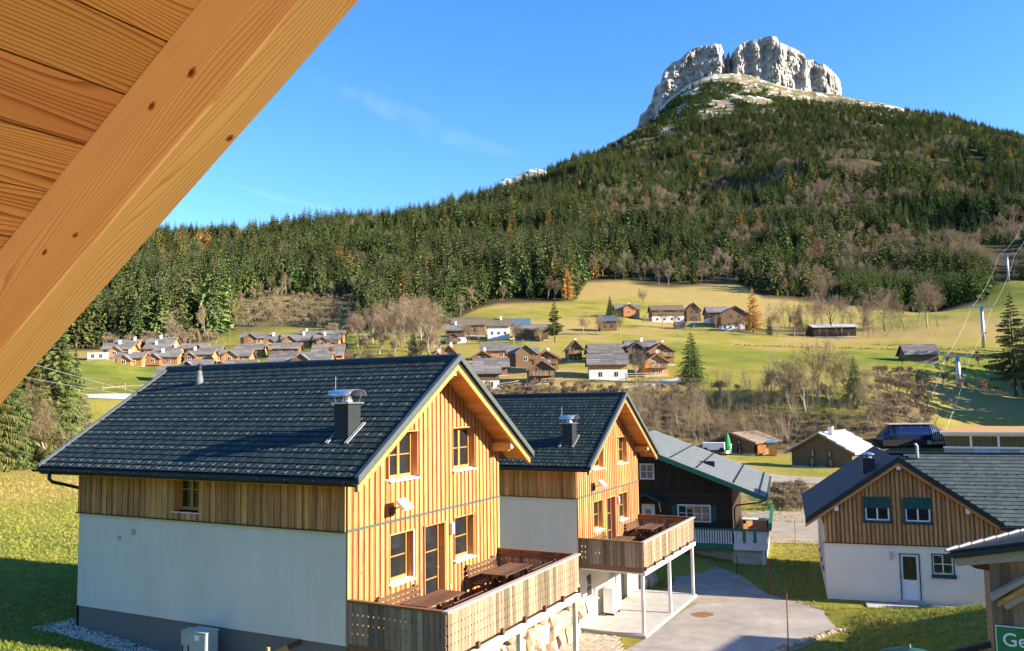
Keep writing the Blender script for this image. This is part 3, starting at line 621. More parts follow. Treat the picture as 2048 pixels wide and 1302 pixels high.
# dwarf pine under the summit
x, y = plant_sector(26000, 1620, 2085, 7, 24); px = pxof(x, y); z = height(x, y)
ok = (fbm(x / 45, y / 45, seed=81, oct=3) > -.12) & (px > 1270) & (px < 1690)
x, y, z = x[ok], y[ok], z[ok]
scatter('dwarf_pine', 'low dark dwarf pine patches beneath the grey cliff', np.c_[x, y, z - .6], rng.uniform(0, 6.28, len(x)), rng.uniform(4, 9, len(x)), rng.integers(0, 2, len(x)), TW['young'], 'shrub')
print('forest', len(fx), 'edge', len(EDGE))
# ------------------------------------------------------------------ the two timber chalets
YAW = math.atan2(.88947, .45699)                       # local x runs along the gable, local y along the ridge
W_, L_, OG, OS = 7.70, 9.77, .89, .70
ZB, ZT, ZA, ZF = 5.29, 6.63, 9.58, 2.62                # wood/plaster joint, eave, apex, balcony floor
SL = (ZA - ZT) / (W_ / 2 + OS); SLA = math.atan(SL)
def roof_z(x): return ZA - SL * abs(x - W_ / 2)
def pieces(spans, cuts):
    """z spans minus cuts"""
    out = list(spans)
    for c0, c1 in cuts:
        nx = []
        for a, b in out:
            if c1 <= a or c0 >= b: nx.append((a, b)); continue
            if a < c0: nx.append((a, c0))
            if b > c1: nx.append((c1, b))
        out = nx
    return [(a, b) for a, b in out if b - a > .03]
class Adder:
    """boards either as single parts or joined into one"""
    def __init__(s, fine, name, mat, parent): s.fine, s.name, s.mat, s.parent, s.mb = fine, name, mat, parent, MB()
    def hexa(s, p):
        if s.fine: MB().hexa(p).build(s.name, s.mat, s.parent)
        else: s.mb.hexa(p)
    def box(s, x0, x1, y0, y1, z0, z1):
        s.hexa([(x0, y0, z0), (x1, y0, z0), (x1, y1, z0), (x0, y1, z0), (x0, y0, z1), (x1, y0, z1), (x1, y1, z1), (x0, y1, z1)])
    def done(s):
        if not s.fine and s.mb.v: tag(s.mb.build(s.name + '_cladding', s.mat, s.parent), kind='stuff')
def gable_window(root, x0, x1, z0, z1, sill=True, door=False, y_in=.21, frame=None, sash=2, bars=1, reveal=True):
    """window set back in an opening of the wall y = 0; x0..x1, z0..z1 is the opening"""
    fm = frame or MT['winwood']
    wd = empty_part('door' if door else 'window', root)
    if reveal:
        mb = MB(); t = .03
        mb.box(x0 - t, x0, -.035, y_in + .04, z0, z1).box(x1, x1 + t, -.035, y_in + .04, z0, z1).box(x0 - t - .02, x1 + t + .02, -.05, y_in + .04, z1, z1 + t)
        mb.build('reveal', MT['larch'], wd)
    fw = .075; mb = MB(); y0, y1 = y_in - .05, y_in + .02
    mb.box(x0, x0 + fw, y0, y1, z0, z1).box(x1 - fw, x1, y0, y1, z0, z1).box(x0 + fw, x1 - fw, y0, y1, z1 - fw, z1).box(x0 + fw, x1 - fw, y0, y1, z0, z0 + fw)
    n = sash; ww = (x1 - x0 - 2 * fw) / n
    for i in range(1, n): xm = x0 + fw + ww * i; mb.box(xm - .05, xm + .05, y0 - .01, y1, z0 + fw, z1 - fw)
    mb.build('frame', fm, wd)
    mb = MB()
    for i in range(n):
        a, b = x0 + fw + ww * i, x0 + fw + ww * (i + 1)
        for k in range(1, bars + 1):
            zz = z0 + (z1 - z0) * k / (bars + 1); mb.box(a + .03, b - .03, y0 + .012, y1 - .02, zz - .014, zz + .014)
    if bars: mb.build('glazing_bar', fm, wd)
    for i in range(n):
        a, b = x0 + fw + ww * i, x0 + fw + ww * (i + 1)
        MB().box(a, b, y1 - .03, y1 - .018, z0 + fw, z1 - fw).build('pane', MT['glass'], wd)
    if sill: MB().hexa([(x0 - .05, -.11, z0 - .075), (x1 + .05, -.11, z0 - .075), (x1 + .05, y_in, z0 - .05), (x0 - .05, y_in, z0 - .05), (x0 - .05, -.11, z0 - .045), (x1 + .05, -.11, z0 - .045), (x1 + .05, y_in, z0), (x0 - .05, y_in, z0)]).build('sill', MT['sill'], wd)
    if door: MB().tube([(x1 - fw - .03, y0 - .01, z0 + 1.03), (x1 - fw - .03, y0 - .06, z0 + 1.03), (x1 - fw - .14, y0 - .06, z0 + 1.03)], .011, 5).build('handle', MT['galv'], wd)
    return wd
def empty_part(name, parent):
    o = bpy.data.objects.new(name, None); COL.objects.link(o); o.parent = parent; o.empty_display_size = .1; return o

# shared small meshes of the roof
TWD, TRW = .40, .2258
NROW = 24
_t = MB(); _hw = TWD / 2 - .003
_t.hexa([(-_hw, -.004, .016), (_hw, -.004, .016), (_hw, TRW + .03, -.002), (-_hw, TRW + .03, -.002), (-_hw, -.004, .030), (_hw, -.004, .030), (_hw, TRW + .03, .006), (-_hw, TRW + .03, .006)])
_t.hexa([(_hw - .018, -.004, .026), (_hw, -.004, .026), (_hw, TRW, .004), (_hw - .018, TRW, .004), (_hw - .015, -.004, .0375), (_hw - .007, -.004, .0375), (_hw - .007, TRW, .0155), (_hw - .015, TRW, .0155)])
TILE = _t.mesh('tile', MT['rooftile'])
_t = MB()
_t.beam((0, .10, .012), (0, -.01, .014), .014, .005).beam((0, -.01, .014), (0, -.02, .055), .012, .005).beam((0, -.02, .055), (-.034, .035, .02), .007, .006).beam((0, -.02, .055), (.034, .035, .02), .007, .006)
HOOK = _t.mesh('snow_hook', MT['hookgrey'])

def chalet(name, label, loc, fine, group):
    root = empty(name, loc, YAW, label, 'chalet', group)
    # ---- body
    core = MB()
    core.prism([(.24, .24, 0), (W_ - .24, .24, 0), (W_ - .24, .24, roof_z(0) - .16), (W_ / 2, .24, ZA - .3), (.24, .24, roof_z(0) - .16)], (0, L_ - .48, 0))
    core.build('wall', MT['white'], root)
    # rendered side wall, its plinth, and the rendered ground floor on the gable side
    MB().box(.0, .24, .02, L_, 2.62, ZB - .03).box(W_ - .24, W_, .02, L_, 0, ZB).box(.24, W_ - .24, L_ - .24, L_, 0, ZB + 1.2).build('side_wall', MT['wallgrey'], root)
    MB().box(.05, .24, .03, L_ - .03, 0.1, 2.619).build('plinth', MT['plinth'], root)
    gf = MB()
    for a, b, c, d in ((.02, .9, 0, 2.38), (1.9, 3.55, 0, 2.38), (.9, 1.9, 0, .95), (.9, 1.9, 2.0, 2.38), (4.5, 5.0, 0, 2.38), (3.55, 4.5, 2.05, 2.38), (5.9, 7.7, 0, 2.38), (5.0, 5.9, 2.1, 2.38)): gf.box(a, b, .02, .24, c, d)
    gf.build('ground_floor_wall', MT['wallgrey'], root)
    gable_window(root, .9, 1.9, .95, 2.0, sash=1, bars=1, frame=MT['pvc'], reveal=False)
    d = MB().box(3.55, 4.5, .12, .17, 0, 2.05).build('door', MT['cabinet'], root); MB().box(3.66, 3.7, .09, .12, .95, 1.12).build('handle', MT['galv'], d)
    MB().box(5.0, 5.9, .20, .235, 0, 2.1).build('dark_opening_panel', MT['black'], root)  # black panel stands for the shade inside the opening
    # ---- openings of the gable: x0, x1, z0, z1
    ops = [(1.70, 3.0, 6.36, 7.55), (4.86, 6.12, 6.36, 7.55), (1.73, 2.78, 3.72, 4.93), (3.36, 4.37, 2.66, 4.92), (4.93, 6.0, 3.76, 4.95)]
    bo = Adder(fine, 'board', MT['larch'], root); bo_r = Adder(fine, 'recessed_board', MT['larchred'], root)
    x = .0; k = 0
    while x < W_ - .02:
        w1 = min(.122 + rnd.uniform(-.006, .006), W_ - x)
        for (xa, xb, ya, yb, B) in ((x, x + w1, -.036, -.008, bo), (x + w1 - .012, min(x + w1 + .112, W_), -.006, .018, bo_r)):
            if xb - xa < .03: continue
            for z0, z1, slope in ((2.58, ZB - .03, 0), (ZB + .03, 99, 1)):
                cuts = [(c - .03, d_ + .03) for a, b_, c, d_ in ops if xa < b_ + .028 and xb > a - .028]
                top = min(roof_z(xa), roof_z(xb)) - .21 if slope else z1
                for a, b_ in pieces([(z0, top)], cuts):
                    if b_ == top and slope:
                        ta, tb = roof_z(xa) - .21, roof_z(xb) - .21
                        B.hexa([(xa, ya, a), (xb, ya, a), (xb, yb, a), (xa, yb, a), (xa, ya, ta), (xb, ya, tb), (xb, yb, tb), (xa, yb, ta)])
                    else: B.box(xa, xb, ya, yb, a, b_)
        x += .222
    bo.done(); bo_r.done()
    MB().box(-.03, W_ + .02, -.055, .0, ZB - .028, ZB + .026).build('drip_strip', MT['verge'], root)
    for o in ops: gable_window(root, *o, sill=o[2] > 3, door=o[2] < 3, sash=(2 if o[2] > 6 else 1), bars=(1 if o[2] > 3 else 2))
    # ---- boards of the shaded side
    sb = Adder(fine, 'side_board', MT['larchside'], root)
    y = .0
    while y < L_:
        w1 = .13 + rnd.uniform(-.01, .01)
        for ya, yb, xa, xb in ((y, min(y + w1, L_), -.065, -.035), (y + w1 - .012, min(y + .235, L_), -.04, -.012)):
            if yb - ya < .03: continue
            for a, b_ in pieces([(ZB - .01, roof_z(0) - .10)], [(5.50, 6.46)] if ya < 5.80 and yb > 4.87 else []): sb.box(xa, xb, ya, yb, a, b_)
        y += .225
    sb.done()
    MB().box(.0, .24, .02, 4.84, ZB, 6.95).box(0, .24, 5.83, L_, ZB, 6.95).box(0, .24, 4.84, 5.83, ZB, 5.5).box(0, .24, 4.84, 5.83, 6.47, 6.95).build('side_lining', MT['larch'], root)
    MB().box(-.10, .0, -.02, L_ + .04, ZB - .03, ZB - .005).build('drip_edge', MT['roofdark'], root)
    wd = empty_part('window', root)
    MB().box(-.065, .2, 4.84, 4.87, 5.5, 6.47).build('reveal', MT['larch'], wd); MB().box(-.065, .2, 5.80, 5.83, 5.5, 6.47).build('reveal', MT['larch'], wd)
    MB().box(.12, .2, 4.87, 4.95, 5.53, 6.5).box(.12, .2, 5.72, 5.80, 5.53, 6.5).box(.12, .2, 4.95, 5.72, 5.53, 5.61).box(.13, .19, 5.30, 5.38, 5.61, 6.5).box(.14, .18, 4.95, 5.72, 6.06, 6.09).build('frame', MT['winwood'], wd)
    MB().box(.17, .185, 4.95, 5.72, 5.61, 6.5).build('pane', MT['glass'], wd)
    MB().box(-.12, .2, 4.82, 5.85, 5.47, 5.50).build('sill', MT['sill'], wd)
    # ---- roof
    rt = MB(); y0, y1 = -OG, L_ + OG
    th = .16
    for s in (-1, 1):
        xe = -OS if s < 0 else W_ + OS
        A = [(xe, y0 + .04, ZT - .03), (W_ / 2, y0 + .04, ZA - .03), (W_ / 2, y0 + .04, ZA - .03 - th), (xe, y0 + .04, ZT - .03 - th)]
        rt.prism(A if s > 0 else list(reversed(A)), (0, y1 - y0 - .08, 0))
    roof = fix_normals(rt.build('roof', MT['roofdark'], root))
    rot = (0, -SLA, 0)
    def on_roof(me, yy, ss, nm):
        o = link(nm, me, roof); o.location = (-OS + ss * math.cos(SLA), yy, ZT + ss * math.sin(SLA))
        o.rotation_euler = ROT_L; return o
    # local tile axes: x along the ridge, y up the slope, z the roof normal
    mx = Matrix(((0, math.cos(SLA), -math.sin(SLA)), (-1, 0, 0), (0, math.sin(SLA), math.cos(SLA))))
    ROT_L = mx.to_euler()
    far = MB(); ncol = int((y1 - y0) / TWD) + 1
    for i in range(NROW):
        ss = i * TRW; stag = (i % 2) * .5
        for j in range(-1, ncol + 1):
            a, b = y0 + (j + stag) * TWD, y0 + (j + stag + 1) * TWD
            a, b = max(a, y0), min(b, y1)
            if b - a < .04: continue
            full = b - a > TWD - .001
            if fine and full and i < 11: on_roof(TILE, (a + b) / 2, ss, 'tile')
            else:
                sx = (b - a) / TWD; T = Matrix.Translation((-OS + ss * math.cos(SLA), (a + b) / 2, ZT + ss * math.sin(SLA))) @ mx.to_4x4() @ Matrix.Diagonal((sx, 1, 1, 1))
                far.add([T @ v.co for v in TILE.vertices], [tuple(p.vertices) for p in TILE.polygons])
    # the slope that faces away
    for i in range(NROW):
        ss = i * TRW; c_, s_ = math.cos(SLA), math.sin(SLA)
        xa, za = W_ + OS - ss * c_, ZT + ss * s_; xb, zb_ = W_ + OS - (ss + TRW + .02) * c_, ZT + (ss + TRW + .02) * s_
        far.hexa([(xb, y0, zb_ - .01), (xa, y0, za + .01), (xa, y1, za + .01), (xb, y1, zb_ - .01), (xb, y0, zb_ + .003), (xa, y0, za + .028), (xa, y1, za + .028), (xb, y1, zb_ + .003)])
    tag(far.build('upper_tiles', MT['rooftile'], roof), kind='stuff')
    hk = MB()
    for i in (0, 1, 4, 7, 10, 13, 16, 19):
        for j in range(ncol):
            yy = y0 + .22 + (j + (i % 2) * .5) * TWD
            if yy > y1 - .1: continue
            ss = i * TRW + .06
            if fine: on_roof(HOOK, yy, ss, 'snow_hook').location.z += .012
            else:
                T = Matrix.Translation((-OS + ss * math.cos(SLA), yy, ZT + ss * math.sin(SLA) + .012)) @ mx.to_4x4(); hk.add([T @ v.co for v in HOOK.vertices], [tuple(p.vertices) for p in HOOK.polygons])
    if hk.v: tag(hk.build('snow_hooks', MT['hookgrey'], roof), kind='stuff')
    rg_ = MB(); nseg = 12
    for k in range(nseg):
        a, b = y0 + (y1 - y0) * k / nseg, y0 + (y1 - y0) * (k + 1) / nseg + .04; e = .004 * (k % 2)
        rg_.prism([(W_ / 2 - .16, a, ZA - .065), (W_ / 2 + .16, a, ZA - .065), (W_ / 2 + .13, a, ZA + .045 + e), (W_ / 2 + .05, a, ZA + .085 + e), (W_ / 2 - .05, a, ZA + .085 + e), (W_ / 2 - .13, a, ZA + .045 + e)], (0, b - a, 0))
    rg_.build('ridge_cap', MT['roofdark'], roof)
    # verge sheets, verge rafters, soffit boards
    for ye, nm in ((y0, 'verge'), (y1, 'verge')):
        mb = MB()
        for s in (-1, 1):
            xe, xm = (-OS - .05 if s < 0 else W_ + OS + .05), W_ / 2
            ze = roof_z(xe)
            for dy, w, zo, h in ((-.02, .05, .0, .17), (.03, .09, .05, .05)):
                sgn = 1 if ye == y0 else -1
                a, b = (xe, ye + dy * sgn, ze + zo), (xm, ye + dy * sgn, ZA + zo)
                p = [(xe, ye + (dy - w / 2) * sgn, ze + zo - h / 2), (xe, ye + (dy + w / 2) * sgn, ze + zo - h / 2), (xm, ye + (dy + w / 2) * sgn, ZA + zo - h / 2), (xm, ye + (dy - w / 2) * sgn, ZA + zo - h / 2)]
                mb.hexa(p + [(q[0], q[1], q[2] + h) for q in p])
        fix_normals(mb.build(nm, MT['verge'], roof))
    rf = MB()
    for s in (-1, 1):
        xe, xm = (-OS + .06 if s < 0 else W_ + OS - .06), W_ / 2
        for ya, yb in ((y0 + .06, y0 + .17),):
            p = [(xe, ya, roof_z(xe) - .36), (xe, yb, roof_z(xe) - .36), (xm, yb, ZA - .36), (xm, ya, ZA - .36)]
            rf.hexa(p + [(q[0], q[1], q[2] + .155) for q in p])
    fix_normals(rf.build('verge_rafter', MT['larch_x'], roof))
    nb = 26
    so = Adder(fine, 'soffit_board', MT['larch_y'], roof)
    for s in (-1, 1):
        for k in range(nb):
            f0, f1 = k / nb + .0015, (k + 1) / nb - .0015
            xe = -OS + .02 if s < 0 else W_ + OS - .02
            xa, xb = xe + (W_ / 2 - xe) * f0, xe + (W_ / 2 - xe) * f1
            za_, zb_ = roof_z(xa) - .195, roof_z(xb) - .195
            p = [(xa, y0 + .06, za_ - .02), (xa, .02, za_ - .02), (xb, .02, zb_ - .02), (xb, y0 + .06, zb_ - .02)]
            if s > 0: so.hexa([p[0], p[3], p[2], p[1]] and [p[3], p[2], p[1], p[0]] + [(q[0], q[1], q[2] + .018) for q in (p[3], p[2], p[1], p[0])])
            else: so.mb.hexa(p + [(q[0], q[1], q[2] + .018) for q in p])
    so.done()
    if fine: tag(so.mb.build('shaded_soffit', MT['larch_y'], roof), kind='stuff')
    # side eave soffit, gutter, brackets, downpipe
    MB().hexa([(-OS + .02, .0, ZT - .22), (0, .0, roof_z(0) - .23), (0, L_ + OG - .05, roof_z(0) - .23), (-OS + .02, L_ + OG - .05, ZT - .22), (-OS + .02, .0, ZT - .20), (0, .0, roof_z(0) - .21), (0, L_ + OG - .05, roof_z(0) - .21), (-OS + .02, L_ + OG - .05, ZT - .20)]).build('eave_soffit', MT['larch_y'], roof)
    MB().box(-OS - .01, -OS + .015, y0 + .05, y1 - .03, ZT - .2, ZT - .035).build('fascia', MT['roofdark'], roof)
    g = MB(); pr = [(-OS - .085 + .075 * math.cos(a), ZT - .075 + .075 * math.sin(a)) for a in [math.pi + math.pi * k / 8 for k in range(9)]]
    prof = pr + [(x_ * 1 + (.006 if k < 4 else -.006), z_ + .008) for k, (x_, z_) in reversed(list(enumerate(pr)))]
    g.prism([(a, y0 + .02, b) for a, b in prof], (0, y1 - y0 + .10, 0)); gut = fix_normals(g.build('gutter', MT['roofdark'], root))
    for k in range(13):
        yy = y0 + .3 + k * .88
        if yy < y1: MB().tube([(-OS - .165, yy, ZT - .06), (-OS - .15, yy, ZT - .13), (-OS - .085, yy, ZT - .162), (-OS - .01, yy, ZT - .12)], .016, 4).build('bracket', MT['roofdark'], gut)
    dp = MB().tube([(-OS - .09, L_ + .28, ZT - .10), (-OS - .09, L_ + .28, ZT - .33), (-OS - .04, L_ + .22, ZT - .42), (.02, L_ + .09, ZT - .66), (.12, L_ + .09, ZT - .8), (.12, L_ + .09, 2.0)], .05, 8).build('downpipe', MT['roofdark'], root, True)
    # purlin ends under the gable overhang
    for xp, zp in ((W_ / 2, ZA - .36), (W_ - .42, roof_z(W_ - .42) - .36), (.42, roof_z(.42) - .36)):
        mb = MB(); mb.prism([(xp - .075, -.0, zp + .02), (xp - .075, -.0, zp - .24), (xp - .075, -OG + .30, zp - .24), (xp - .075, -OG + .22, zp - .17), (xp - .075, -OG + .20, zp - .02), (xp - .075, -OG + .18, zp + .02)], (.15, 0, 0))
        pu = fix_normals(mb.build('purlin', MT['larch_y'], root))
        MB().box(xp - .078, xp + .078, -OG + .165, -OG + .19, zp - .15, zp + .03).build('end_cap', MT['whitep'], pu)
    # chimney with its cowl
    cx, cy, cw = .80, .62, .25
    zb_ = roof_z(cx)
    ch = MB().box(cx - cw, cx + cw, cy - .22, cy + .22, zb_ - .4, zb_ + .72).build('chimney', MT['roofdark'], root)
    MB().box(cx - cw - .06, cx + cw + .06, cy - .28, cy + .28, zb_ + .721, zb_ + .765).build('cap_plate', MT['alu'], ch)
    MB().tube([(cx, cy, zb_ + .765), (cx, cy, zb_ + .80), (cx, cy, zb_ + .93)], [.15, .14, .085], 14).build('flue', MT['alu'], ch, True)
    cow = MB(); n = 14; rr_, hh = .36, .17
    arc = [(cx + rr_ * math.cos(math.pi * k / n), zb_ + .92 + hh * math.sin(math.pi * k / n)) for k in range(n + 1)]
    cow.prism([(a, cy - .34, z_) for a, z_ in arc] + [(cx + (a - cx) * .97, cy - .34, z_ - .012) for a, z_ in reversed(arc)], (0, .68, 0))
    fix_normals(cow.build('cowl', MT['alu'], ch, True))
    for sx in (-.2, .2):
        for sy in (-.2, .2): MB().tube([(cx + sx, cy + sy, zb_ + .76), (cx + sx * 1.5, cy + sy * 1.1, zb_ + .97)], .009, 4).build('stay', MT['alu'], ch)
    MB().tube([(cx - .1, cy + .30, zb_ + .9), (cx - .1, cy + .30, zb_ + 1.42)], .008, 4).build('lightning_rod', MT['galv'], ch)
    for yy in (cy - .34, cy - .27, cy + .27, cy + .34):
        a = (cx - .45, yy, roof_z(cx - .45) + .05); b = (cx + .30, yy, roof_z(cx + .30) + .05)
        MB().beam(a, b, .016, .03).build('flashing', MT['galv'], ch)
    # vent pipe near the ridge
    vx, vy = 3.0, 8.3
    MB().tube([(vx, vy, roof_z(vx) - .1), (vx + .0, vy, roof_z(vx) + .10), (vx, vy, roof_z(vx) + .42)], [.17, .12, .065], 12).tube([(vx, vy, roof_z(vx) + .42), (vx, vy, roof_z(vx) + .47), (vx, vy, roof_z(vx) + .62)], [.075, .07, .07], 12, 1).build('vent_pipe', [MT['ventgrey'], MT['black']], root, True)
    # fittings on the walls
    fl = MB().prism([(1.58, -.60, 5.66), (1.58, -.34, 5.88), (1.58, -.28, 5.82), (1.58, -.54, 5.60)], (.40, 0, 0)); fo = fix_normals(fl.build('floodlight', MT['lampw'], root))
    MB().beam((1.78, -.42, 5.72), (1.78, -.02, 5.56), .05, .03).box(1.68, 1.88, -.08, -.037, 5.46, 5.66).build('arm', MT['brownstain'], fo)
    MB().box(4.66, 4.77, -.12, -.02, 4.55, 4.86).build('wall_lamp', MT['lampw'], root)
    MB().box(4.63, 4.70, -.045, -.028, 3.05, 3.13).build('socket', MT['lampw'], root)
    for yy, zz, nm in ((8.02, 4.65, 'vent_cap'), (7.45, 4.84, 'vent_grille')): MB().tube([(.01, yy, zz), (-.04, yy, zz)], .06, 8).build(nm, MT['galv'], root) if nm == 'vent_cap' else MB().box(-.03, .01, yy - .06, yy + .06, zz - .08, zz + .08).build(nm, MT['galv'], root)
    # ---- balcony
    BD, B0, B1, ZR = 2.75, .06, 7.56, 3.70
    bl = MB(); bl.box(B0, B1, -BD, -.02, ZF - .14, ZF - .05); bal = bl.build('balcony', MT['brownstain'], root)
    dk = Adder(False, 'deck', MT['deck'], bal)
    k = 0
    while -.04 - k * .145 > -BD + .1: dk.box(B0 + .03, B1 - .03, -.04 - (k + 1) * .145 + .006, -.04 - k * .145, ZF - .05, ZF - .02); k += 1
    dk.done()
    MB().box(B0 - .02, B1 + .02, -BD - .075, -BD + .10, 2.38, ZF - .06).box(B0, B0 + .1, -BD + .10, -.02, 2.41, ZF - .141).box(B1 - .1, B1, -BD + .10, -.02, 2.41, ZF - .141).build('steel_frame', MT['steelwhite'], bal)
    for xx in (B0 + .09, (B0 + B1) / 2 - .05, B1 - .09): MB().box(xx - .06, xx + .06, -BD + .02, -BD + .14, -1.15 if not fine else -1.15, 2.409).build('post', MT['steelwhite'], bal)
    # notched boards: outline in (width, height), holes form where two notches meet
    hB = ZR - .06 - (ZF + .03)
    def notched(wd):
        out = [(-wd / 2, 0)]
        for zz in (.28, .5, .72): out += [(-wd / 2, hB * zz - .03), (-wd / 2 + .02, hB * zz), (-wd / 2, hB * zz + .03)]
        out += [(-wd / 2, hB), (wd / 2, hB)]
        for zz in (.72, .5, .28): out += [(wd / 2, hB * zz + .03), (wd / 2 - .02, hB * zz), (wd / 2, hB * zz - .03)]
        out += [(wd / 2, 0)]
        m_ = MB(); m_.prism([(a, 0, b) for a, b in reversed(out)], (0, .026, 0)); return m_
    nF = 50; wF = (B1 - B0) / nF; nS = 18; wS = BD / nS
    if fine:
        bm_ = notched(wF - .012).mesh('railing_board', MT['greywood']); bs_ = notched(wS - .012).mesh('railing_board', MT['greywood'])
        for me_ in (bm_, bs_):
            b_ = bmesh.new(); b_.from_mesh(me_); bmesh.ops.recalc_face_normals(b_, faces=b_.faces); b_.to_mesh(me_); b_.free()
    jn = MB()
    def rb(me_, src, x_, y_, rz):
        if fine:
            o = link('railing_board', me_, bal); o.location = (x_, y_, ZF + .03); o.rotation_euler = (rnd.uniform(-.006, .006), rnd.uniform(-.004, .004), rz)
        else:
            T = Matrix.Translation((x_, y_, ZF + .03)) @ Matrix.Rotation(rz, 4, 'Z'); jn.add([T @ Vector(v) for v in src.v], src.f)
    sF, sS = notched(wF - .012), notched(wS - .012)
    for k in range(nF): rb(bm_ if fine else None, sF, B0 + (k + .5) * wF, -BD - .03, 0)
    for k in range(nS):
        yy = -BD + (k + .5) * wS
        rb(bs_ if fine else None, sS, B0 - .03, yy, -math.pi / 2); rb(bs_ if fine else None, sS, B1 + .03, yy, math.pi / 2)
    if jn.v: tag(fix_normals(jn.build('railing_boards', MT['greywood'], bal)), kind='stuff')
    MB().box(B0 - .07, B1 + .07, -BD - .08, -BD + .07, ZR - .05, ZR).build('handrail', MT['greywood_x'], bal)
    MB().box(B0 - .07, B0 + .06, -BD + .07, -.03, ZR - .05, ZR - .003).build('side_handrail', MT['deck'], bal); MB().box(B1 - .06, B1 + .07, -BD + .07, -.03, ZR - .05, ZR - .003).build('side_handrail', MT['deck'], bal)
    rl = MB()
    for zz in (ZF + .10, ZR - .22):
        rl.box(B0, B1, -BD - .003, -BD + .04, zz, zz + .11).box(B0 - .003, B0 + .04, -BD + .04, -.03, zz, zz + .11).box(B1 - .04, B1 + .003, -BD + .04, -.03, zz, zz + .11)
    rl.build('rail', MT['deck'], bal)
    MB().box(B0 - .035, B0 - .002, -BD, -.03, ZF - .13, ZF + .06).build('kick_board', MT['deck'], bal)
    for xx in [B0 + .05 + k * (B1 - B0 - .1) / 6 for k in range(7)]:
        MB().box(xx - .045, xx + .045, -BD + .04, -BD + .13, ZF, ZR - .05).build('baluster_post', MT['deck'], bal)
        MB().box(xx - .05, xx + .05, -BD - .11, -BD - .035, ZF - .058, ZF + .10).build('bracket', MT['brownstain'], bal)
    return root
CH1 = (-4.022, 20.269, -8.386); CH2 = (2.579, 34.845, -9.407)
chalet('chalet', 'near chalet of orange larch boards and white render with large anthracite roof', CH1, True, 'timber chalets with balconies')
chalet('chalet', 'second orange larch chalet standing behind the near one, its balcony on white posts', CH2, False, 'timber chalets with balconies')

# ------------------------------------------------------------------ tables and benches of the balconies
FUR = Matrix.Rotation(YAW, 4, 'Z')
def in_house(ch, x, y, z): return Vector(ch) + (FUR @ Vector((x, y, z)))
def make_table():
    t = empty('garden_table')
    for k in range(7): MB().box(-.9, .9, -.40 + k * .1155, -.40 + k * .1155 + .094, .70, .735).build('plank', MT['brownstain'], t)
    for x in (-.68, .68):
        for y in (-.27, .27): MB().box(x - .045, x + .045, y - .045, y + .045, 0, .66).build('leg', MT['brownstain'], t)
        MB().box(x - .04, x + .04, -.36, .36, .661, .699).build('cross_bar', MT['brownstain'], t)
    MB().box(-.64, .64, -.03, .03, .28, .36).build('stretcher', MT['brownstain'], t)
    return t
def make_bench():      # sits facing +y, back at y = 0
    t = empty('garden_bench')
    for k in range(4): MB().box(-.9, .9, .06 + k * .105, .06 + k * .105 + .09, .42, .445).build('seat_slat', MT['brownstain'], t)
    for k in range(3):
        z = .55 + k * .125; y = .02 - k * .022
        MB().box(-.9, .9, y - .012, y + .014, z, z + .095).build('back_slat', MT['brownstain'], t)
    for x in (-.78, .78):
        mb = MB(); mb.beam((x, .06, .0), (x, .045, .46), .07, .06, (0, 1, 0)).beam((x, .045, .40), (x, -.07, .93), .07, .05, (0, 1, 0)).beam((x, .44, 0), (x, .44, .42), .07, .06, (0, 1, 0)).box(x - .03, x + .03, .06, .44, .36, .418).box(x - .03, x + .03, .08, .42, .10, .15)
        mb.build('side_frame', MT['brownstain'], t)
    return t
T0, B0_ = make_table(), make_bench()
def put(proto, first, ch, x, y, rz, label, cat, group):
    o = proto if first else copy_tree(proto)
    o.location = in_house(ch, x, y, ZF - .02); o.rotation_euler = (0, 0, YAW + rz); tag(o, label, cat, group)
furn = [
    (CH1, 't', 2.35, -.95, 0, 'brown plank table in front of the door on the near chalet balcony'),
    (CH1, 't', 6.35, -1.0, 0, 'brown plank table at the far end of the near chalet balcony'),
    (CH1, 'b', 1.95, -.16, math.pi, 'slatted bench under the lower window on the near chalet balcony, against the wall'),
    (CH1, 'b', 6.3, -.16, math.pi, 'slatted bench against the wall at the far end of the near chalet balcony'),
    (CH1, 'b', 2.2, -2.05, 0, 'slatted bench with its back to the front railing, near end of near balcony'),
    (CH1, 'b', 6.5, -2.05, 0, 'slatted bench with its back to the front railing, far end of near balcony'),
    (CH2, 't', 2.35, -.95, 0, 'plank table half hidden by the railing on the second chalet balcony'),
    (CH2, 't', 6.35, -1.0, 0, 'sunlit plank table at the far end of the second chalet balcony'),
    (CH2, 'b', 1.95, -.16, math.pi, 'slatted bench behind the side railing of the second chalet balcony, near window'),
    (CH2, 'b', 6.3, -.16, math.pi, 'slatted bench against the wall at the far end of the second chalet balcony'),
    (CH2, 'b', 6.5, -2.05, 0, 'slatted bench backing onto the front railing of the second chalet balcony')]
seen = set()
for ch, k, x, y, rz, lb in furn:
    put(T0 if k == 't' else B0_, k not in seen, ch, x, y, rz, lb, 'table' if k == 't' else 'bench', 'tables on the balconies' if k == 't' else 'benches on the balconies'); seen.add(k)
# ------------------------------------------------------------------ the overhang above the viewer
D_ = Vector((.726, -.373, .577)).normalized(); V_ = Vector((.45699, .88947, 0)); N_ = Vector((-.51335, .26375, .81664))
oh = empty('roof_overhang', (0, 0, 0), 0, 'larch roof overhang with a heavy sloping rafter across the upper corner', 'roof')
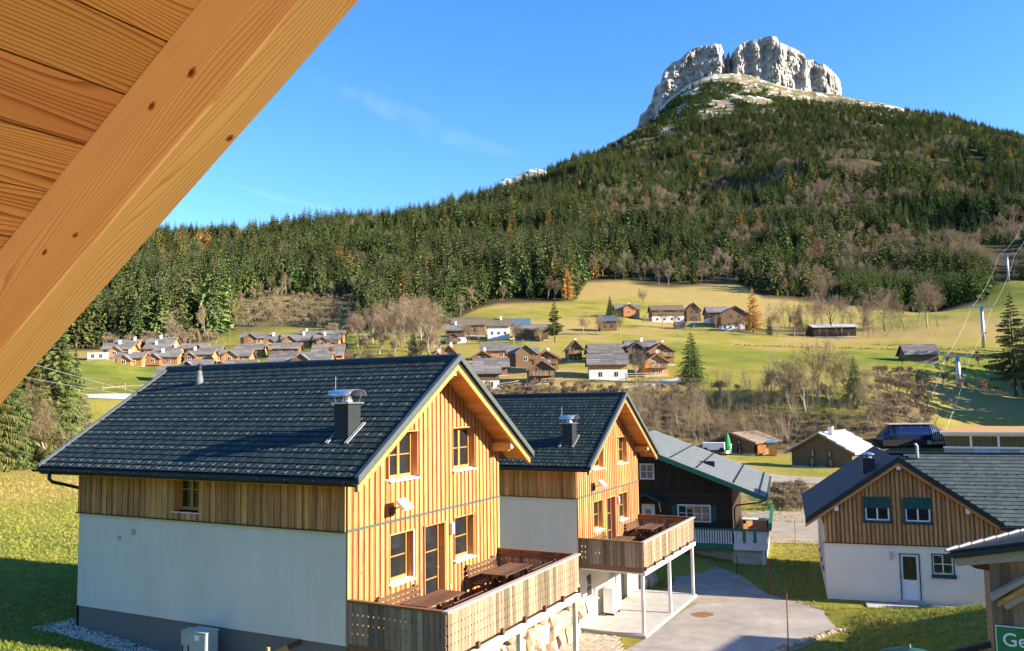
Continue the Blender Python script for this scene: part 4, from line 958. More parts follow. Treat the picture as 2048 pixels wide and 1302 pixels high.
# local axes of its parts: x along the rafter (up slope), y along the boards, z the roof normal
OM = Matrix(((D_.x, V_.x, N_.x, 0), (D_.y, V_.y, N_.y, 0), (D_.z, V_.z, N_.z, 0), (0, 0, 0, 1)))
def over(mb, name, mat):
    o = mb.build(name, mat, oh); o.matrix_local = OM; return o
DS = 1.7
sy, sz = .6925 * DS, .7215 * DS; rh, rw = .1204 * DS, .0680 * DS
r_ = MB(); c_ = .004
r_.prism([(-4.2, sy + c_, sz), (-4.2, sy + rw - c_, sz), (-4.2, sy + rw, sz + c_), (-4.2, sy + rw, sz + rh), (-4.2, sy, sz + rh), (-4.2, sy, sz + c_)], (7.4, 0, 0))
over(fix_normals(r_.build('tmp', MT['rafter'], oh)) and r_, 'rafter', MT['rafter'])
bpy.data.objects.remove(bpy.data.objects['tmp'])
fix_normals([o for o in oh.children if o.name.startswith('rafter')][0])
for k in range(-16, 19):
    s0 = (-.4205 + k * .0923) * DS
    over(MB().box(s0 - .1545 + .001, s0 - .0015, -2.6, sy + rw + .12, sz + rh + rnd.uniform(.0, .0025), sz + rh + .022), 'soffit_board', MT['soffit'] if 'soffit' in MT else MT['lark_soffit'])
over(MB().box(-4.3, 3.2, -2.62, sy + rw + .16, sz + rh + .024, sz + rh + .2), 'roof_sheet', MT['roofdark'])
over(MB().box(-4.3, 3.2, sy + rw + .02, sy + rw + .05, sz + rh - .12, sz + rh - .004), 'verge_board', MT['larch_x'])
MT['knot'] = M('knot', (.20, .075, .022), (.09, .032, .01), 60, rough=.6); MT['knotrim'] = M('knot_rim', (.46, .19, .055), (.36, .14, .04), 40, rough=.6)
def knot(px, py, face, r_, asp):
    P0 = (V_ * sy) if face == 'side' else (N_ * sz); n_ = V_ if face == 'side' else N_; rr2 = ray(px, py); P_ = rr2 * (P0.dot(n_) / rr2.dot(n_))
    a, b_, c2 = P_.dot(D_), P_.dot(V_), P_.dot(N_); mb = MB()
    for k_, (f_, d_) in enumerate(((1., .0012), (.55, .0024))):
        pts = [(a + r_ * asp * f_ * math.cos(t_) * (1 + .15 * math.sin(3 * t_)), b_, c2 + r_ * f_ * math.sin(t_)) if face == 'side' else (a + r_ * asp * f_ * math.cos(t_), b_ + r_ * f_ * math.sin(t_), c2) for t_ in [2 * math.pi * i / 16 for i in range(16)]]
        mb.prism(pts, (0, -d_, 0) if face == 'side' else (0, 0, -d_), k_)
    o = mb.build('knot', [MT['knotrim'], MT['knot']], oh); o.matrix_local = OM; fix_normals(o)
knot(384, 146, 'side', .0095, 1.5); knot(304, 213, 'side', .008, 1.5); knot(459, 276, 'under', .007, 1.5); knot(150, 470, 'under', .006, 1.4); knot(90, 505, 'side', .006, 1.6)
pw = MB()    # unseen partition added to keep the sun off the overhang
U_ = Vector((-.88947, .45699, 0))
for a, b in ((-2.2, 2.9),):
    p = [-U_ * 1.55 + V_ * a, -U_ * 1.55 + V_ * b, -U_ * 1.70 + V_ * b, -U_ * 1.70 + V_ * a]
    pw.hexa([tuple(q + Vector((0, 0, -.1))) for q in reversed(p)] + [tuple(q + Vector((0, 0, 2.78))) for q in reversed(p)])
fix_normals(pw.build('side_wall', MT['larch'], oh))  # added sun-blocking panel, out of view
fix_normals(MB().hexa([tuple(-U_ * a + V_ * b + Vector((0, 0, z))) for z in (-1.7, 2.0) for a, b in ((5, -3.1), (-3.6, -3.1), (-3.6, -3.3), (5, -3.3))]).build('bounce_wall', MT['white'], oh))  # unseen pale wall added to reflect sunlight onto the rafter
for k in range(21):  # unseen floor, made pale and wide to bounce sunlight up to the soffit
    p = [-U_ * 4.4 + V_ * (-3. + k * .2), U_ * 3.4 + V_ * (-3. + k * .2), U_ * 3.4 + V_ * (-3. + k * .2 + .194), -U_ * 4.4 + V_ * (-3. + k * .2 + .194)]
    fix_normals(MB().hexa([tuple(q + Vector((0, 0, -1.68))) for q in p] + [tuple(q + Vector((0, 0, -1.64))) for q in p]).build('bounce_floor_board', MT['sill'], oh))

# ------------------------------------------------------------------ ground surfaces near the houses
def sheet(name, pix, z, mat, lift=.0):
    """flat sheet whose outline is given by picture points on level ground"""
    pts = [atZ(px, py, z) for px, py in pix]
    bm = bmesh.new(); vs = [bm.verts.new((p.x, p.y, z + lift)) for p in pts]; f = bm.faces.new(vs)
    if f.normal.z < 0: f.normal_flip()
    f.normal_update()
    if f.normal.z < 0: f.normal_flip()
    bmesh.ops.triangulate(bm, faces=bm.faces); me = bpy.data.meshes.new(name); bm.to_mesh(me); bm.free(); me.materials.append(mat)
    return tag(link(name, me), kind='structure')
def strip(name, left, right, mat, lift=.03, nx=6):
    """strip that follows the terrain between two polylines (world x, y)"""
    def res(pl, n):
        P_ = np.array(pl, float); d = np.r_[0, np.cumsum(np.hypot(*np.diff(P_, axis=0).T))]; t = np.linspace(0, d[-1], n); return np.c_[np.interp(t, d, P_[:, 0]), np.interp(t, d, P_[:, 1])]
    n = max(8, int(max(np.hypot(*np.diff(np.array(left, float), axis=0).T).sum(), np.hypot(*np.diff(np.array(right, float), axis=0).T).sum()) / 1.2))
    a, b = res(left, n), res(right, n)
    G = np.stack([a + (b - a) * (k / nx) for k in range(nx + 1)], 1).reshape(-1, 2)
    z = height(G[:, 0], G[:, 1]) + lift
    ii = np.arange(n * (nx + 1)).reshape(n, nx + 1)
    q = np.stack([ii[:-1, :-1], ii[:-1, 1:], ii[1:, 1:], ii[1:, :-1]], -1).reshape(-1, 4)
    me = bpy.data.meshes.new(name); me.from_pydata(np.c_[G, z].tolist(), [], q.tolist()); me.materials.append(mat)
    o = link(name, me); bm = bmesh.new(); bm.from_mesh(me); bmesh.ops.recalc_face_normals(bm, faces=bm.faces)
    if sum(f.normal.z for f in bm.faces) < 0: bmesh.ops.reverse_faces(bm, faces=bm.faces)
    bm.to_mesh(me); bm.free()
    return tag(o, kind='structure')
m, nt, b = nodes('asphalt')
P = mapping(nt, 'Object'); n1 = noise_tex(nt, P, .35, 6, .65); n2 = noise_tex(nt, P, 60, 3); n3 = noise_tex(nt, P, 1.6, 5, .7)
c = ramp(nt, mth(nt, 'ADD', mth(nt, 'MULTIPLY', n1, .6), mth(nt, 'MULTIPLY', n3, .4)), [(.33, (.22, .192, .162)), (.5, (.32, .282, .238)), (.68, (.44, .385, .315))])
nt.links.new(c, b.inputs['Base Color']); b.inputs['Roughness'].default_value = .9; bump(nt, b, n2, .35, .01); MT['asphalt'] = m
MT['dirtroad'] = M('gravel_road', (.40, .335, .255), (.27, .215, .155), 1.1, rough=.95, bmp=.4, bdist=.03, detail=8)
MT['dirtmat'] = M('bare_earth', (.28, .18, .095), (.15, .095, .05), .8, rough=.95, bmp=.6, bdist=.1, detail=8)
sheet('yard', [(960, 1460), (1289, 1278), (1345, 1236), (1396, 1206), (1430, 1206), (1560, 1199), (1575, 1201), (1650, 1222), (1705, 1222), (1728, 1236), (1700, 1250), (1640, 1266), (1560, 1292), (1480, 1330), (1440, 1460)], -9.395, MT['asphalt'])
_yc = [(960, 1460), (1289, 1278), (1345, 1236), (1396, 1206), (1430, 1206), (1560, 1199), (1575, 1201), (1650, 1222), (1705, 1222), (1728, 1236), (1700, 1250), (1640, 1266), (1560, 1292), (1480, 1330), (1440, 1460)]
MT['shoulder'] = M('gravel_shoulder', (.36, .29, .18), (.19, .15, .08), 3.5, rough=.95, bmp=.6, bdist=.04, detail=9)
sheet('yard_shoulder', [(950, 1470), (1280, 1290), (1340, 1240), (1390, 1200), (1430, 1200), (1560, 1194), (1590, 1199), (1655, 1217), (1708, 1217), (1740, 1233), (1722, 1252), (1660, 1272), (1585, 1302), (1505, 1345), (1470, 1470)], -9.402, MT['shoulder'])
sheet('driveway', [(1310, 1196), (1345, 1168), (1352, 1140), (1345, 1118), (1380, 1112), (1420, 1128), (1480, 1150), (1530, 1185), (1566, 1198), (1430, 1205), (1396, 1205)], -9.398, MT['dirtroad'])
far_road = [atZ(x, y, -9.8) for x, y in [(1480, 1024), (1545, 1020), (1640, 1016), (1900, 1010)]]
near_road = [atZ(x, y, -9.8) for x, y in [(1480, 1090), (1545, 1086), (1640, 1088), (1900, 1100)]]
strip('road', [(p.x, p.y) for p in far_road], [(p.x, p.y) for p in near_road], MT['dirtroad'])
a = [atZ(x, y, -10.1) for x, y in [(1470, 948), (1560, 955), (1650, 958), (1760, 960)]]; b2 = [atZ(x, y, -10.1) for x, y in [(1470, 962), (1560, 968), (1650, 971), (1760, 974)]]
strip('valley_path', [(p.x, p.y) for p in a], [(p.x, p.y) for p in b2], MT['dirtroad'], .06)
a = [atY(x, y, Y) for x, y, Y in [(150, 790, 139), (240, 785, 141), (340, 783, 143)]]; b2 = [atY(x, y, Y) for x, y, Y in [(150, 797, 135), (240, 792, 137), (340, 790, 139)]]
strip('village_road', [(p.x, p.y) for p in a], [(p.x, p.y) for p in b2], MT['concrete'], .08)
a = [atY(x, y, Y) for x, y, Y in [(1330, 764, 172), (1370, 755, 176), (1378, 748, 180), (1345, 745, 184)]]; b2 = [atY(x, y, Y) for x, y, Y in [(1240, 782, 163), (1330, 775, 166), (1395, 762, 170), (1400, 748, 178)]]
strip('lane', [(p.x, p.y) for p in a], [(p.x, p.y) for p in b2], MT['concrete'], .08)
# slab under the second balcony with its paving lines
def H2(x, y, z=0): return in_house(CH2, x, y, z)
def in_h2(mb, name, mat, parent=None): return mb.build(name, mat, parent)
sl = empty('terrace', CH2, YAW); sl['kind'] = 'structure'
MB().box(-.05, 7.6, -2.82, .018, -.35, .09).build('slab', MT['concrete'], sl)
for i in range(9):
    for j in range(4): MB().box(-.02 + i * .845, -.02 + i * .845 + .837, -2.79 + j * .70, -2.79 + j * .70 + .692, .0901, .112 + rnd.uniform(0, .003)).build('paving_slab', MT['concrete'], sl)
# grass pavers beside it
gp = MB(); k = 0
for i in range(30):
    for j in range(36):
        p = H2(-.25 - i * .2 - (j % 2) * .1, -2.75 + j * .2 - 1.2)
        if p.x < 4 and (p - Vector((1.28, 32.6, 0))).xy.length < 4.2:
            q = MB(); T = Matrix.Translation((p.x, p.y, -9.42)) @ Matrix.Rotation(YAW, 4, 'Z')
            q.box(-.085, .085, -.085, .085, -.05, .03 + rnd.uniform(-.006, .006)); gp.add([T @ Vector(v) for v in q.v], q.f)
o = gp.build('grass_pavers', M('paver', (.52, .44, .32), (.42, .35, .25), 3, rough=.9, var=.15)); tag(o, 'grid of small beige grass pavers beside the second chalet slab', 'paving', kind='stuff')

# edge stones of the yard
kb = empty('kerb', (0, 0, -9.4)); kb['kind'] = 'structure'
_kp = [atZ(px, py, -9.4) for px, py in [(1736, 1238), (1712, 1252), (1650, 1270), (1572, 1297), (1500, 1334), (1470, 1380)]]
KERB = []
for a, b_ in zip(_kp[:-1], _kp[1:]):
    n = max(2, int((b_ - a).length / .22))
    for k in range(n): q_ = a.lerp(b_, (k + rnd.random() * .4) / n); KERB.append((q_.x + rnd.uniform(-.08, .08), q_.y + rnd.uniform(-.08, .08)))
# boulder walls
def boulder(seed, r):
    q = random.Random(seed); bm = bmesh.new(); bmesh.ops.create_icosphere(bm, subdivisions=2, radius=1)
    for v in bm.verts:
        n = v.co.normalized()
        k = 1 + .22 * math.sin(n.x * 3.1 + seed) * math.cos(n.y * 2.7 + seed * 2) + q.uniform(-.06, .06)
        v.co = Vector([math.copysign(abs(c) ** .62, c) for c in n]) * k * .8
    me = bpy.data.meshes.new('boulder'); bm.to_mesh(me); bm.free(); me.materials.append(MT['stone']); return me
BL = [boulder(i, 1) for i in range(7)]
def boulder_wall(name, label, a, b, z0, z1, n, rows):
    w_ = empty(name, (a[0], a[1], z0), 0, label, 'stone wall')
    A, B = Vector((a[0], a[1], 0)), Vector((b[0], b[1], 0)); d = (B - A); L = d.length; ang = math.atan2(d.y, d.x)
    for r in range(rows):
        for k in range(n):
            o = link('boulder', BL[rnd.randrange(7)], w_); t = (k + .5 + (r % 2) * .5 + rnd.uniform(-.15, .15)) / n
            sx, sz_ = L / n * .62 * rnd.uniform(.85, 1.2), (z1 - z0) / rows * .62 * rnd.uniform(.85, 1.25)
            p = d * t; o.location = (p.x + rnd.uniform(-.1, .1), p.y + rnd.uniform(-.1, .1), (r + .5) * (z1 - z0) / rows)
            o.scale = (sx, .5, sz_); o.rotation_euler = (rnd.uniform(-.25, .25), rnd.uniform(-.35, .35), ang + rnd.uniform(-.25, .25))
    return w_
boulder_wall('boulder_wall', 'rough wall of pale boulders between the two timber chalets', (-.9, 27.3), (2.35, 34.4), -9.55, -7.25, 9, 3)
boulder_wall('boulder_wall', 'short boulder pile at the far corner of the second chalet', (5.95, 41.6), (7.0, 43.6), -9.5, -7.9, 3, 2)

for x_, y_ in KERB:
    o = link('edge_stone', BL[rnd.randrange(7)], kb); o.location = (x_, y_, .02); s_ = rnd.uniform(.07, .15); o.scale = (s_ * 1.3, s_, s_ * .7); o.rotation_euler = (0, 0, rnd.uniform(0, 6))
ro = empty('rock_outcrop', atY(1040, 372, 1440), 0, 'pale rock outcrop showing on the ridge left of the summit', 'rock')
ROK = []
for me_ in BL[:4]: m2 = me_.copy(); m2.materials.clear(); m2.materials.append(MT['cliff']); ROK.append(m2)
for k, (px, py, s_) in enumerate([(1008, 380, 13), (1020, 373, 15), (1032, 370, 12), (1044, 363, 17), (1056, 358, 14), (1068, 352, 15), (1078, 348, 12)]):
    o = link('rock', ROK[k % 4], ro); o.location = atY(px, py, 1440) - atY(1040, 372, 1440); o.scale = (s_ * 1.3, s_, s_ * .9); o.rotation_euler = (0, .3, k)
# heat pumps
def heat_pump(label, loc, rz, w=1.05, h=1.15, d=.42):
    t = empty('heat_pump', loc, rz, label, 'heat pump', 'heat pumps')
    MB().box(-w / 2, w / 2, -d / 2, d / 2, .12, h).build('casing', MT['pvc'], t)
    gr = MB().box(-w * .36, w * .42, -d / 2 - .012, -d / 2 - .001, .22, h - .1).build('fan_panel', MT['cabinet'], t)
    for k in range(12): MB().box(-w * .34, w * .40, -d / 2 - .024, -d / 2 - .0121, .25 + k * (h - .42) / 12, .25 + k * (h - .42) / 12 + .022).build('slat', MT['galv'], gr)
    for x in (-w * .35, w * .35): MB().box(x - .04, x + .04, -d / 2 + .02, d / 2 - .02, 0, .1195).build('foot', MT['black'], t)
    return t
heat_pump('white heat pump standing under the second chalet balcony', H2(2.7, -.42, .112), YAW)
# cable cabinets beside the near chalet
def H1(x, y, z=0): return in_house(CH1, x, y, z)
def cabinet(label, x, y, z0, z1, w, d, badge):
    t = empty('cable_cabinet', H1(x, y, z0), YAW - math.pi / 2, label, 'cabinet', 'cable cabinets')
    h = z1 - z0
    MB().box(-w / 2, w / 2, -d / 2, d / 2, 0, h - .03).build('housing', MT['cabinet'], t)
    MB().hexa([(-w / 2 - .015, -d / 2 - .02, h - .03), (w / 2 + .015, -d / 2 - .02, h - .03), (w / 2 + .015, d / 2 + .015, h - .03), (-w / 2 - .015, d / 2 + .015, h - .03), (-w / 2 - .015, -d / 2 - .02, h - .01), (w / 2 + .015, -d / 2 - .02, h - .01), (w / 2 + .015, d / 2 + .015, h + .01), (-w / 2 - .015, d / 2 + .015, h + .01)]).build('lid', MT['cabinet'], t)
    dr = MB().box(-w / 2 + .02, w / 2 - .02, -d / 2 - .012, -d / 2 - .001, .03, h - .05).build('door', MT['cabinet'], t)
    MB().box(-w / 2 + .05, -w / 2 + .085, -d / 2 - .03, -d / 2 - .0121, h - .62, h - .36).build('handle', MT['black'], dr)
    if badge: MB().box(-.06, .10, -d / 2 - .016, -d / 2 - .0122, h - .22, h - .09).build('badge', MT['lampw'], dr)
cabinet('narrow grey cable cabinet against the near chalet wall', -.42, 4.66, 1.55, 2.60, .42, .26, False)
cabinet('wide grey cable cabinet with a white sticker beside the near chalet wall', -.58, 4.08, 1.55, 2.70, .66, .38, True)
# wooden handrail at the foot of the near wall
wr = empty('wooden_handrail', H1(-.2, 1.6, 1.4), YAW, 'short sloping wooden handrail at the foot of the near chalet', 'handrail')
MB().beam((-.08, -.05, 1.08), (-1.55, 1.05, .42), .05, .14).build('rail', MT['larch_x'], wr); MB().box(-.50, -.43, .18, .25, 0, 1.16).build('post', MT['larch'], wr); MB().beam((.17, -.25, 1.19), (-.09, -.045, 1.085), .04, .12).build('bracket', MT['brownstain'], wr)
# gravel drip strip along the near chalet
gs = MB(); q = random.Random(3)
for k in range(2600):
    y = q.uniform(1.5, 10.6); x = q.uniform(-.75, .03) if y < 9.8 else q.uniform(-.8, .5); p = H1(x, y)
    z = hz(p.x, p.y) if k < 0 else None
    gs.v.append((p.x, p.y, 0)); gs.f.append((k,))
xy = np.array([v[:2] for v in gs.v]); zz = height(xy[:, 0], xy[:, 1])
PEB = []
for i in range(3):
    bm = bmesh.new(); bmesh.ops.create_icosphere(bm, subdivisions=1, radius=1)
    for v in bm.verts: v.co = v.co * q.uniform(.7, 1.1); v.co.z *= .6
    me = bpy.data.meshes.new('pebble'); bm.to_mesh(me); bm.free(); me.materials.append(MT['gravel']); PEB.append(me)
scatter('gravel', 'pale gravel strip along the foot of the near chalet wall', np.c_[xy, zz + .01], [q.uniform(0, 6) for _ in xy], [q.uniform(.02, .055) for _ in xy], [q.randrange(3) for _ in xy], PEB, 'gravel')
# manhole, gully, snow poles
p = atZ(1406, 1229, -9.39); t = empty('manhole_cover', (p.x, p.y, -9.392), 0, 'round rusty manhole cover in the asphalt yard', 'manhole cover')
MT['rust'] = M('rust', (.30, .13, .045), (.20, .085, .03), 8, rough=.85)
MB().tube([(0, 0, 0), (0, 0, .012)], .42, 24).build('lid', MT['rust'], t); 
rim = MB(); n = 24
for k in range(n):
    a, b_ = 2 * math.pi * k / n, 2 * math.pi * (k + 1) / n
    rim.hexa([(.44 * math.cos(a), .44 * math.sin(a), 0), (.49 * math.cos(a), .49 * math.sin(a), 0), (.49 * math.cos(b_), .49 * math.sin(b_), 0), (.44 * math.cos(b_), .44 * math.sin(b_), 0), (.44 * math.cos(a), .44 * math.sin(a), .01), (.49 * math.cos(a), .49 * math.sin(a), .01), (.49 * math.cos(b_), .49 * math.sin(b_), .01), (.44 * math.cos(b_), .44 * math.sin(b_), .01)])
rim.build('rim', MT['galv'], t)
p = atZ(1669, 1229, -9.39); t = empty('drain_grate', (p.x, p.y, -9.392), R(-18), 'small rusty drain grate at the edge of the yard', 'grate')
MB().box(-.34, .34, -.22, .22, 0, .004).build('pit', MT['black'], t)
for k in range(8): MB().box(-.33 + k * .085, -.33 + k * .085 + .05, -.2, .2, .0041, .02).build('bar', MT['rust'], t)
MT['redpole'] = M('red_pole', (.26, .045, .02), (.18, .035, .018), 6, rough=.6)
for px, py, top, lb in [(1538, 1192, 1120, 'red snow pole beside the driveway bend'), (1577, 1318, 1190, 'tall thin red snow pole rising from the bottom edge of the picture'), (1590, 1078, 1032, 'red snow pole by the gravel road next to the white house'), (1473, 1152, 1112, 'short red snow pole on the grass below the dark chalet')]:
    p = atZ(px, py, -9.45); h = (py - top) / FPX * p.y; t = empty('snow_pole', (p.x, p.y, hz(p.x, p.y) - .05), 0, lb, 'pole', 'snow poles')
    MB().tube([(0, 0, 0), (.02, 0, h * .5), (.03, .01, h)], .022, 6).build('shaft', MT['redpole'], t); MB().tube([(.03, .01, h * .97), (.03, .01, h + .03)], .027, 6).build('tip', MT['black'], t)

# ------------------------------------------------------------------ dark chalet with green trim
def local(Vec, ang): return Matrix.Translation(Vec) @ Matrix.Rotation(ang, 4, 'Z')
A18 = R(-18)
dc = empty('dark_chalet', (12.86, 50.0, -8.51), A18, 'dark brown wooden chalet with pale metal roof and green trim', 'chalet')
def dz(x): return 5.97 - .39 * abs(x + 6.3)
XL, XR, YB = -12.6, 0., 11.
fix_normals(MB().prism([(XL + .06, .06, -1.3), (XR - .06, .06, -1.3), (XR - .06, .06, dz(0) - .3), (-6.3, .06, dz(-6.3) - .3), (XL + .06, .06, dz(XL) - .3)], (0, YB, 0)).build('wall', MT['darkwood'], dc))
bo = Adder(True, 'log', MT['darkwood_x'], dc)
for k in range(15):
    z = -.1 + k * .19
    for a, b_ in pieces([(XL, XR)], [c_ for c_ in [(-5.37, -4.55), (-3.2, -1.25)] if (c_[0] < -4 and z < 2.1) or (c_[0] > -4 and .95 < z < 2.05)]): bo.box(a, b_, -.03 - .012 * (k % 2), .06, z, z + .182)
bo2 = Adder(False, 'upper_board', MT['darkwood'], dc)
x = XL
while x < XR:
    for a, b_ in pieces([(2.76, dz(x + .07) - .28)], [(3.5, 4.5)] if -5.5 < x < -4.55 else []): bo2.box(x, x + .15, -.025 - .012 * (int(x * 100) % 2), .06, a, b_)
    x += .158
bo2.done()
rf = MB(); yf, yb = -1.4, 12.4
for s in (-1, 1):
    xe = 1.95 if s > 0 else -14.55
    A = [(xe, yf, dz(xe) - .16), (-6.3, yf, 5.97 - .16), (-6.3, yf, 5.97), (xe, yf, dz(xe))]
    rf.prism(A, (0, yb - yf, 0))
droof = fix_normals(rf.build('roof', MT['black'], dc))
MT['greenmetal'] = M('pale_green_metal', (.36, .385, .35), (.27, .295, .27), 2.5, rough=.45, spec=.5, var=.1)
rib = MB(); y = yf + .06
while y < yb - .05:
    for s in (-1, 1):
        xe = 1.95 if s > 0 else -14.55
        rib.beam((xe, y, dz(xe) + .02), (-6.3, y, 5.97 + .02), .10, .04)
    y += .20
tag(rib.build('sheet_ribs', MT['greenmetal'], droof), kind='stuff')
for xx in (-3.4, -1.9, .2, 1.6):
    MB().beam((xx, yf + .3, dz(xx) + .09), (xx, yb - .3, dz(xx) + .09), .05, .06).build('snow_guard', MT['black'], droof)
MB().box(-3.0, -1.2, 3.2, 3.5, dz(-2.1) - .35, dz(-2.1) + .06).build('roof_hatch', MT['roofdark'], droof)
for s in (-1, 1):
    xe = 1.97 if s > 0 else -14.57
    p = [(xe, yf - .03, dz(xe) - .27), (xe, yf + .03, dz(xe) - .27), (-6.3, yf + .03, 5.70), (-6.3, yf - .03, 5.70)]
    fix_normals(MB().hexa(p + [(a, b_, c_ + .23) for a, b_, c_ in p]).build('verge', MT['green'], droof))
for xx in (-.7, -3.6): MB().box(xx - .1, xx + .1, yf + .15, .05, dz(xx) - .50, dz(xx) - .26).build('purlin', MT['darkwood'], dc)
MB().tube([(1.98, yf + .1, dz(1.95) - .12), (1.98, yb - .1, dz(1.95) - .12)], .075, 6).build('gutter', MT['roofdark'], dc)
MB().tube([(1.98, yf + .35, dz(1.95) - .18), (1.6, -.6, 2.35), (.25, -.12, 2.1), (.12, -.1, 1.9), (.12, -.1, 0)], .05, 6).build('downpipe', MT['roofdark'], dc)
def wframe(parent, x0, x1, z0, z1, mat, n=2, rows=2, y=-.06, t=.09, nm='window'):
    wd = empty_part(nm, parent)
    MB().box(x0 - t, x0, y - .04, y + .06, z0 - t, z1 + t).box(x1, x1 + t, y - .04, y + .06, z0 - t, z1 + t).box(x0, x1, y - .04, y + .06, z1, z1 + t).box(x0, x1, y - .04, y + .06, z0 - t, z0).build('frame', mat, wd)
    dx, dzz = (x1 - x0) / n, (z1 - z0) / rows; bars = MB()
    for i in range(1, n): bars.box(x0 + dx * i - .025, x0 + dx * i + .025, y - .01, y + .02, z0, z1)
    for j in range(1, rows): bars.box(x0, x1, y - .006, y + .016, z0 + dzz * j - .015, z0 + dzz * j + .015)
    if bars.v: bars.build('glazing_bar', MT['whitep'] if mat is not MT['winwood'] else mat, wd)
    MB().box(x0, x1, y + .021, y + .035, z0, z1).build('pane', MT['glass'], wd)
    return wd
wframe(dc, -3.12, -1.33, 1.13, 1.98, MT['whitep'], 4, 2)
wframe(dc, -5.33, -4.62, 3.60, 4.38, MT['whitep'], 2, 2)
for xx in (-3.52, -1.22): MB().box(xx, xx + .32, -.10, -.05, 1.08, 2.03).build('shutter', MT['teal'], dc)
d = MB().box(-5.36, -4.56, -.05, .02, .0, 2.03).build('door', MT['whitep'], dc); MB().box(-5.12, -4.80, -.062, -.051, 1.0, 1.72).build('pane', MT['glass'], d)
for zz in (1.24, 1.48): MB().box(-5.12, -4.80, -.072, -.0621, zz - .015, zz + .015).build('glazing_bar', MT['whitep'], d)
pr = MB()
for s in (-1, 1): pr.beam((-4.96, -.55, 2.72), (-4.96 + s * .95, -.55, 2.22), 1.1, .07)
fix_normals(pr.build('porch_roof', MT['teal'], dc)); MB().beam((-4.2, -.08, 1.6), (-4.2, -.8, 2.25), .07, .07).beam((-5.7, -.08, 1.6), (-5.7, -.8, 2.25), .07, .07).build('porch_brace', MT['whitep'], dc)
tr = MB().box(-6.5, 1.9, -1.6, -.05, -.16, 0).box(.02, 1.9, -.05, 9.5, -.16, 0).build('balcony', MT['deck'], dc)
MB().box(-6.5, .1, -1.66, -1.601, -.22, .1).build('edge_beam', MT['green'], tr)
MB().box(.1, 1.95, -1.66, -1.601, -.22, .12).build('edge_board', MT['whitep'], tr)
for k in range(46):
    xx = -6.45 + k * .142
    MB().box(xx, xx + .085, -1.64, -1.61, .1001, .86).build('baluster', MT['whitep'], tr)
MB().box(-6.5, .12, -1.70, -1.58, .8605, .95).box(-6.5, .1, -1.60, -1.57, .18, .24).build('handrail', MT['green'], tr)
for k in range(13):
    xx = .14 + k * .142
    MB().box(xx, xx + .125, -1.655, -1.62, .13, .86).build('panel_board', MT['whitep'], tr)
for xx in (.62, 1.20): MB().box(xx, xx + .16, -1.68, -1.656, .2, .84).build('ornament', MT['green'], tr)
MB().box(.12, 2.0, -1.72, -1.58, .8605, .96).build('corner_rail', MT['green'], tr)
for k in range(64):
    yy = -1.55 + k * .172
    MB().hexa([(1.93, yy, -.1), (1.96, yy, -.1), (1.96, yy + .15, -.1), (1.93, yy + .15, -.1), (2.06, yy, .92), (2.09, yy, .92), (2.09, yy + .15, .92), (2.06, yy + .15, .92)]).build('side_board', MT['whitep'] if k % 3 else MT['green'], tr)
MB().box(1.98, 2.2, -1.72, 9.5, .921, 1.0).build('side_rail', MT['green'], tr)
gw = MB().box(-6.4, .02, -.9, -.6, -1.5, -.161).build('base_wall', MT['greenwall'], dc)
gg = MB().box(.02, 1.85, -1.45, 8, -1.5, -.2).build('garage', MT['greenwall'], dc)
for k in range(9): MB().box(.12 + k * .17, .12 + k * .17 + .162, -1.49, -1.451, -1.45, -.32).build('garage_board', MT['greenwall'], gg)
MB().box(1.66, 1.80, -1.52, -1.451, -1.5, -.2).build('jamb', MT['whitep'], gg)
# terrace furniture
for xx, yy, lb in [(.75, .6, 'pale wooden chair on the dark chalet terrace, near the corner'), (.95, 1.9, 'pale wooden chair farther along the dark chalet terrace')]:
    q_ = dc.matrix_basis @ Vector((xx, yy, 0)); t = empty('terrace_chair', q_, A18 + .6, lb, 'chair', 'chairs on the dark chalet terrace')
    MB().box(-.22, .22, -.22, .22, .42, .46).build('seat', MT['cabinwood'], t); MB().box(-.22, .22, .19, .23, .5, .92).build('backrest', MT['cabinwood'], t)
    for a in (-.2, .2):
        for b_ in (-.2, .2): MB().box(a - .02, a + .02, b_ - .02, b_ + .02, 0, .4199).build('leg', MT['cabinwood'], t)
q_ = dc.matrix_basis @ Vector((1.15, 4.2, 0)); t = empty('terrace_table', q_, A18, 'white topped table on the dark chalet terrace', 'table')
MB().box(-.8, .8, -.4, .4, .70, .75).build('top', MT['whitep'], t)
for a in (-.7, .7): MB().box(a - .04, a + .04, -.3, .3, 0, .6999).build('leg', MT['darkwood'], t)

# ------------------------------------------------------------------ white house with board gable
h4 = empty('white_house', (14.42, 39.54, -9.4), A18, 'white rendered house with brown board gable and dark tiled roof', 'house')
AX, AZ_, EX, EZ = 3.26, 6.43, -.80, 3.58; S4 = (AZ_ - EZ) / (AX - EX)
def z4(x): return AZ_ - S4 * abs(x - AX)
fix_normals(MB().prism([(.25, .25, 0), (6.4, .25, 0), (6.4, .25, z4(6.4) - .2), (AX, .25, AZ_ - .25), (.25, .25, z4(.25) - .2)], (0, 9.6, 0)).build('wall', MT['white'], h4))
fr = MB(); hol = [(3.15, 3.95, 0.16, 2.16), (4.49, 5.33, 1.33, 2.2)]
xs = sorted({0, 6.5, 13.} | {v for h_ in hol for v in h_[:2]})
for a, b_ in zip(xs[:-1], xs[1:]):
    for c_, d_ in pieces([(-.3, 2.55)], [h_[2:] for h_ in hol if h_[0] < (a + b_) / 2 < h_[1]]): fr.box(a, b_, 0, .25, c_, d_)
fr.box(0, .25, .25, 2.2, -.3, 3.3).box(0, .25, 3.1, 4.6, -.3, 3.3).box(0, .25, 5.5, 7.2, -.3, 3.3).box(0, .25, 8.0, 9.9, -.3, 3.3)
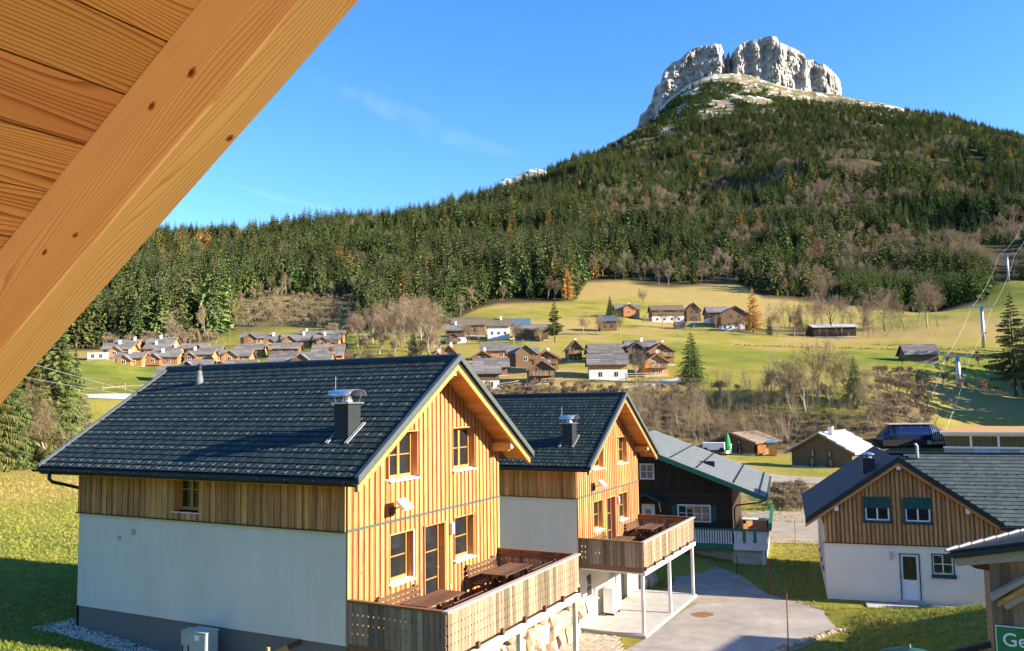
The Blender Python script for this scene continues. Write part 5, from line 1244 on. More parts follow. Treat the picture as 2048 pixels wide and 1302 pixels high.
for a in (2.2, 4.6, 7.2): fr.box(0, .25, a, a + .9, -.3, .9).box(0, .25, a, a + .9, 2.1, 3.3)
fr.box(.25, 13, 9.6, 9.85, -.3, 3).build('front_wall', MT['white'], h4)
for a in (2.2, 4.6, 7.2):
    wd = empty_part('window', h4); MB().box(.10, .18, a, a + .9, .9, 2.1).build('pane', MT['glass'], wd); MB().box(-.06, .2, a - .03, a + .93, .86, .899).build('sill', MT['black'], wd)
bo = Adder(True, 'board', MT['larch'], h4)
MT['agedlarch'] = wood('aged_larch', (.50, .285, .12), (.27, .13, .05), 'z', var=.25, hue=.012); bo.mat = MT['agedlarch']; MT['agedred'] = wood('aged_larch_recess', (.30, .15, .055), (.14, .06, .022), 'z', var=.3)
up = [(1.74, 2.87, 3.58, 4.70), (3.42, 4.56, 3.57, 4.70)]
x = 0.
while x < 13:
    xb = x + .185
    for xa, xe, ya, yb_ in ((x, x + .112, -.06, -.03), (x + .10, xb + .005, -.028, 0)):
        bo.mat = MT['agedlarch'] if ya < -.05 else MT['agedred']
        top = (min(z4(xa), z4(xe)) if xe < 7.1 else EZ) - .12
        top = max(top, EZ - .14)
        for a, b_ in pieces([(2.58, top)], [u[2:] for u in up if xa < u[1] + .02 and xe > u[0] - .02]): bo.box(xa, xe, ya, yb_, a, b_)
    x = xb
MB().box(-.08, 13, -.08, -.001, 2.545, 2.578).build('drip_strip', MT['roofdark'], h4)
MB().prism([(.02, .03, 2.56), (6.48, .03, 2.56), (6.48, .03, z4(6.48) - .15), (AX, .03, AZ_ - .15), (.02, .03, z4(.02) - .15)], (0, .2, 0)).box(6.5, 13, .03, .25, 2.56, 3.5).build('gable_wall', MT['agedlarch'], h4)
for u in up:
    wd = empty_part('window', h4); x0, x1, z0, z1 = u
    MB().box(x0, x0 + .06, -.09, .02, z0, z1).box(x1 - .06, x1, -.09, .02, z0, z1).box(x0 + .06, x1 - .06, -.09, .02, z1 - .05, z1).box(x0 - .04, x1 + .06, -.13, .02, z0 - .06, z0 + .06).build('surround', MT['teal'], wd)
    MB().box(x0 + .06, x1 - .06, -.075, -.05, z0 + (z1 - z0) * .55, z1 - .05).build('shutter', MT['teal'], wd)
    MB().box(x0 + .06, x0 + .12, -.06, .0, z0 + .06, z0 + .62).box(x1 - .12, x1 - .06, -.06, .0, z0 + .06, z0 + .62).box(x0 + .12, x1 - .12, -.06, .0, z0 + .06, z0 + .12).box((x0 + x1) / 2 - .03, (x0 + x1) / 2 + .03, -.06, 0, z0 + .12, z0 + .62).build('frame', MT['pvc'], wd)
    MB().box(x0 + .06, x1 - .06, -.03, -.015, z0 + .12, z0 + .66).build('pane', MT['glass'], wd)
d = empty_part('door', h4)
MB().box(3.13, 3.17, -.03, .1, .14, 2.19).box(3.93, 3.97, -.03, .1, .14, 2.19).box(3.17, 3.93, -.03, .1, 2.15, 2.19).build('surround', MT['teal'], d)
MB().box(3.17, 3.27, .04, .1, .16, 2.15).box(3.83, 3.93, .04, .1, .16, 2.15).box(3.27, 3.83, .04, .1, 2.05, 2.15).box(3.27, 3.83, .04, .1, .16, 1.02).build('leaf', MT['pvc'], d)
MB().box(3.27, 3.83, .06, .08, 1.02, 2.05).build('pane', MT['glass'], d); MB().box(3.19, 3.22, .0, .04, 1.08, 1.2).build('handle', MT['galv'], d)
MB().box(3.05, 4.05, -.35, -.001, -.1, .14).build('doorstep', MT['concrete'], h4)
wd = empty_part('window', h4)
MB().box(4.45, 4.49, -.03, .1, 1.29, 2.24).box(5.33, 5.37, -.03, .1, 1.29, 2.24).box(4.49, 5.33, -.03, .1, 2.2, 2.24).box(4.42, 5.42, -.09, .1, 1.17, 1.33).build('surround', MT['teal'], wd)
MB().box(4.49, 4.55, .04, .1, 1.33, 2.2).box(5.27, 5.33, .04, .1, 1.33, 2.2).box(4.55, 5.27, .04, .1, 1.33, 1.39).box(4.55, 5.27, .04, .1, 2.14, 2.2).box(4.89, 4.93, .04, .1, 1.39, 2.14).box(4.55, 5.27, .05, .09, 1.76, 1.79).build('frame', MT['pvc'], wd)
MB().box(4.55, 5.27, .065, .08, 1.39, 2.14).build('pane', MT['glass'], wd)
MB().tube([(2.79, -.09, 2.25), (2.79, -.09, 1.98)], .05, 8).box(2.755, 2.825, -.05, 0, 1.9, 2.2).build('wall_lamp', MT['galv'], h4)
MB().tube([(2.87, -.03, .5), (2.87, .0, .5)], .05, 8).build('wall_socket', MT['lampw'], h4)
rf = MB(); yf, yb = -.42, 10.4
for s in (-1, 1):
    xe = EX if s < 0 else 2 * AX - EX
    A = [(xe, yf, EZ), (AX, yf, AZ_), (AX, yf, AZ_ - .13), (xe, yf, EZ - .13)]
    rf.prism(A, (0, yb - yf, 0))
r4 = fix_normals(rf.build('roof', MT['roofdark'], h4))
rw_ = MB(); c4 = math.atan(S4); n = 34; sl_ = (AX - EX) / math.cos(c4) / n
for i in range(n):
    x0, x1 = EX + i * sl_ * math.cos(c4), EX + (i + 1.1) * sl_ * math.cos(c4); za, zb_ = z4(x0), z4(x1)
    for j in range(27):
        a = yf + j * .4 + (i % 2) * .2; b_ = min(a + .392, yb)
        if b_ > a: rw_.hexa([(x0, a, za + .006), (x1, a, zb_ - .004), (x1, b_, zb_ - .004), (x0, b_, za + .006), (x0, a, za + .022), (x1, a, zb_ + .004), (x1, b_, zb_ + .004), (x0, b_, za + .022)])
MT['shadetile'] = M('shade_tinted_tile', (.018, .028, .045), (.012, .02, .034), 3, rough=.5, var=.25, spec=.4)  # unlit slope's shade and sky reflection put into the tile colour
tag(rw_.build('shaded_tiles', MT['shadetile'], r4), kind='stuff')
for s in (-1, 1):
    xe = EX - .03 if s < 0 else 2 * AX - EX + .03
    p = [(xe, yf - .05, z4(xe) - .12), (xe, yf + .08, z4(xe) - .12), (AX, yf + .08, AZ_ - .12), (AX, yf - .05, AZ_ - .12)]
    fix_normals(MB().hexa(p + [(a, b_, c_ + .26) for a, b_, c_ in p]).build('verge', MT['roofdark'], r4))
    p = [(xe, yf + .03, z4(xe) - .28), (xe, yf + .09, z4(xe) - .28), (AX, yf + .09, AZ_ - .28), (AX, yf + .03, AZ_ - .28)]
    fix_normals(MB().hexa(p + [(a, b_, c_ + .155) for a, b_, c_ in p]).build('verge_rafter', MT['larch_x'], r4))
for xp in (.55, AX, 5.97):
    MB().box(xp - .08, xp + .08, yf + .08, .0, z4(xp) - .46, z4(xp) - .2).build('purlin', MT['agedlarch'], h4); MB().box(xp - .085, xp + .085, yf + .05, yf + .0795, z4(xp) - .47, z4(xp) - .2).build('purlin_cap', MT['whitep'], h4)
# wing roof: valley on the left
WYE, WYR = -.40, 4.0; SW = (AZ_ - EZ) / (WYR - WYE); CW = math.atan(SW)
def wz(y): return EZ + SW * (y - WYE)
def valley(y): return AX + (AZ_ - wz(y)) / S4
wr_ = MB(); wr_.prism([(valley(WYE), WYE, EZ - .02), (13.5, WYE, EZ - .02), (13.5, WYR, AZ_ - .02), (AX, WYR, AZ_ - .02)], (0, 0, -.14)); wr_.prism([(AX, WYR, AZ_ - .02), (13.5, WYR, AZ_ - .02), (13.5, 8.4, EZ), (AX, 8.4, EZ)], (0, 0, -.14))
wing = fix_normals(wr_.build('wing_roof', MT['roofdark'], h4))
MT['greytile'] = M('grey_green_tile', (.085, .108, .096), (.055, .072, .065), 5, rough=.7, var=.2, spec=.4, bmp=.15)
n = 19; rest = MB()
for i in range(n):
    ya, yb_ = WYE + (WYR - WYE) * i / n, WYE + (WYR - WYE) * (i + 1.08) / n
    a = valley(ya) + .03; j0 = 0
    xs_ = np.arange(4.0 + (i % 2) * .21, 13.4, .42)
    for x0 in xs_:
        x1 = min(x0 + .414, 13.4)
        if x1 < a + .05: continue
        xx0 = max(x0, a)
        p = [(xx0, ya, wz(ya) + .012), (x1, ya, wz(ya) + .012), (x1, yb_, wz(yb_) + .001), (xx0, yb_, wz(yb_) + .001)]; p += [(p[0][0], p[0][1], p[0][2] + .03), (p[1][0], p[1][1], p[1][2] + .03), (p[2][0], p[2][1], p[2][2] + .008), (p[3][0], p[3][1], p[3][2] + .008)]
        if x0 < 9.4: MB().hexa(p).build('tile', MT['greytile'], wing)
        else: rest.hexa(p)
    if i in (1, 4, 7, 10, 13):
        for x0 in np.arange(a + .3, 9.4, .42):
            MB().box(x0 - .028, x0 + .028, ya - .01, ya + .05, wz(ya) + .015, wz(ya) + .065).build('snow_stop', MT['black'], wing)
tag(rest.build('hidden_tiles', MT['greytile'], wing), kind='stuff')
MB().beam((AX, WYR, AZ_ + .01), (13.4, WYR, AZ_ + .01), .22, .07).build('ridge_cap', MT['roofdark'], wing)
MB().box(valley(WYE) - .15, 13.5, WYE - .16, WYE + .01, EZ - .16, EZ - .02).build('gutter', MT['roofdark'], h4)
MB().box(1.95, 2.5, 2.0, 2.6, z4(2.2) - .3, z4(2.2) + .62).build('chimney', MT['roofdark'], h4)
MB().tube([(2.22, 2.3, z4(2.2) + .62), (2.22, 2.3, z4(2.2) + .75)], [.2, .1], 10).tube([(2.22, 2.3, z4(2.2) + .78), (2.22, 2.3, z4(2.2) + .84), (2.22, 2.3, z4(2.2) + .90)], [.32, .27, .1], 12).build('chimney_cowl', MT['alu'], h4)
MB().tube([(4.6, 3.6, AZ_ - .2), (4.6, 3.6, AZ_ + .35), (4.5, 3.5, AZ_ + .5)], .07, 8).build('vent_pipe', MT['galv'], h4)
h4m = h4.matrix_basis
heat_pump('grey heat pump beside the white house, partly behind the shed', h4m @ Vector((7.0, -1.5, .0)), A18 - 1.25, 1.1, 1.7, .6)
MB().box(-.9, -.0, -.6, -.3, -.05, .06)
for i in range(5):
    q_ = h4m @ Vector((2.0 + i * .84, -1.0, .03)); o = MB().box(-.41, .41, -.5, .5, -.08, .04).build('stone_slab', MT['concrete']); o.location = q_; o.rotation_euler = (0, 0, A18)
    tag(o, ['first', 'second', 'third', 'fourth', 'fifth'][i] + ' grey paving slab from the yard along the white house wall', 'slab', 'paving slabs by the white house')
q_ = h4m @ Vector((4.3, -.95, .075)); o = MB().box(-.55, .55, -.28, .28, 0, .02).box(-.5, .5, -.24, .24, .0201, .03).build('door_mat', MT['teal']); o.location = q_; o.rotation_euler = (0, 0, A18); tag(o, 'dark green door mat in front of the white house door', 'mat')

# ------------------------------------------------------------------ shed with the green sign
def on_plane(px, py, P0, n):
    r = ray(px, py); return r * (P0.dot(n) / r.dot(n))
XS, YS = Vector((.88947, -.45699, 0)), Vector((.45699, .88947, 0)); angS = math.atan2(XS.y, XS.x)
W0 = atY(1978, 1130, 14.2); GS = -7.2
sh = empty('shed', (W0.x, W0.y, GS), angS, 'weathered wooden shed with dark roof at the picture edge', 'shed')
def SL_(p): d_ = Vector(p) - Vector((W0.x, W0.y, GS)); return Vector((d_.dot(XS), d_.dot(YS), d_.z))
def wall_pt(px, py, off=0.): return SL_(on_plane(px, py, W0 + YS * off, YS))
A_, B_, C_ = SL_(atY(1893, 1107, 14.5)), SL_(atY(2110, 1081, 13.3)), SL_(atY(2110, 1050, 15.6))
nrm_ = (B_ - A_).cross(C_ - A_).normalized(); nrm_ = nrm_ if nrm_.z > 0 else -nrm_
srf = fix_normals(MB().prism([A_, B_, C_], nrm_ * -.05).build('roof', MT['roofdark'], sh))
for k in range(8):
    b0, b1 = B_.lerp(C_, k / 8), B_.lerp(C_, (k + .86) / 8)
    for t0, t1 in ((.04, .36), (.363, .68), (.683, 1.)):
        P_ = [A_.lerp(b0, t0), A_.lerp(b0, t1), A_.lerp(b1, t1), A_.lerp(b1, t0)]
        fix_normals(MB().hexa([p + nrm_ * .004 for p in P_] + [p + nrm_ * .04 for p in P_]).build('tile', MT['roofdark'], srf))
for k in range(9):
    a_, b_ = A_.lerp(C_, k / 9), A_.lerp(C_, (k + .9) / 9); MB().tube([a_ + nrm_ * .05, b_ + nrm_ * .06], [.03, .036], 6).build('verge_cap', MT['hookgrey'], srf)
MB().beam(A_ - nrm_ * .05 - Vector((.05, .03, 0)), B_ - nrm_ * .05 - Vector((0, .03, 0)), .09, .07, nrm_).build('gutter', MT['roofdark'], sh)
a_, b_ = A_.lerp(B_, .06), B_
fix_normals(MB().prism([a_ - Vector((0, 0, .10)), b_ - Vector((0, 0, .10)), b_ - Vector((0, 0, .27)), a_ - Vector((-.06, 0, .22))], (0, .12, 0)).build('verge_beam', MT['greywood_x'], sh))
c1 = wall_pt(1946, 1128); ZS = c1.z
MB().prism([(-.28, .1, ZS), (.30, .1, ZS), (.30, .1, ZS - .10), (.0, .1, ZS - .11), (-.20, .1, ZS - .09), (-.27, .1, ZS - .05)], (0, .12, 0)).build('corbel', MT['brownstain'], sh)
x = 0.; k = 0
while x < 2.6:
    MB().box(x, x + .148, .012 * (k % 2), .03 + .012 * (k % 2), 0, ZS + .12 + .05 * x).build('board', MT['greywood'], sh); x += .154; k += 1
MB().box(0., .04, .05, 3.0, 0, ZS - .05).box(.04, 2.6, 2.95, 3, 0, ZS - .05).build('wall', MT['greywood'], sh)
l0, l1 = wall_pt(1984, 1203, -.35), wall_pt(2100, 1136, -.35)
l0w, l1w = l0 + Vector((0, .34, 0)), l1 + Vector((0, .34, 0)); up_ = Vector((0, 0, .07))
lt = fix_normals(MB().hexa([l0, l1, l1w, l0w] + [l0 + up_, l1 + up_, l1w + up_, l0w + up_]).build('lean_to_roof', MT['greywood_x'], sh))
e0, e1 = l0 + Vector((.08, -.03, -.07)), l1 + Vector((.08, -.03, -.07))
fix_normals(MB().hexa([e0, e1, e1 + Vector((0, .025, 0)), e0 + Vector((0, .025, 0)), e0 + Vector((0, 0, .075)), e1 + Vector((0, 0, .075)), e1 + Vector((0, .025, .075)), e0 + Vector((0, .025, .075))]).build('edge_board', MT['larch_x'], lt))
MB().beam(l0 + Vector((.18, .1, -.09)), l1 + Vector((.18, .1, -.09)), .08, .09).build('rafter', MT['greywood_x'], lt)
# sign
def text_mesh(txt, size, extr=.004):
    cu = bpy.data.curves.new('lettering', 'FONT'); cu.body = txt; cu.size = size; cu.extrude = extr; cu.offset = .006 * size
    ob = bpy.data.objects.new('lettering', cu); COL.objects.link(ob); bpy.context.view_layer.update()
    me = bpy.data.meshes.new_from_object(ob.evaluated_get(bpy.context.evaluated_depsgraph_get())); bpy.data.objects.remove(ob); return me
sp_ = wall_pt(1992, 1252, -.06)
sg = empty('sign_board', sh.matrix_basis @ (sp_ + Vector((0, 0, -.82))), angS, 'green sign with white lettering fixed to the weathered shed', 'sign')
MT['signgreen'] = M('sign_green', (.018, .20, .075), (.016, .18, .068), 3, rough=.5)
MB().box(0, 1.25, 0, .03, 0, .82).build('board', MT['signgreen'], sg); MB().box(-.012, 0, -.004, .034, -.01, .83).box(0, 1.25, -.004, .034, .82, .832).build('border', MT['pvc'], sg)
me = text_mesh('Ge', .30); me.materials.append(MT['lampw']); o = link('lettering', me, sg); o.location = (.075, -.008, .52); o.rotation_euler = (math.pi / 2, 0, 0)
MB().box(.12, 1.2, -.006, -.0005, .34, .43).build('yellow_line', M('sign_yellow', (.75, .55, .03), (.7, .5, .03), 3, rough=.5), sg)
o = MB().tube([(-1.0, -.3, .05), (.6, .1, .22), (.95, .25, .3)], [.05, .06, .05], 7).build('log', MT['bark']); p = atY(1950, 1300, 15.5); o.location = p + Vector((0, 0, -.1)); tag(o, 'grey log leaning against the foot of the shed', 'log')
# parasol top
p = atY(1820, 1292, 22.0); g_ = hz(p.x, p.y); ps = empty('parasol', (p.x, p.y, g_), 0, 'small green parasol just showing at the bottom edge of the picture', 'parasol')
n = 8; top = p.z - g_ - .03; cn = MB()
for k in range(n):
    a, b_ = 2 * math.pi * k / n, 2 * math.pi * (k + 1) / n
    cn.add([(0, 0, top), (.75 * math.cos(a), .75 * math.sin(a), top - .2), (.75 * math.cos(b_), .75 * math.sin(b_), top - .2), (.75 * math.cos(b_), .75 * math.sin(b_), top - .36), (.75 * math.cos(a), .75 * math.sin(a), top - .36)], [(0, 1, 2), (1, 4, 3, 2)])
cn.build('canopy', MT['teal'], ps); MB().tube([(0, 0, 0), (0, 0, top + .07)], .022, 6).build('pole', MT['galv'], ps)
# neighbour beyond the frame on the right, whose shadow lies on the yard
sd = Vector((.958, -.286, 0)); ld = Vector((.286, .958, 0))
nb_ = empty('neighbour_house', (0, 0, 0), 0, 'neighbouring house outside the picture whose shadow falls on the yard', 'house')
c0 = sd * (8.86 * .958 - 33.97 * .286 + 21.0) + ld * 35.0
q4 = [c0, c0 - ld * 13, c0 - ld * 13 + sd * 9, c0 + sd * 9]
g0 = -9.0
zz_ = -9.4 + 21.0 * math.tan(R(SUN_EL))
fix_normals(MB().hexa([tuple(Vector((v.x, v.y, g0))) for v in q4] + [tuple(Vector((v.x, v.y, zz_))) for v in q4]).build('wall', MT['white'], nb_))
rA, rB = c0 + sd * 4.5 - ld * 5, c0 + sd * 4.5 - ld * 12
fix_normals(MB().add([(q4[0].x, q4[0].y, zz_), (q4[1].x, q4[1].y, zz_), (q4[2].x, q4[2].y, zz_), (q4[3].x, q4[3].y, zz_), (rA.x, rA.y, zz_ + 2.4), (rB.x, rB.y, zz_ + 2.4)], [(0, 4, 5, 1), (1, 5, 2), (2, 5, 4, 3), (3, 4, 0), (0, 1, 2, 3)]).build('roof', MT['roofdark'], nb_))
# ------------------------------------------------------------------ cabins and farmhouses on the slopes
def cabin(name, label, cat, group, px0, px1, yr, ye, yb, Y, gd=7.0, rot=0., wall='cabinwood', base=0.0, basemat='plaster', roof='shingle', gable=False, chimney=None, porch=None, balcony=False, wins=2, oh=.55, rows=6, gwins=2, detail=True):
    """px0..px1, yr, ye, yb: picture extent of roof, ridge, eave, foot. gable=True: the gable faces the viewer."""
    k = Y / FPX; c = atY((px0 + px1) / 2, yb, Y); hr, he = (yb - yr) * k, (yb - ye) * k; span = (px1 - px0) * k
    if gable: Wd, Ln = span - 2 * oh * .8, gd
    else: Wd, Ln = gd, span - 2 * oh
    sl = (hr - he) / (Wd / 2 + oh)
    if not gable: hr = he + sl * (Wd / 2 + oh)
    hw = he + sl * oh                                     # wall top at the eave
    # local: ridge along x; front wall (towards the viewer) at y = 0 unless the gable is in front
    rz = R(rot) + (math.pi / 2 if gable else 0)
    t = empty(name, c, rz, label, cat, group)
    if gable: off = Vector((0, -Wd / 2, 0)); 
    else: off = Vector((-Ln / 2, 0, 0))
    ox, oy = off.x, off.y
    X0, X1, Y0, Y1 = ox, ox + Ln, oy, oy + Wd; YM = (Y0 + Y1) / 2
    def zr(y): return hr - sl * abs(y - YM)
    bz = base * he if base else 0
    body = MB().prism([(X0, Y0, bz), (X0, Y1, bz), (X0, Y1, hw - .1), (X0, YM, hr - .15), (X0, Y0, hw - .1)], (Ln, 0, 0))
    fix_normals(body.build('wall', MT[wall], t))
    MB().box(X0 - .04, X1 + .04, Y0 - .04, Y1 + .04, -1.6, bz if base else .25).build('base', MT[basemat if base else 'concrete'], t)
    rf = MB(); th = .12
    for s in (-1, 1):
        ye_ = YM + s * (Wd / 2 + oh)
        for i in range(rows):
            f0, f1 = i / rows, (i + 1.12) / rows
            a, b = ye_ + (YM - ye_) * f0, ye_ + (YM - ye_) * min(f1, 1); za, zb = zr(a), zr(b)
            nseg = max(1, int(Ln / 2.2)) if detail else 1
            for q in range(nseg):
                j = rnd.uniform(0, .05)
                x0, x1 = X0 - oh + (Ln + 2 * oh) * q / nseg, X0 - oh + (Ln + 2 * oh) * (q + 1) / nseg - .03
                P8 = [(x0, a, za - th), (x1, a, za - th), (x1, b, zb - th), (x0, b, zb - th), (x0, a, za + .15 + j), (x1, a, za + .15 + j), (x1, b, zb + .005), (x0, b, zb + .005)]
                if s > 0: P8 = [P8[3], P8[2], P8[1], P8[0], P8[7], P8[6], P8[5], P8[4]]
                rf.hexa(P8)
    r = rf.build('roof', MT[roof], t); r['kind'] = 'stuff'
    MB().box(X0 - oh, X1 + oh, YM - .12, YM + .12, hr - .02, hr + .07).build('ridge_board', MT[roof], t)
    trim = MT['cabinwood'] if wall == 'cabinwood' else MT['oldwood']
    for x in (X0 - oh - .02, X1 + oh - .04):
        for s in (-1, 1):
            ye_ = YM + s * (Wd / 2 + oh); p = [(x, ye_, zr(ye_) - .28), (x + .06, ye_, zr(ye_) - .28), (x + .06, YM, hr - .28), (x, YM, hr - .28)]
            fix_normals(MB().hexa(p + [(a, b, c_ + .2) for a, b, c_ in p]).build('verge_board', trim, t))
    def win(cx, cz, face, w=.75, h=.95):
        wd = empty_part('window', t)
        def bx(a0, a1, d0, d1, z0, z1):
            if face == 'f': return MB().box(a0, a1, Y0 - d1, Y0 - d0, z0, z1)
            if face == 'r': return MB().box(X1 + d0, X1 + d1, a0, a1, z0, z1)
            return MB().box(X0 - d1, X0 - d0, a0, a1, z0, z1)
        bx(cx - w / 2 - .08, cx + w / 2 + .08, .001, .05, cz - h / 2 - .08, cz + h / 2 + .08).build('frame', MT['darkwood'] if wall == 'oldwood' else MT['pvc'], wd)
        bx(cx - w / 2, cx + w / 2, .051, .06, cz - h / 2, cz + h / 2).build('pane', MT['glass'], wd)
        bx(cx - .03, cx + .03, .0601, .075, cz - h / 2, cz + h / 2).build('glazing_bar', MT['whitep'], wd)
    gf = 'l' if gable else 'r'      # with the gable in front, local -x faces the viewer
    zf = he * .62 if he > 3 else he * .5
    if gable:
        for i in range(gwins): win(YM + (i - (gwins - 1) / 2) * Wd / max(gwins, 1) * .62, min(he * .35, 1.4), 'l')
        for i in (-1, 1): win(YM + i * Wd * .14, he * .95, 'l', .6, .8)
    else:
        for i in range(wins): win(X0 + Ln * (i + .7) / (wins + .4), bz * .55 if base > .4 else he * .55, 'f')
        win(YM, he * 1.02, 'r', .7, .9); win(YM - Wd * .2, he * .45, 'r', .7, .9)
        if rot < -14 or True: pass
    if chimney is not None:
        cx = X0 + Ln * chimney; cy = YM - Wd * .12
        MB().box(cx - .3, cx + .3, cy - .3, cy + .3, zr(cy) - .4, hr + .75).build('chimney', MT['plaster'], t); MB().box(cx - .36, cx + .36, cy - .36, cy + .36, hr + .751, hr + .84).build('chimney_cap', MT['plinth'], t)
    if porch:
        f, pw, pd, ph = porch; cx = X0 + Ln * f; hh = he * ph; rise = pw / 2 * .75
        fix_normals(MB().prism([(cx - pw / 2, Y0 - pd, 0), (cx + pw / 2, Y0 - pd, 0), (cx + pw / 2, Y0 - pd, hh), (cx, Y0 - pd, hh + rise), (cx - pw / 2, Y0 - pd, hh)], (0, pd, 0)).build('porch', MT[wall], t))
        pr = MB()
        for s in (-1, 1):
            xe = cx + s * (pw / 2 + .35); ze = hh - .35 * .75
            P8 = [(cx, Y0 - pd - .4, hh + rise + .02), (xe, Y0 - pd - .4, ze), (xe, Y0 + Wd * .3, ze), (cx, Y0 + Wd * .3, hh + rise + .02)]
            if s < 0: P8 = P8[::-1]
            pr.hexa(P8 + [(a, b, c_ + .13) for a, b, c_ in P8])
        fix_normals(pr.build('porch_roof', MT[roof], t))
        wd = empty_part('porch_window', t); yy = Y0 - pd
        MB().box(cx - .5, cx + .5, yy - .05, yy - .001, hh * .42, hh * .42 + 1.0).build('frame', MT['pvc'], wd); MB().box(cx - .42, cx + .42, yy - .06, yy - .0501, hh * .42 + .08, hh * .42 + .92).build('pane', MT['glass'], wd); MB().box(cx - .03, cx + .03, yy - .075, yy - .0601, hh * .42 + .08, hh * .42 + .92).build('glazing_bar', MT['pvc'], wd)
    if balcony:
        zb_ = he * .62
        bl = MB().box(X0 - 1.1, X0, Y0 + .3, Y1 - .3, zb_ - .12, zb_).build('balcony', MT['oldwood'], t)
        for i in range(int((Wd - .6) / .35)): MB().box(X0 - 1.12, X0 - 1.08, Y0 + .32 + i * .35, Y0 + .32 + i * .35 + .25, zb_ + .0005, zb_ + .85).build('railing_board', MT['greywood'], bl)
        MB().box(X0 - 1.16, X0 - 1.04, Y0 + .28, Y1 - .28, zb_ + .851, zb_ + .92).build('handrail', MT['greywood'], bl)
    return t
GL, GC, GF = 'cabins of the holiday village behind the near chalet', 'old style cabins of the middle village', 'farm buildings on the meadow'
V_LEFT = [  # px0, px1, ridge, eave, foot, distance, label, options
    (223, 275, 677, 690, 708, 258, 'honey cabin hidden behind the first one, leftmost of the back row', dict(chimney=.8)),
    (202, 262, 684, 698, 716, 240, 'honey cabin beside the small white box building', dict(chimney=.5, porch=(.55, 3.4, 2.4, .75))),
    (227, 286, 703, 716, 734, 218, 'front cabin with bright porch at the edge of the green meadow', dict(chimney=.42, porch=(.45, 3.4, 2.6, .72))),
    (292, 348, 673, 686, 706, 262, 'highest cabin under the big bare tree, left part of village', dict(chimney=.42)),
    (285, 337, 685, 698, 717, 248, 'cabin with white chimney just below the highest left one', dict(chimney=.4)),
    (305, 360, 692, 702, 720, 240, 'low cabin squeezed between two roofs, with white chimney at its right end', dict(chimney=.75)),
    (293, 357, 701, 714, 731, 224, 'front cabin with dark porch gable and lit gable wall', dict(chimney=.4, porch=(.25, 3.4, 2.2, .8))),
    (357, 413, 685, 697, 714, 246, 'cabin with open lit gable beside the back meadow', dict(porch=(.75, 3.2, 1.6, .9))),
    (396, 442, 689, 702, 722, 240, 'tall bright gabled cabin at the edge of the upper meadow strip', dict()),
    (372, 426, 697, 709, 724, 230, 'cabin with snow white roof glare and honey gable in mid village', dict(chimney=.2, porch=(.15, 2.8, 1.8, .7))),
    (362, 422, 718, 731, 745, 205, 'low brown cabin right behind the vent pipe of the near roof', dict(wall='oldwood', porch=(.2, 3.4, 1.5, .8))),
    (308, 386, 731, 750, 764, 188, 'nearest grey roof left of the near chalet ridge end', dict(wall='oldwood')),
    (438, 502, 697, 712, 726, 226, 'cabin with dark front gable and lit side gable behind the ridge', dict(porch=(.35, 4.2, 1.6, .85))),
    (468, 528, 686, 699, 716, 240, 'cabin with large plain grey roof above the dark gabled one', dict()),
    (478, 536, 664, 676, 690, 268, 'brown cabin at the upper left of the highest group', dict(porch=(.4, 4., 1.4, .9))),
    (528, 566, 668, 682, 700, 258, 'narrow cabin with white chimney in the highest group', dict(chimney=.4, porch=(.35, 3., 1.8, .8))),
    (560, 622, 666, 681, 696, 258, 'cabin with weathered front gable in the highest group', dict(chimney=.75, porch=(.3, 4.2, 1.5, .9))),
    (594, 640, 660, 668, 684, 275, 'cabin showing only its roof and chimney behind the highest group', dict(chimney=.35)),
    (643, 689, 659, 669, 688, 272, 'rightmost back cabin with bright tall gable', dict()),
    (625, 680, 667, 680, 696, 258, 'cabin with small front gable just before the rightmost back one', dict(chimney=.4, porch=(.35, 3.4, 1.6, .8))),
    (541, 600, 684, 697, 712, 238, 'cabin with grey roof and glowing end gable above the big hall', dict()),
    (621, 688, 687, 711, 726, 226, 'grey roofed cabin on a white base at the right end of the village', dict(base=.55, porch=(.45, 3., .8, 1.))),
    (446, 511, 718, 730, 742, 206, 'low grey roof with orange end gable right behind the near ridge', dict()),
    (384, 452, 727, 740, 752, 196, 'lowest grey roof just above the near chalet ridge', dict(wall='oldwood'))]
for a0, a1, b0, b1, b2, Y, lb, op in V_LEFT:
    cabin('cabin', lb, 'cabin', GL, a0, a1, b0, b1, b2, Y, rot=op.pop('rot', 6), **op)
t = cabin('village_hall', 'large grey shingled hall with a broad orange front gable behind the near ridge', 'building', None, 531, 661, 702, 726, 744, 212, gd=9, porch=(.56, 6.2, 1.2, .95), rows=9)
t = cabin('white_box_building', 'small white flat building with two dark windows on a grassy mound', 'building', None, 174, 213, 705, 706, 719, 236, gd=4, wall='plaster', roof='plaster', oh=.05, rows=1, wins=2)
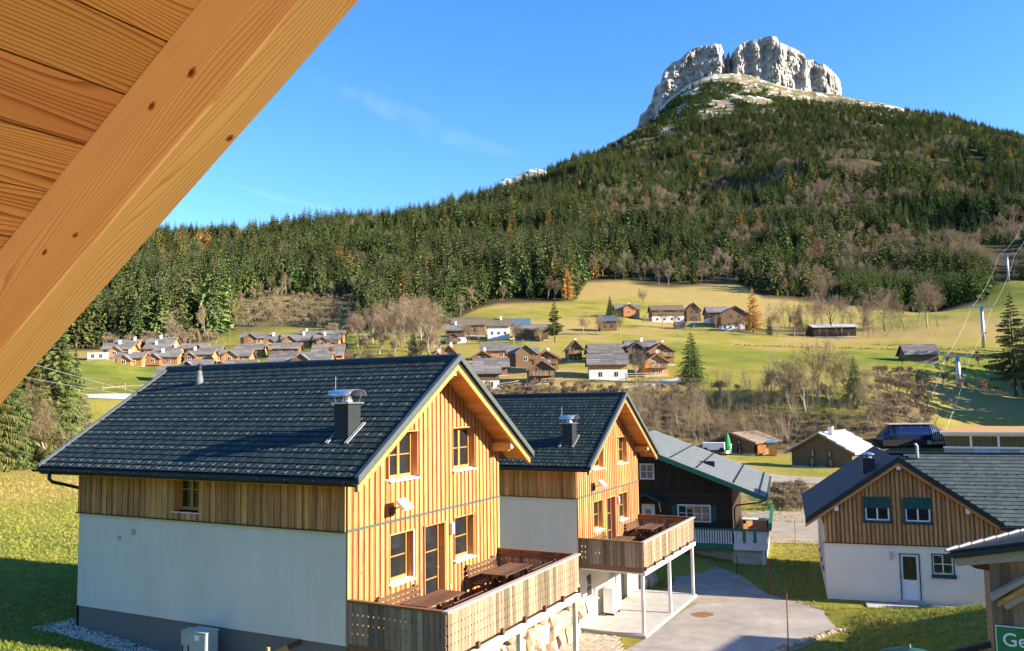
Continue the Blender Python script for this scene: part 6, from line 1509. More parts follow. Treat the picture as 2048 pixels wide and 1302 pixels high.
V_MID = [
    (862, 888, 703, 716, 732, 188, 'small brown gable peeping over the near chalet roof, leftmost of the middle village', dict(gable=True, gd=6, chimney=.3)),
    (878, 917, 689, 709, 728, 200, 'brown gabled cabin with white chimney at the left of the middle village', dict(gable=True, gd=8, chimney=.35)),
    (960, 1024, 685, 701, 719, 212, 'long grey shingle roof at the back left of the middle village', dict()),
    (1012, 1080, 691, 707, 735, 198, 'long grey roofed cabin with a dark front gable and brown boards', dict(wall='oldwood', porch=(.58, 4.6, 1.2, 1.05))),
    (941, 989, 700, 716, 734, 192, 'dark roofed gable cabin with white chimney behind the grey front roofs', dict(gable=True, gd=6, roof='shingle_d', chimney=.3)),
    (945, 1020, 715, 734, 752, 182, 'wide weathered grey roof in the middle of the left cluster', dict(wall='oldwood')),
    (936, 1004, 727, 747, 779, 166, 'nearest cabin with grey roof over brown boards and a white base', dict(base=.55, wall='oldwood')),
    (1054, 1114, 719, 740, 769, 167, 'brown gabled cabin with fenced foot and grey balcony, front centre', dict(gable=True, gd=8, balcony=True, wall='oldwood')),
    (1064, 1121, 700, 718, 742, 184, 'gabled cabin with dark slope just behind the fenced brown one', dict(gable=True, gd=7, balcony=True, roof='shingle_d', chimney=.35)),
    (1134, 1168, 680, 699, 722, 204, 'gabled cabin with dark balcony standing apart on the slope', dict(gable=True, gd=9, balcony=True, chimney=.4, wall='oldwood')),
    (1176, 1256, 686, 696, 716, 208, 'upper of the two long grey roofs above the white fronted cabin', dict(wall='oldwood')),
    (1175, 1250, 695, 705, 726, 198, 'lower of the two long grey roofs above the white fronted cabin', dict(wall='oldwood')),
    (1174, 1260, 705, 729, 760, 174, 'white fronted cabin with orange board strip and big grey shingle roof', dict(base=.66, gd=8, rot=-3)),
    (1251, 1318, 679, 693, 714, 214, 'long grey roof at the top right of the middle village', dict(chimney=.55, wall='oldwood')),
    (1253, 1293, 684, 700, 719, 204, 'dark weathered front gable at the top right group', dict(gable=True, gd=6, wall='oldwood', roof='shingle_d')),
    (1295, 1353, 685, 703, 730, 196, 'orange gabled cabin with grey balcony, rightmost upper', dict(gable=True, gd=8, balcony=True, roof='shingle_d', chimney=.3)),
    (1287, 1341, 706, 725, 753, 180, 'orange gabled cabin with white door beside the lane, rightmost lower', dict(gable=True, gd=8, balcony=True, roof='shingle_d', chimney=.3))]
for a0, a1, b0, b1, b2, Y, lb, op in V_MID:
    cabin('cabin', lb, 'cabin', GC, a0, a1, b0, b1, b2, Y, rot=op.pop('rot', 2), **op)
FARM = [
    (902, 974, 633, 650, 672, 282, 'farm barn roof hidden behind the white based farmhouse', dict(roof='brownroof', wall='oldwood')),
    (888, 933, 645, 661, 686, 264, 'farmhouse with sunlit grey roof and wooden porch at the left of the farm row', dict(base=.45, wall='oldwood', porch=(.42, 2.6, 2.2, .5), gd=8, chimney=.5)),
    (972, 1023, 634, 652, 680, 270, 'white farmhouse with broad brown roof', dict(base=.9, wall='plaster', roof='brownroof', gd=9, wins=3, chimney=.6)),
    (1022, 1062, 635, 648, 676, 280, 'barn with blue solar panels covering its roof', dict(roof='solar', wall='oldwood', rows=3)),
    (1026, 1100, 647, 660, 681, 262, 'dark wooden barn with grey roof and small front gable beside the pine', dict(wall='oldwood', porch=(.72, 3., 1., .9))),
    (1229, 1282, 607, 618, 634, 348, 'timber house with sunlit verandah gable above the meadow', dict(roof='shingle', porch=(.55, 5., 2., 1.), chimney=.6)),
    (1198, 1237, 629, 642, 664, 300, 'wooden barn with blue grey roof among bare fruit trees', dict(roof='bluegrey', wall='oldwood')),
    (1302, 1371, 608, 620, 645, 342, 'long barn with brown roof, wooden upper floor and white base', dict(base=.5, wall='oldwood', roof='brownroof', gd=9, wins=4)),
    (1372, 1404, 605, 622, 644, 350, 'dark gabled farmhouse next to the long brown roofed barn', dict(gable=True, gd=10, wall='oldwood', roof='brownroof')),
    (1350, 1372, 643, 649, 658, 318, 'tiny sunlit wooden shed on the meadow edge', dict(gd=3, oh=.3)),
    (1414, 1460, 611, 625, 646, 338, 'farmhouse with pale roof and white lower wall', dict(base=.5, wall='oldwood', gd=8, wins=3)),
    (1440, 1503, 611, 631, 656, 324, 'large brown gabled farmhouse beside the golden larch', dict(gable=True, gd=12, wall='oldwood', gwins=3)),
    (1442, 1470, 649, 650, 659, 316, 'low pale blue shed at the foot of the brown farmhouse', dict(gd=4, wall='plaster', roof='bluegrey', oh=.1, rows=1)),
    (1625, 1716, 646, 654, 674, 306, 'long dark open barn with pale metal roof on the meadow', dict(wall='darkwood', roof='metalroof', rows=3, wins=0, gd=9)),
    (1811, 1880, 687, 709, 724, 226, 'weathered hay hut with grey roof beside the ski lift', dict(wall='oldwood', gd=7, rot=-8, wins=0))]
for a0, a1, b0, b1, b2, Y, lb, op in FARM:
    cabin('farm_building', lb, 'farm building' if 'barn' not in lb else 'barn', GF, a0, a1, b0, b1, b2, Y, rot=op.pop('rot', 0), **op)
# white tents and hunting stand on the meadow edge
for px, py, w_, h_, lb in [(1492, 658, 5., 3., 'low white tent beside the golden larch'), (1505, 655, 2.6, 4., 'small white box tent behind the low tent')]:
    p = atY(px, py, 318); t = empty('tent', p, 0, lb, 'tent', 'white tents by the farm'); fix_normals(MB().prism([(-w_ / 2, -1.5, -.3), (w_ / 2, -1.5, -.3), (w_ / 2, -1.5, h_ * .6), (0, -1.5, h_), (-w_ / 2, -1.5, h_ * .6)], (0, 3, 0)).build('canvas', MT['whitep'], t)); MB().box(-.6, .6, -1.55, -1.501, -.3, h_ * .5).build('entrance', MT['glass'], t)
p = atY(1587, 655, 318); t = empty('hunting_stand', p, .2, 'wooden hunting stand on legs among the bare trees', 'hunting stand')
for a in (-1, 1):
    for b_ in (-.9, .9): MB().beam((a * 1.2, b_ * 1.2, -.3), (a * .9, b_, 2.1), .14, .14).build('leg', MT['oldwood'], t)
MB().box(-1.2, 1.2, -1.1, 1.1, 2.101, 4.0).build('cabin', MT['oldwood'], t); MB().hexa([(-1.5, -1.4, 4.0), (1.5, -1.4, 4.0), (1.5, 1.4, 4.3), (-1.5, 1.4, 4.3), (-1.5, -1.4, 4.1), (1.5, -1.4, 4.1), (1.5, 1.4, 4.4), (-1.5, 1.4, 4.4)]).build('roof', MT['shingle'], t); MB().box(-.5, .5, -1.13, -1.101, 3.0, 3.5).build('opening', MT['glass'], t)

# ------------------------------------------------------------------ hut, barn and lift station in the valley floor
t = cabin('log_hut', 'brown hut with wide dark roof in front of the bare wooded bank', 'hut', None, 1418, 1518, 866, 885, 909, 140, gd=8, gable=True, rot=-42, wall='oldwood', roof='brownroof', oh=.9, rows=8)
t = cabin('barn', 'weathered board barn with half hipped pale metal roof', 'barn', None, 1575, 1712, 866, 906, 937, 117, gd=8.5, gable=True, rot=-42, wall='oldwood', roof='metalroof', oh=.7, rows=4, chimney=.15)
for k, (px, py, s_, lb, mt) in enumerate([(1521, 905, 1.2, 'orange wooden box in front of the log hut', 'cabinwood'), (1530, 907, .8, 'small orange crate leaning by the log hut porch', 'cabinwood'), (1452, 905, 1.3, 'pale crate at the left of the log hut', 'whitep')]):
    p = atY(px, py, 138); t = empty('crate', p, .3 * k, lb, 'crate', 'crates by the log hut')
    for q in range(4): MB().box(-s_ / 2, s_ / 2, -s_ / 2 + q * s_ / 4, -s_ / 2 + (q + .93) * s_ / 4, -.1, s_).build('plank', MT[mt], t)
    MB().box(-s_ / 2 - .04, s_ / 2 + .04, -s_ / 2 - .04, s_ / 2 + .04, s_ + .0005, s_ + .06).build('lid', MT[mt], t)
p = atY(1543, 908, 139); t = empty('play_house', p, -.2, 'narrow honey wood box house with a blue lid right of the log hut', 'play house')
MB().box(-.75, .75, -.7, .7, -.2, 1.85).build('wall', MT['cabinwood'], t); MB().hexa([(-.9, -.85, 1.85), (.9, -.85, 1.85), (.9, .85, 2.1), (-.9, .85, 2.1), (-.9, -.85, 1.93), (.9, -.85, 1.93), (.9, .85, 2.18), (-.9, .85, 2.18)]).build('roof', M('blue_lid', (.05, .27, .42), (.04, .24, .38), 3, rough=.5), t)
p = atY(1456, 905, 132); t = empty('closed_parasol', p, 0, 'closed green parasol standing left of the log hut', 'parasol')
MB().tube([(0, 0, .3), (0, 0, 1.0), (0, 0, 2.4), (0, 0, 3.0)], [.45, .55, .3, .05], 9).build('canopy', M('bright_green', (.02, .33, .08), (.015, .25, .06), 4, rough=.6), t); MB().tube([(0, 0, -.2), (0, 0, .35)], .05, 6).build('pole', MT['galv'], t)
p = atY(1428, 905, 128); t = empty('parked_trailer', p, -.3, 'white trailer half hidden behind the dark chalet roof', 'trailer')
MB().box(-1.6, 1.6, -.9, .9, .45, 1.5).build('body', MT['pvc'], t)
for a in (-1.2, 1.2): MB().tube([(a, -1.05, .4), (a, -.8, .4)], .4, 14).build('wheel', MT['black'], t)
# station hood
st = empty('lift_station', atY(1826, 902, 138), R(-4), 'dark blue glazed chairlift station with pale top and ribbed end', 'lift station')
MT['hood'] = M('blue_hood', (.010, .016, .075), (.006, .010, .05), .8, rough=.12, spec=.8)
secs = [(-6.3, .8, .5), (-5.7, 1.7, 1.1), (-4.4, 2.3, 2.4), (-3.6, 2.5, 2.75), (0, 2.6, 2.8), (2.4, 2.6, 2.75), (3.8, 2.5, 2.4), (5.0, 2.3, 1.5), (5.6, 2.1, .8)]
hd = MB(); n = 16; base = 2.1
for x, dep, hh in secs:
    for k in range(n + 1):
        a = math.pi * k / n; cx = math.cos(a); s_ = math.sin(a)
        hd.v.append((x, -dep * math.copysign(abs(cx) ** .8, cx), base + hh * s_ ** .65))
for i in range(len(secs) - 1):
    for k in range(n): hd.f.append((i * (n + 1) + k, (i + 1) * (n + 1) + k, (i + 1) * (n + 1) + k + 1, i * (n + 1) + k + 1)); hd.m.append(0)
hd.f.append(tuple(range(n + 1))); hd.m.append(0); hd.f.append(tuple(reversed([(len(secs) - 1) * (n + 1) + k for k in range(n + 1)]))); hd.m.append(0)
fix_normals(hd.build('hood', MT['hood'], st))
MB().box(-4.6, 3.2, -1.7, 1.7, base + 2.78, base + 2.92).build('top_panel', MT['metalroof'], st)
for k in range(9):
    x = 2.6 + k * .33; f = 1 - (k / 12) ** 1.6 * .9; pts = [(x, -2.66 * math.cos(math.pi * q / 12), base + (2.86 * f) * math.sin(math.pi * q / 12) ** .65) for q in range(13)]
    MB().tube(pts, .05, 4).build('rib', MT['galv'], st)
for k in range(5): MB().tube([(-4.6 + k * 1.7, -2.52, base + .9), (-4.4 + k * 1.7, -1.9, base + 2.6)], .05, 4).build('mullion', MT['black'], st)
MB().box(-6.2, 6.6, -2.7, 2.4, base - 1.0, base + .05).build('skirt', MT['black'], st)
MB().box(1.5, 2.25, -2.73, -2.701, base - .75, base - .1).build('emblem', M('lime', (.30, .52, .12), (.27, .48, .11), 2, rough=.5), st)
me = text_mesh('LOSER JET', .78, .01); me.materials.append(MT['lampw']); o = link('lettering', me, st); o.location = (2.45, -2.72, base - .72); o.rotation_euler = (math.pi / 2, 0, 0)
for x in (-4, 0, 4): MB().box(x - .35, x + .35, -.6, .6, -1.2, base - 1.0).build('pillar', MT['concrete'], st)
for yy in (-1.2, 1.2): MB().beam((-1.2, yy, base + 4.0), (4.2, yy, base + 4.0), .08, .09).build('gantry_beam', MT['plinth'], st)
for xx in (-.6, 3.6):
    for yy in (-1.2, 1.2): MB().beam((xx, yy, base + 2.2), (xx + .4, yy, base + 4.0), .07, .07).build('gantry_strut', MT['plinth'], st)
st.scale = (.9, .9, .9)
# flat roofed building beside it
bd = empty('station_building', atY(1888, 912, 131), R(-26), 'long flat building with window band and orange roof beside the lift station', 'building')
MB().box(.1, 22, .3, 27, -1, 1.3).build('wall', MT['cabinet'], bd); MB().box(0, 22.2, .0, .3, 1.2, 1.5).box(0, 22.2, .0, .3, 3.1, 3.5).build('band', MT['pvc'], bd)
for k in range(5):
    x = .25 + k * 3.7; MB().box(x, x + 3.4, .12, .2, 1.5, 3.1).build('pane', MT['glass'], bd); MB().box(x + 3.4, x + 3.7, .05, .3, 1.5, 3.1).build('pillar', MT['pvc'], bd)
    for q in range(8): MB().box(x + .2 + q * .4, x + .27 + q * .4, .06, .12, 1.5, 3.1).build('fin', MT['plinth'], bd)
MB().box(-.4, 22.5, -.5, 27.6, 3.5, 3.72).build('roof', M('osb_roof', (.52, .30, .12), (.40, .22, .085), 1.2, rough=.85), bd)
MB().box(-.42, 22.52, -.53, -.501, 3.42, 3.74).build('eave_strip', MT['whitep'], bd)
MB().box(4.2, 7.6, .22, .299, .55, 1.18).build('banner', M('banner_print', (.55, .60, .72), (.35, .40, .55), 2.5, rough=.5), bd); MB().box(10.2, 11.7, .24, .299, .6, 1.1).build('notice', MT['whitep'], bd)

# ------------------------------------------------------------------ chairlift
def pylon(px, pyb, pyt, Y, arm, label):
    p = atY(px, pyb, Y); h = (pyb - pyt) / FPX * Y; t = empty('lift_pylon', p, R(-28), label, 'pylon', 'chairlift pylons')
    MB().tube([(0, 0, -1), (0, 0, h)], [.62, .46], 10).build('mast', MT['galv'], t, True)
    MB().box(-arm, arm, -.25, .25, h, h + .45).build('crossarm', MT['galv'], t)
    ends = []
    for s in (-1, 1):
        MB().box(s * arm - .25, s * arm + .25, -2.2, 2.2, h - .25, h - .0005).build('sheave_bank', MT['galv'], t)
        MB().tube([(s * arm * .8, 0, h + .45), (s * arm * .8, 0, h + 1.3)], .07, 5).build('bracket', MT['galv'], t)
        ends.append(p + Matrix.Rotation(R(-28), 3, 'Z') @ Vector((s * arm, 0, h - .3)))
    MB().box(.5, 1.0, -.2, .2, h * .35, h * .35 + .5).build('control_box', MT['cabinet'], t)
    return ends
E1 = pylon(1918, 772, 714, 196, 2.6, 'lowest chairlift pylon beside the hay hut')
E2 = pylon(1968, 696, 614, 270, 3.0, 'middle chairlift pylon on the sunny piste')
E3 = pylon(2017, 559, 508, 430, 3.6, 'highest visible chairlift pylon below the forest')
E4 = [atY(2060, 430, 700) + Vector((s * 3, 0, 0)) for s in (-1, 1)]
E0 = [atY(1862, 868, 140) + Vector((s * 2.4, 0, .5)) for s in (-1, 1)]
for s, lb in ((0, 'left hauling cable of the chairlift'), (1, 'right hauling cable of the chairlift')):
    pts = []
    for a, b_ in ((E0[s], E1[s]), (E1[s], E2[s]), (E2[s], E3[s]), (E3[s], E4[s])):
        for k in range(8): f = k / 8; q = a.lerp(b_, f); q.z -= 4 * f * (1 - f) * (a - b_).length * .012; pts.append(q)
    pts.append(E4[s]); o = MB().tube(pts, .032, 4).build('lift_cable', MT['metalroof']); tag(o, lb, 'cable', 'chairlift cables')
# overhead lines at the left
for a, b_, lb in [((20, 712, 60), (330, 792, 60.5), 'upper pale overhead line crossing the left meadow'), ((0, 741, 60), (260, 784, 60.5), 'lower pale overhead line crossing the left meadow')]:
    A, B = atY(*a), atY(*b_); A = A + (A - B) * .25; B = B + (B - A) * .5; pts = [A.lerp(B, k / 12) - Vector((0, 0, 4 * (k / 12) * (1 - k / 12) * .25)) for k in range(13)]
    o = MB().tube(pts, .016, 4).build('overhead_line', MT['metalroof']); tag(o, lb, 'cable', 'overhead lines')
# banner on posts at the left edge
p = atY(34, 935, 92); t = empty('banner', (p.x, p.y, hz(p.x, p.y)), .15, 'white banner with green emblem on wooden posts at the left meadow edge', 'banner')
MB().box(-1.5, 1.35, -.03, 0, 1.1, 1.9).build('cloth', MT['lampw'], t); MB().box(.85, 1.3, -.04, -.0301, 1.18, 1.82).build('emblem', MT['green'], t)
for x in (-1.4, -.5, .7, 1.2): MB().tube([(x, .06, -.3), (x, .05, 2.0)], .06, 6).build('post', MT['barkpale'], t)
p = atY(62, 940, 90); o = MB().tube([(0, 0, -.3), (.1, 0, 1.0), (.05, 0, 2.6)], [.28, .2, .16], 8).build('tree_stump', MT['barkpale']); o.location = (p.x, p.y, hz(p.x, p.y)); tag(o, 'broken pale trunk beside the white banner', 'tree trunk')
# fence along the lane and posts on the left meadow
def fence(name, label, pts, Y, h=1.1, step=3., rails=2):
    P_ = [atY(px, py, Y_) for px, py, Y_ in pts]; t = empty(name, P_[0], 0, label, 'fence'); o0 = P_[0]
    for a, b_ in zip(P_[:-1], P_[1:]):
        n = max(1, int((b_ - a).length / step))
        for k in range(n):
            q = a.lerp(b_, k / n) - o0; MB().box(q.x - .07, q.x + .07, q.y - .07, q.y + .07, q.z - .4, q.z + h).build('post', MT['greywood'], t)
        for r in range(rails): MB().beam(a - o0 + Vector((0, -.08, h * (.5 + .42 * r))), b_ - o0 + Vector((0, -.08, h * (.5 + .42 * r))), .05, .14).build('rail', MT['greywood'], t)
    return t
fence('wooden_fence', 'pale rail fence in front of the rightmost lower cabin', [(1252, 757, 172), (1300, 756, 174), (1337, 753, 176)], 0)
fence('wooden_fence', 'dark rail fence between the white based cabin and the fenced brown one', [(996, 778, 164), (1030, 773, 166), (1052, 768, 168)], 0)
fence('wooden_fence', 'picket fence at the foot of the brown gabled cabin', [(1054, 770, 164), (1085, 770, 163), (1126, 768, 164)], 0, 1.3, 1.6, 2)
fence('wooden_fence', 'thin white fence posts on the left green meadow', [(205, 783, 146), (250, 779, 148), (300, 776, 150)], 0, 1.2, 4., 1)
# ------------------------------------------------------------------ single trees
def split(mb, name, mats, smooth=False):
    out = []
    for k in (0, 1):
        fs = [f for f, m_ in zip(mb.f, mb.m) if m_ == k]; used = sorted({i for f in fs for i in f}); ix = {u: i for i, u in enumerate(used)}
        q = MB(); q.v = [mb.v[u] for u in used]; q.f = [[ix[i] for i in f] for f in fs]; q.m = [0] * len(fs); out.append(q.mesh(name + ('_trunk', '_crown')[k], mats[k]))
    return out
HI = dict(
    spruce=[split(fine_spruce(100 + i, wid=.21 + .03 * (i % 2), whorls=34, per=10, sub=14, ragged=.35), 'spruce', [MT['bark'], MT['needles']]) for i in range(3)],
    near=[split(fine_spruce(110 + i, wid=.19 + .05 * i, whorls=46, per=12, sub=26, ragged=.45, bare=.05), 'spruce', [MT['bark'], MT['needles_o'] if i else MT['needles']]) for i in range(2)],
    larch=[split(fine_spruce(120, wid=.22, whorls=34, per=9, sub=14, droop=.15, ragged=.55, bare=.12), 'larch', [MT['bark'], MT['larchneedle']])],
    pine=[split(fine_spruce(130, wid=.22, whorls=26, per=8, sub=26, droop=.12, ragged=.7, bare=.2), 'pine', [MT['bark'], MT['needles']])],
    bare=[split(bare_tree(140 + i, levels=4, spread=.65, kids=5, twigs=6, twig=.0011), 'bare', [MT['barkpale'], MT['twig']]) for i in range(4)],
    tall=[split(bare_tree(150 + i, levels=4, spread=.42, kids=4, trunk=.42, twigs=8, rad=.012, twig=.0009), 'bare', [MT['barkpale'], MT['twig']]) for i in range(3)],
    dark=[split(bare_tree(160, levels=4, spread=.8, kids=4, trunk=.3, twigs=8, rad=.022, twig=.001), 'bare', [MT['bark'], MT['twig']])])
def tree(kind, label, px, Y, h, group=None, name=None, var=0, wscale=1.):
    p = atY(px, 700, Y); names_ = dict(spruce='spruce_tree', near='spruce_tree', larch='larch_tree', pine='pine_tree', bare='bare_tree', tall='bare_tree', dark='bare_tree')
    t = empty(name or names_[kind], (p.x, p.y, hz(p.x, p.y) - .15), rnd.uniform(0, 6.28), label, 'tree', group)
    tr, cr = HI[kind][var % len(HI[kind])]
    for me_, nm in ((tr, 'trunk'), (cr, 'crown')): o = link(nm, me_, t); o.scale = (h * wscale, h * wscale, h)
    return t
for px, Y, h, v, lb in [(122, 88, 16.5, 0, 'tall spruce with visible pale trunk at the left meadow edge'), (62, 84, 13, 1, 'broad light green spruce under the rafter end'), (18, 80, 13.5, 0, 'spruce at the very left edge of the picture'), (-28, 78, 14, 1, 'spruce mostly hidden by the rafter at the left edge'), (90, 97, 15.5, 1, 'spruce behind the broad light green one'), (152, 104, 12.5, 0, 'slim spruce between the tall one and the brown earth bank')]:
    tree('near', lb, px, Y, h, 'spruces at the left edge of the meadow', var=v)
for px, Y, h, k, v, lb in [
    (827, 218, 9, 'spruce', 0, 'small dark spruce above the near chalet ridge'), (766, 300, 11, 'spruce', 1, 'dark spruce among the bare trees right of the holiday village'), (715, 318, 14, 'spruce', 2, 'dark spruce at the forest corner right of the holiday village'),
    (1110, 258, 13.5, 'pine', 0, 'loose crowned pine beside the farm row'), (1222, 346, 9.5, 'spruce', 1, 'dark spruce beside the verandah house'), (1382, 167, 10.8, 'spruce', 0, 'dark pointed spruce standing alone beside the lane'),
    (1508, 311, 17.5, 'larch', 0, 'golden larch in front of the brown farmhouse'), (1541, 306, 8, 'spruce', 2, 'dense green spruce right of the golden larch'), (1137, 425, 19, 'larch', 0, 'slim orange larch at the forest corner above the meadow'),
    (1705, 152, 9.5, 'spruce', 1, 'slim ragged spruce on the bank before the meadow'), (2026, 182, 23, 'pine', 0, 'big loose pine at the right edge by the piste'), (2062, 176, 20, 'pine', 0, 'pine cut off by the right edge'), (1600, 322, 11, 'spruce', 1, 'spruce half hidden behind the bare tree row'), (1365, 500, 15, 'spruce', 0, 'spruce on the brown pasture spur'), (1440, 520, 13, 'spruce', 1, 'spruce at the top of the brown pasture'), (1420, 505, 12, 'spruce', 2, 'smaller spruce beside the one atop the brown pasture')]:
    tree(k, lb, px, Y, h, var=v, wscale=1.55 if px == 1382 else 1.)
ORD = 'first second third fourth fifth sixth seventh eighth ninth tenth eleventh twelfth thirteenth fourteenth fifteenth sixteenth seventeenth eighteenth'.split()
row = [(1556, 300, 13), (1572, 318, 15), (1590, 305, 14), (1612, 312, 17), (1628, 322, 18), (1652, 320, 15), (1690, 330, 16), (1708, 318, 13), (1728, 322, 17), (1748, 310, 16), (1772, 318, 20), (1792, 310, 18), (1812, 316, 17), (1838, 322, 20), (1858, 318, 21), (1880, 322, 16), (1742, 300, 12), (1800, 298, 13)]
for k, (px, Y, h) in enumerate(row):
    tree('tall' if k % 2 else 'bare', '%s bare tree from the left in the row behind the dark open barn' % ORD[sorted(r_[0] for r_ in row).index(px)], px, Y, h, 'bare trees in the row by the barn', var=k)
tree('dark', 'dark branching bare tree with bent trunk left of the open barn', 1664, 308, 17)
grove = [(735, 250, 14), (758, 236, 13), (790, 240, 16), (812, 250, 18), (838, 235, 17), (858, 228, 16), (873, 240, 15), (745, 275, 15), (775, 280, 16), (800, 285, 17), (850, 290, 16), (845, 262, 18), (820, 230, 12), (715, 262, 12), (870, 215, 11), (787, 215, 10)]
for k, (px, Y, h) in enumerate(grove):
    tree('bare' if k % 3 else 'tall', '%s bare tree from the left in the grove between the two villages' % ORD[sorted(g_[0] for g_ in grove).index(px)], px, Y, h, 'bare grove between the villages', var=k)
for px, Y, h, lb in [(352, 272, 15, 'pale bare tree above the holiday village roofs'), (938, 258, 8, 'bare fruit tree in front of the leftmost farmhouse'), (958, 255, 6.5, 'small bare fruit tree before the white farmhouse'), (1027, 252, 8, 'bare fruit tree at the corner of the white farmhouse'), (1083, 252, 6.5, 'bare fruit tree in front of the dark barn'), (1168, 288, 9, 'leaning bare tree on the meadow left of the blue grey roof'), (1192, 290, 9.5, 'bare tree left of the blue grey roofed barn'), (1240, 290, 9, 'bare tree right of the blue grey roofed barn'), (1292, 318, 7, 'bare fruit tree at the near end of the long barn'), (1325, 322, 8, 'bare fruit tree in front of the long barn wall'), (1348, 322, 8.5, 'bare fruit tree at the far end of the long barn'), (1388, 322, 9, 'bare fruit tree before the dark gabled farmhouse'), (1435, 322, 6.5, 'small bare tree before the pale roofed farmhouse'), (1270, 168, 8, 'bare tree between white fronted cabin and orange gables'), (1290, 400, 11, 'wide bare tree above the verandah house'), (560, 352, 12, 'bare tree on the brown clearing above the holiday village'), (668, 345, 13, 'bare tree at the right of the brown clearing'), (640, 350, 11, 'smaller bare tree on the brown clearing'),
                    (38, 86, 8, 'bare tree among the spruces at the left edge'), (100, 84, 9, 'bare tree before the tall spruce at the left meadow edge'), (140, 96, 9, 'bare tree beside the slim spruce at the left'), (1608, 150, 14, 'tall bare tree rising from the bank behind the barn'), (1630, 154, 13, 'bare tree on the bank just right of the tallest one'), (1575, 153, 11, 'bare tree on the bank left of the tallest one'), (1690, 153, 11, 'bare tree left of the slim ragged spruce'), (1540, 156, 9, 'bare tree on the bank above the log hut')]:
    tree('bare', lb, px, Y, h, var=int(px))
# trees outside the frame on the right whose shadows cross the piste
for k in range(36):
    y_ = 152 + (k // 5) * 9 + rnd.uniform(-6, 6); x_ = .655 * y_ + 4 + (k % 5) * 7 + rnd.uniform(-1, 3)
    t = link('spruce_tree', TW['spruce'][k % 4]); h = rnd.uniform(20, 26); t.scale = (h, h, h); t.location = (x_, y_, hz(x_, y_)); tag(t, 'spruce outside the right edge shading the piste', 'tree', 'spruces beyond the right edge')
for k in range(14):
    y_ = 215 + (k // 7) * 30 + rnd.uniform(-8, 8); x_ = .655 * y_ + 4 + (k % 7) * 9 + rnd.uniform(-1, 3)
    t = link('spruce_tree', TW['spruce'][k % 4]); h = rnd.uniform(20, 26); t.scale = (h, h, h); t.location = (x_, y_, hz(x_, y_)); tag(t, 'spruce outside the right edge shading the piste', 'tree', 'spruces beyond the right edge')
# front rank of the forest
EDGE.sort(key=lambda e: e[1]); names_ = ['spruce_tree'] * 6 + ['young_spruce'] * 2 + ['larch_tree'] * 2 + ['bare_tree'] * 4
lab = {0: 'dark spruce in the front rank of the forest', 6: 'young green spruce in the front rank of the forest', 8: 'golden larch in the front rank of the forest', 10: 'bare tree in the front rank of the forest'}
rest = []
for n_, (x, y, z, s, k, px) in enumerate(EDGE):
    if n_ >= 280: rest.append((x, y, z, s, k)); continue
    o = link(names_[k], FOREST_SRC[k]); o.location = (x, y, z - .3); o.scale = (s, s, s); o.rotation_euler = (0, 0, rnd.uniform(0, 6.28))
    kk = 0 if k < 6 else 6 if k < 8 else 8 if k < 10 else 10; tag(o, lab[kk], 'tree', 'front rank of the forest, ' + names_[k].replace('_', ' '))
if rest:
    q = np.array(rest); scatter('forest_rank', 'remaining front trees of the wooded slope', q[:, :3], rng.uniform(0, 6.28, len(q)), q[:, 3], q[:, 4].astype(int), FOREST_SRC, 'forest')
# the wooded bank
cnt = 0
for k in range(260):
    px = rnd.uniform(1250, 1775); Y = rnd.uniform(142, 157); p = atY(px, 800, Y)
    o = link('bare_sapling', TW['thin'][k % 4]); h = rnd.uniform(3.5, 8); o.scale = (h, h, h); o.location = (p.x, p.y, hz(p.x, p.y) - .1); o.rotation_euler = (rnd.uniform(-.06, .06), rnd.uniform(-.06, .06), rnd.uniform(0, 6.28))
    tag(o, 'thin bare sapling in the thicket on the bank', 'tree', 'saplings of the bank thicket')
bx, by, bs, bi = [], [], [], []
def brush(n, px0, px1, Y0, Y1, s0, s1, ids=(0, 1)):
    for k in range(n):
        px, Y = rnd.uniform(px0, px1), rnd.uniform(Y0, Y1); bx.append((px - 1024) / FPX * Y); by.append(Y); bs.append(rnd.uniform(s0, s1)); bi.append(rnd.choice(ids))
brush(700, 1060, 1790, 142, 160, .8, 3.0, (0, 1, 2, 3, 4, 5, 2, 3, 4, 5)); brush(200, 900, 1400, 152, 163, 1.0, 2.2, (0, 1)); brush(240, 1750, 1850, 146, 186, 1.2, 3.4, (0, 2, 3, 4, 5))
brush(380, 440, 720, 350, 445, 2, 6, (0, 1, 2, 3, 4, 5)); brush(120, 640, 900, 200, 330, 2, 6, (0, 1, 2, 3)); brush(80, 1540, 1900, 296, 335, 3, 7, (2, 3, 4, 5)); brush(110, 1880, 2060, 185, 255, 1, 3.5, (0, 2, 3, 4))
brush(220, -40, 175, 86, 106, 1.2, 4.2, (0, 1, 2, 3)); brush(160, 170, 460, 285, 322, 2, 6, (0, 1, 2, 3)); brush(90, 1280, 1560, 490, 545, 4, 9, (2, 3, 4, 5)); brush(90, 1535, 1600, 72, 90, .6, 1.6, (0, 1)); brush(60, 1660, 1860, 400, 440, 3, 7, (2, 3, 4, 5))
for k in range(170):
    px = 1470 + k * 3.1; Y = 268 - (px - 1470) * .012 + rnd.uniform(-.8, .8); bx.append((px - 1024) / FPX * Y); by.append(Y); bs.append(rnd.uniform(.3, .9)); bi.append(0)
bz = height(np.array(bx), np.array(by))
scatter('undergrowth', 'tangled bare undergrowth on the banks and clearings', np.c_[bx, by, bz - .1], rng.uniform(0, 6.28, len(bx)), bs, bi, TW['shrub'] + TW['thin'], 'undergrowth')

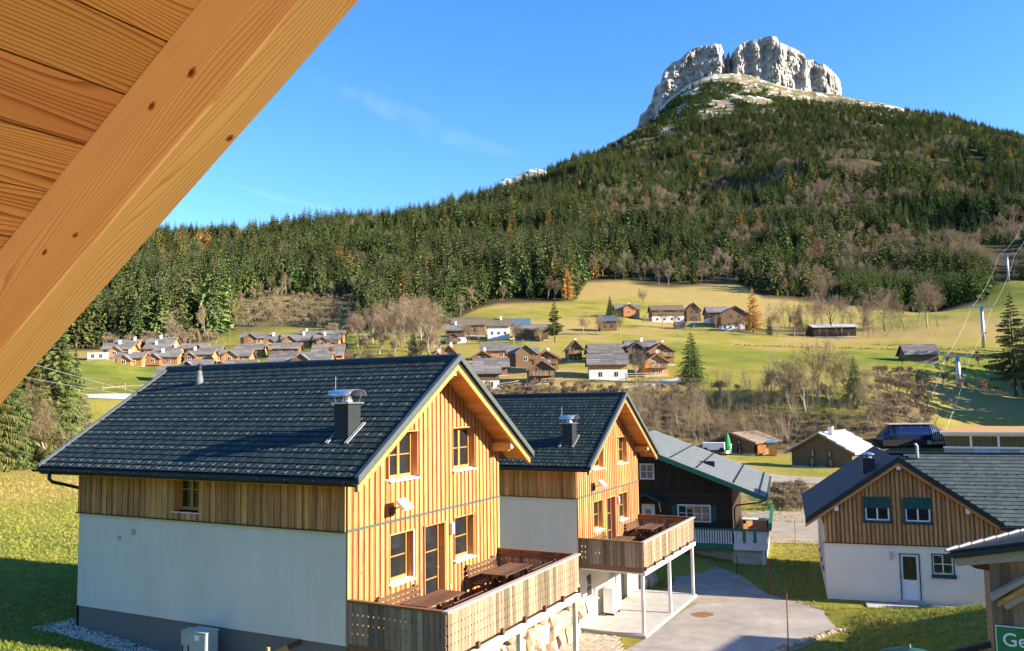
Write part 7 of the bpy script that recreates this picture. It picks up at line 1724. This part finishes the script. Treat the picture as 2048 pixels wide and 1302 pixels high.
# ------------------------------------------------------------------ grass
MT['blade'] = leafmat('grass_blade', (.30, .325, .058), (.22, .245, .042), .3, .03)
MT['dryblade'] = leafmat('dry_grass', (.50, .37, .13), (.38, .27, .09), .25, .02)
def tuft(seed, mat, n=16, lean=.5, wd=.006):
    q = random.Random(seed); mb = MB()
    for k in range(n):
        a = q.uniform(0, 6.28); r0 = q.uniform(0, .35); h = q.uniform(.5, 1.1); l = q.uniform(.1, lean)
        bx_, by_ = r0 * math.cos(a * 3), r0 * math.sin(a * 3); dx, dy = math.cos(a), math.sin(a)
        mb.tri((bx_ - dy * wd * 8, by_ + dx * wd * 8, 0), (bx_ + dy * wd * 8, by_ - dx * wd * 8, 0), (bx_ + dx * l, by_ + dy * l, h))
    return mb.mesh('grass_tuft', mat)
TUF = [tuft(i, MT['blade']) for i in range(4)] + [tuft(10 + i, MT['dryblade'], 14, .8) for i in range(2)]
yard_poly = [atZ(px, py, -9.395) for px, py in [(960, 1460), (1289, 1278), (1345, 1236), (1300, 1190), (1350, 1165), (1345, 1118), (1380, 1112), (1420, 1128), (1480, 1150), (1530, 1185), (1575, 1201), (1650, 1222), (1705, 1222), (1728, 1236), (1700, 1250), (1640, 1266), (1560, 1292), (1480, 1330), (1440, 1460)]]
def inside(x, y, poly):
    c_ = np.zeros(len(x), bool); n = len(poly)
    for i in range(n):
        x1, y1, x2, y2 = poly[i].x, poly[i].y, poly[i - 1].x, poly[i - 1].y
        c_ ^= ((y1 > y) != (y2 > y)) & (x < (x2 - x1) * (y - y1) / (y2 - y1 + 1e-9) + x1)
    return c_
def in_rect(x, y, o, ang, x0, x1, y0, y1):
    dx, dy = x - o[0], y - o[1]; u, v = dx * math.cos(ang) + dy * math.sin(ang), -dx * math.sin(ang) + dy * math.cos(ang)
    return (u > x0) & (u < x1) & (v > y0) & (v < y1)
n = 150000
r = 12 * np.exp(rng.random(n) * math.log(85 / 12)); a = np.radians(rng.uniform(-36, 34, n)); x, y = r * np.sin(a), r * np.cos(a)
bad = inside(x, y, yard_poly) | in_rect(x, y, CH1, YAW, -.75, 8.6, -3.2, 10.2) | in_rect(x, y, CH2, YAW, -3.6, 8, -3.2, 10.2) | in_rect(x, y, (14.42, 39.54), A18, -.6, 13, -1.7, 10) | in_rect(x, y, (12.86, 50), A18, -13, 2, -1.2, 11.5) | in_rect(x, y, (1.28, 32.6), 0, -4.2, 3.2, -5, 4.2) | ((y > 57.5) & (y < 65) & (x > 8)) | in_rect(x, y, (W0.x, W0.y), angS, -.1, 3, 0, 3)
x, y = x[~bad], y[~bad]; z = height(x, y); rr_ = np.hypot(x, y)
dryp = np.clip(.16 + .22 * sstep(38, 60, rr_) + .5 * fbm(x / 7, y / 7, seed=91, oct=3) + .45 * sstep(45, 75, rr_) + .35 * ((x > 10) & (rr_ < 36)), .03, .9)
ids = np.where(rng.random(len(x)) < dryp, 4 + rng.integers(0, 2, len(x)), rng.integers(0, 4, len(x)))
scatter('grass', 'short autumn grass on the lawns around the houses', np.c_[x, y, z - .02], rng.uniform(0, 6.28, len(x)), rng.uniform(.045, .11, len(x)) * (.7 + rr_ / 60), ids, TUF, 'grass')

# ------------------------------------------------------------------ faint vapour trails
m, nt, b = nodes('vapour')
at = nt.nodes.new('ShaderNodeAttribute'); at.attribute_name = 'fade'
nz = noise_tex(nt, mapping(nt, 'Object', (1, 1, 1)), .0016, 6, .65, .5)
al = mth(nt, 'MULTIPLY', mth(nt, 'MULTIPLY', at.outputs['Fac'], ramp(nt, nz, [(.35, (0, 0, 0)), (.8, (1, 1, 1))])), .13)
nt.links.new(al, b.inputs['Alpha']); b.inputs['Base Color'].default_value = (.9, .9, .9, 1); b.inputs['Roughness'].default_value = 1; b.inputs['Specular IOR Level'].default_value = 0
def trail(pts, wpx, lb):
    n = 40; P_ = np.array(pts, float); t = np.linspace(0, 1, n); tt = np.linspace(0, 1, len(P_))
    px, py, ww = np.interp(t, tt, P_[:, 0]), np.interp(t, tt, P_[:, 1]), np.interp(t, tt, wpx)
    vs_, fd = [], []
    for i in range(n):
        for k in range(7):
            f = k / 6 * 2 - 1; c_ = atY(px[i] + f * ww[i] * .3, py[i] + f * ww[i], 11000); vs_.append((c_.x, c_.y, c_.z)); fd.append((1 - f * f) ** 1.5 * min(1, i / 6, (n - 1 - i) / 6))
    ii = np.arange(n * 7).reshape(n, 7); q = np.stack([ii[:-1, :-1], ii[1:, :-1], ii[1:, 1:], ii[:-1, 1:]], -1).reshape(-1, 4)
    me = bpy.data.meshes.new('cloud'); me.from_pydata(vs_, [], q.tolist()); a_ = me.attributes.new('fade', 'FLOAT', 'POINT'); a_.data.foreach_set('value', np.array(fd, np.float32)); me.materials.append(m)
    tag(link('cloud', me), lb, 'cloud', kind='stuff')
trail([(590, 145), (720, 195), (830, 240), (940, 285), (1050, 312)], [10, 26, 38, 24, 10], 'long faint vapour trail above the wooded ridge')
trail([(470, 370), (560, 398), (680, 422)], [6, 10, 5], 'short thin vapour trail low over the left ridge')
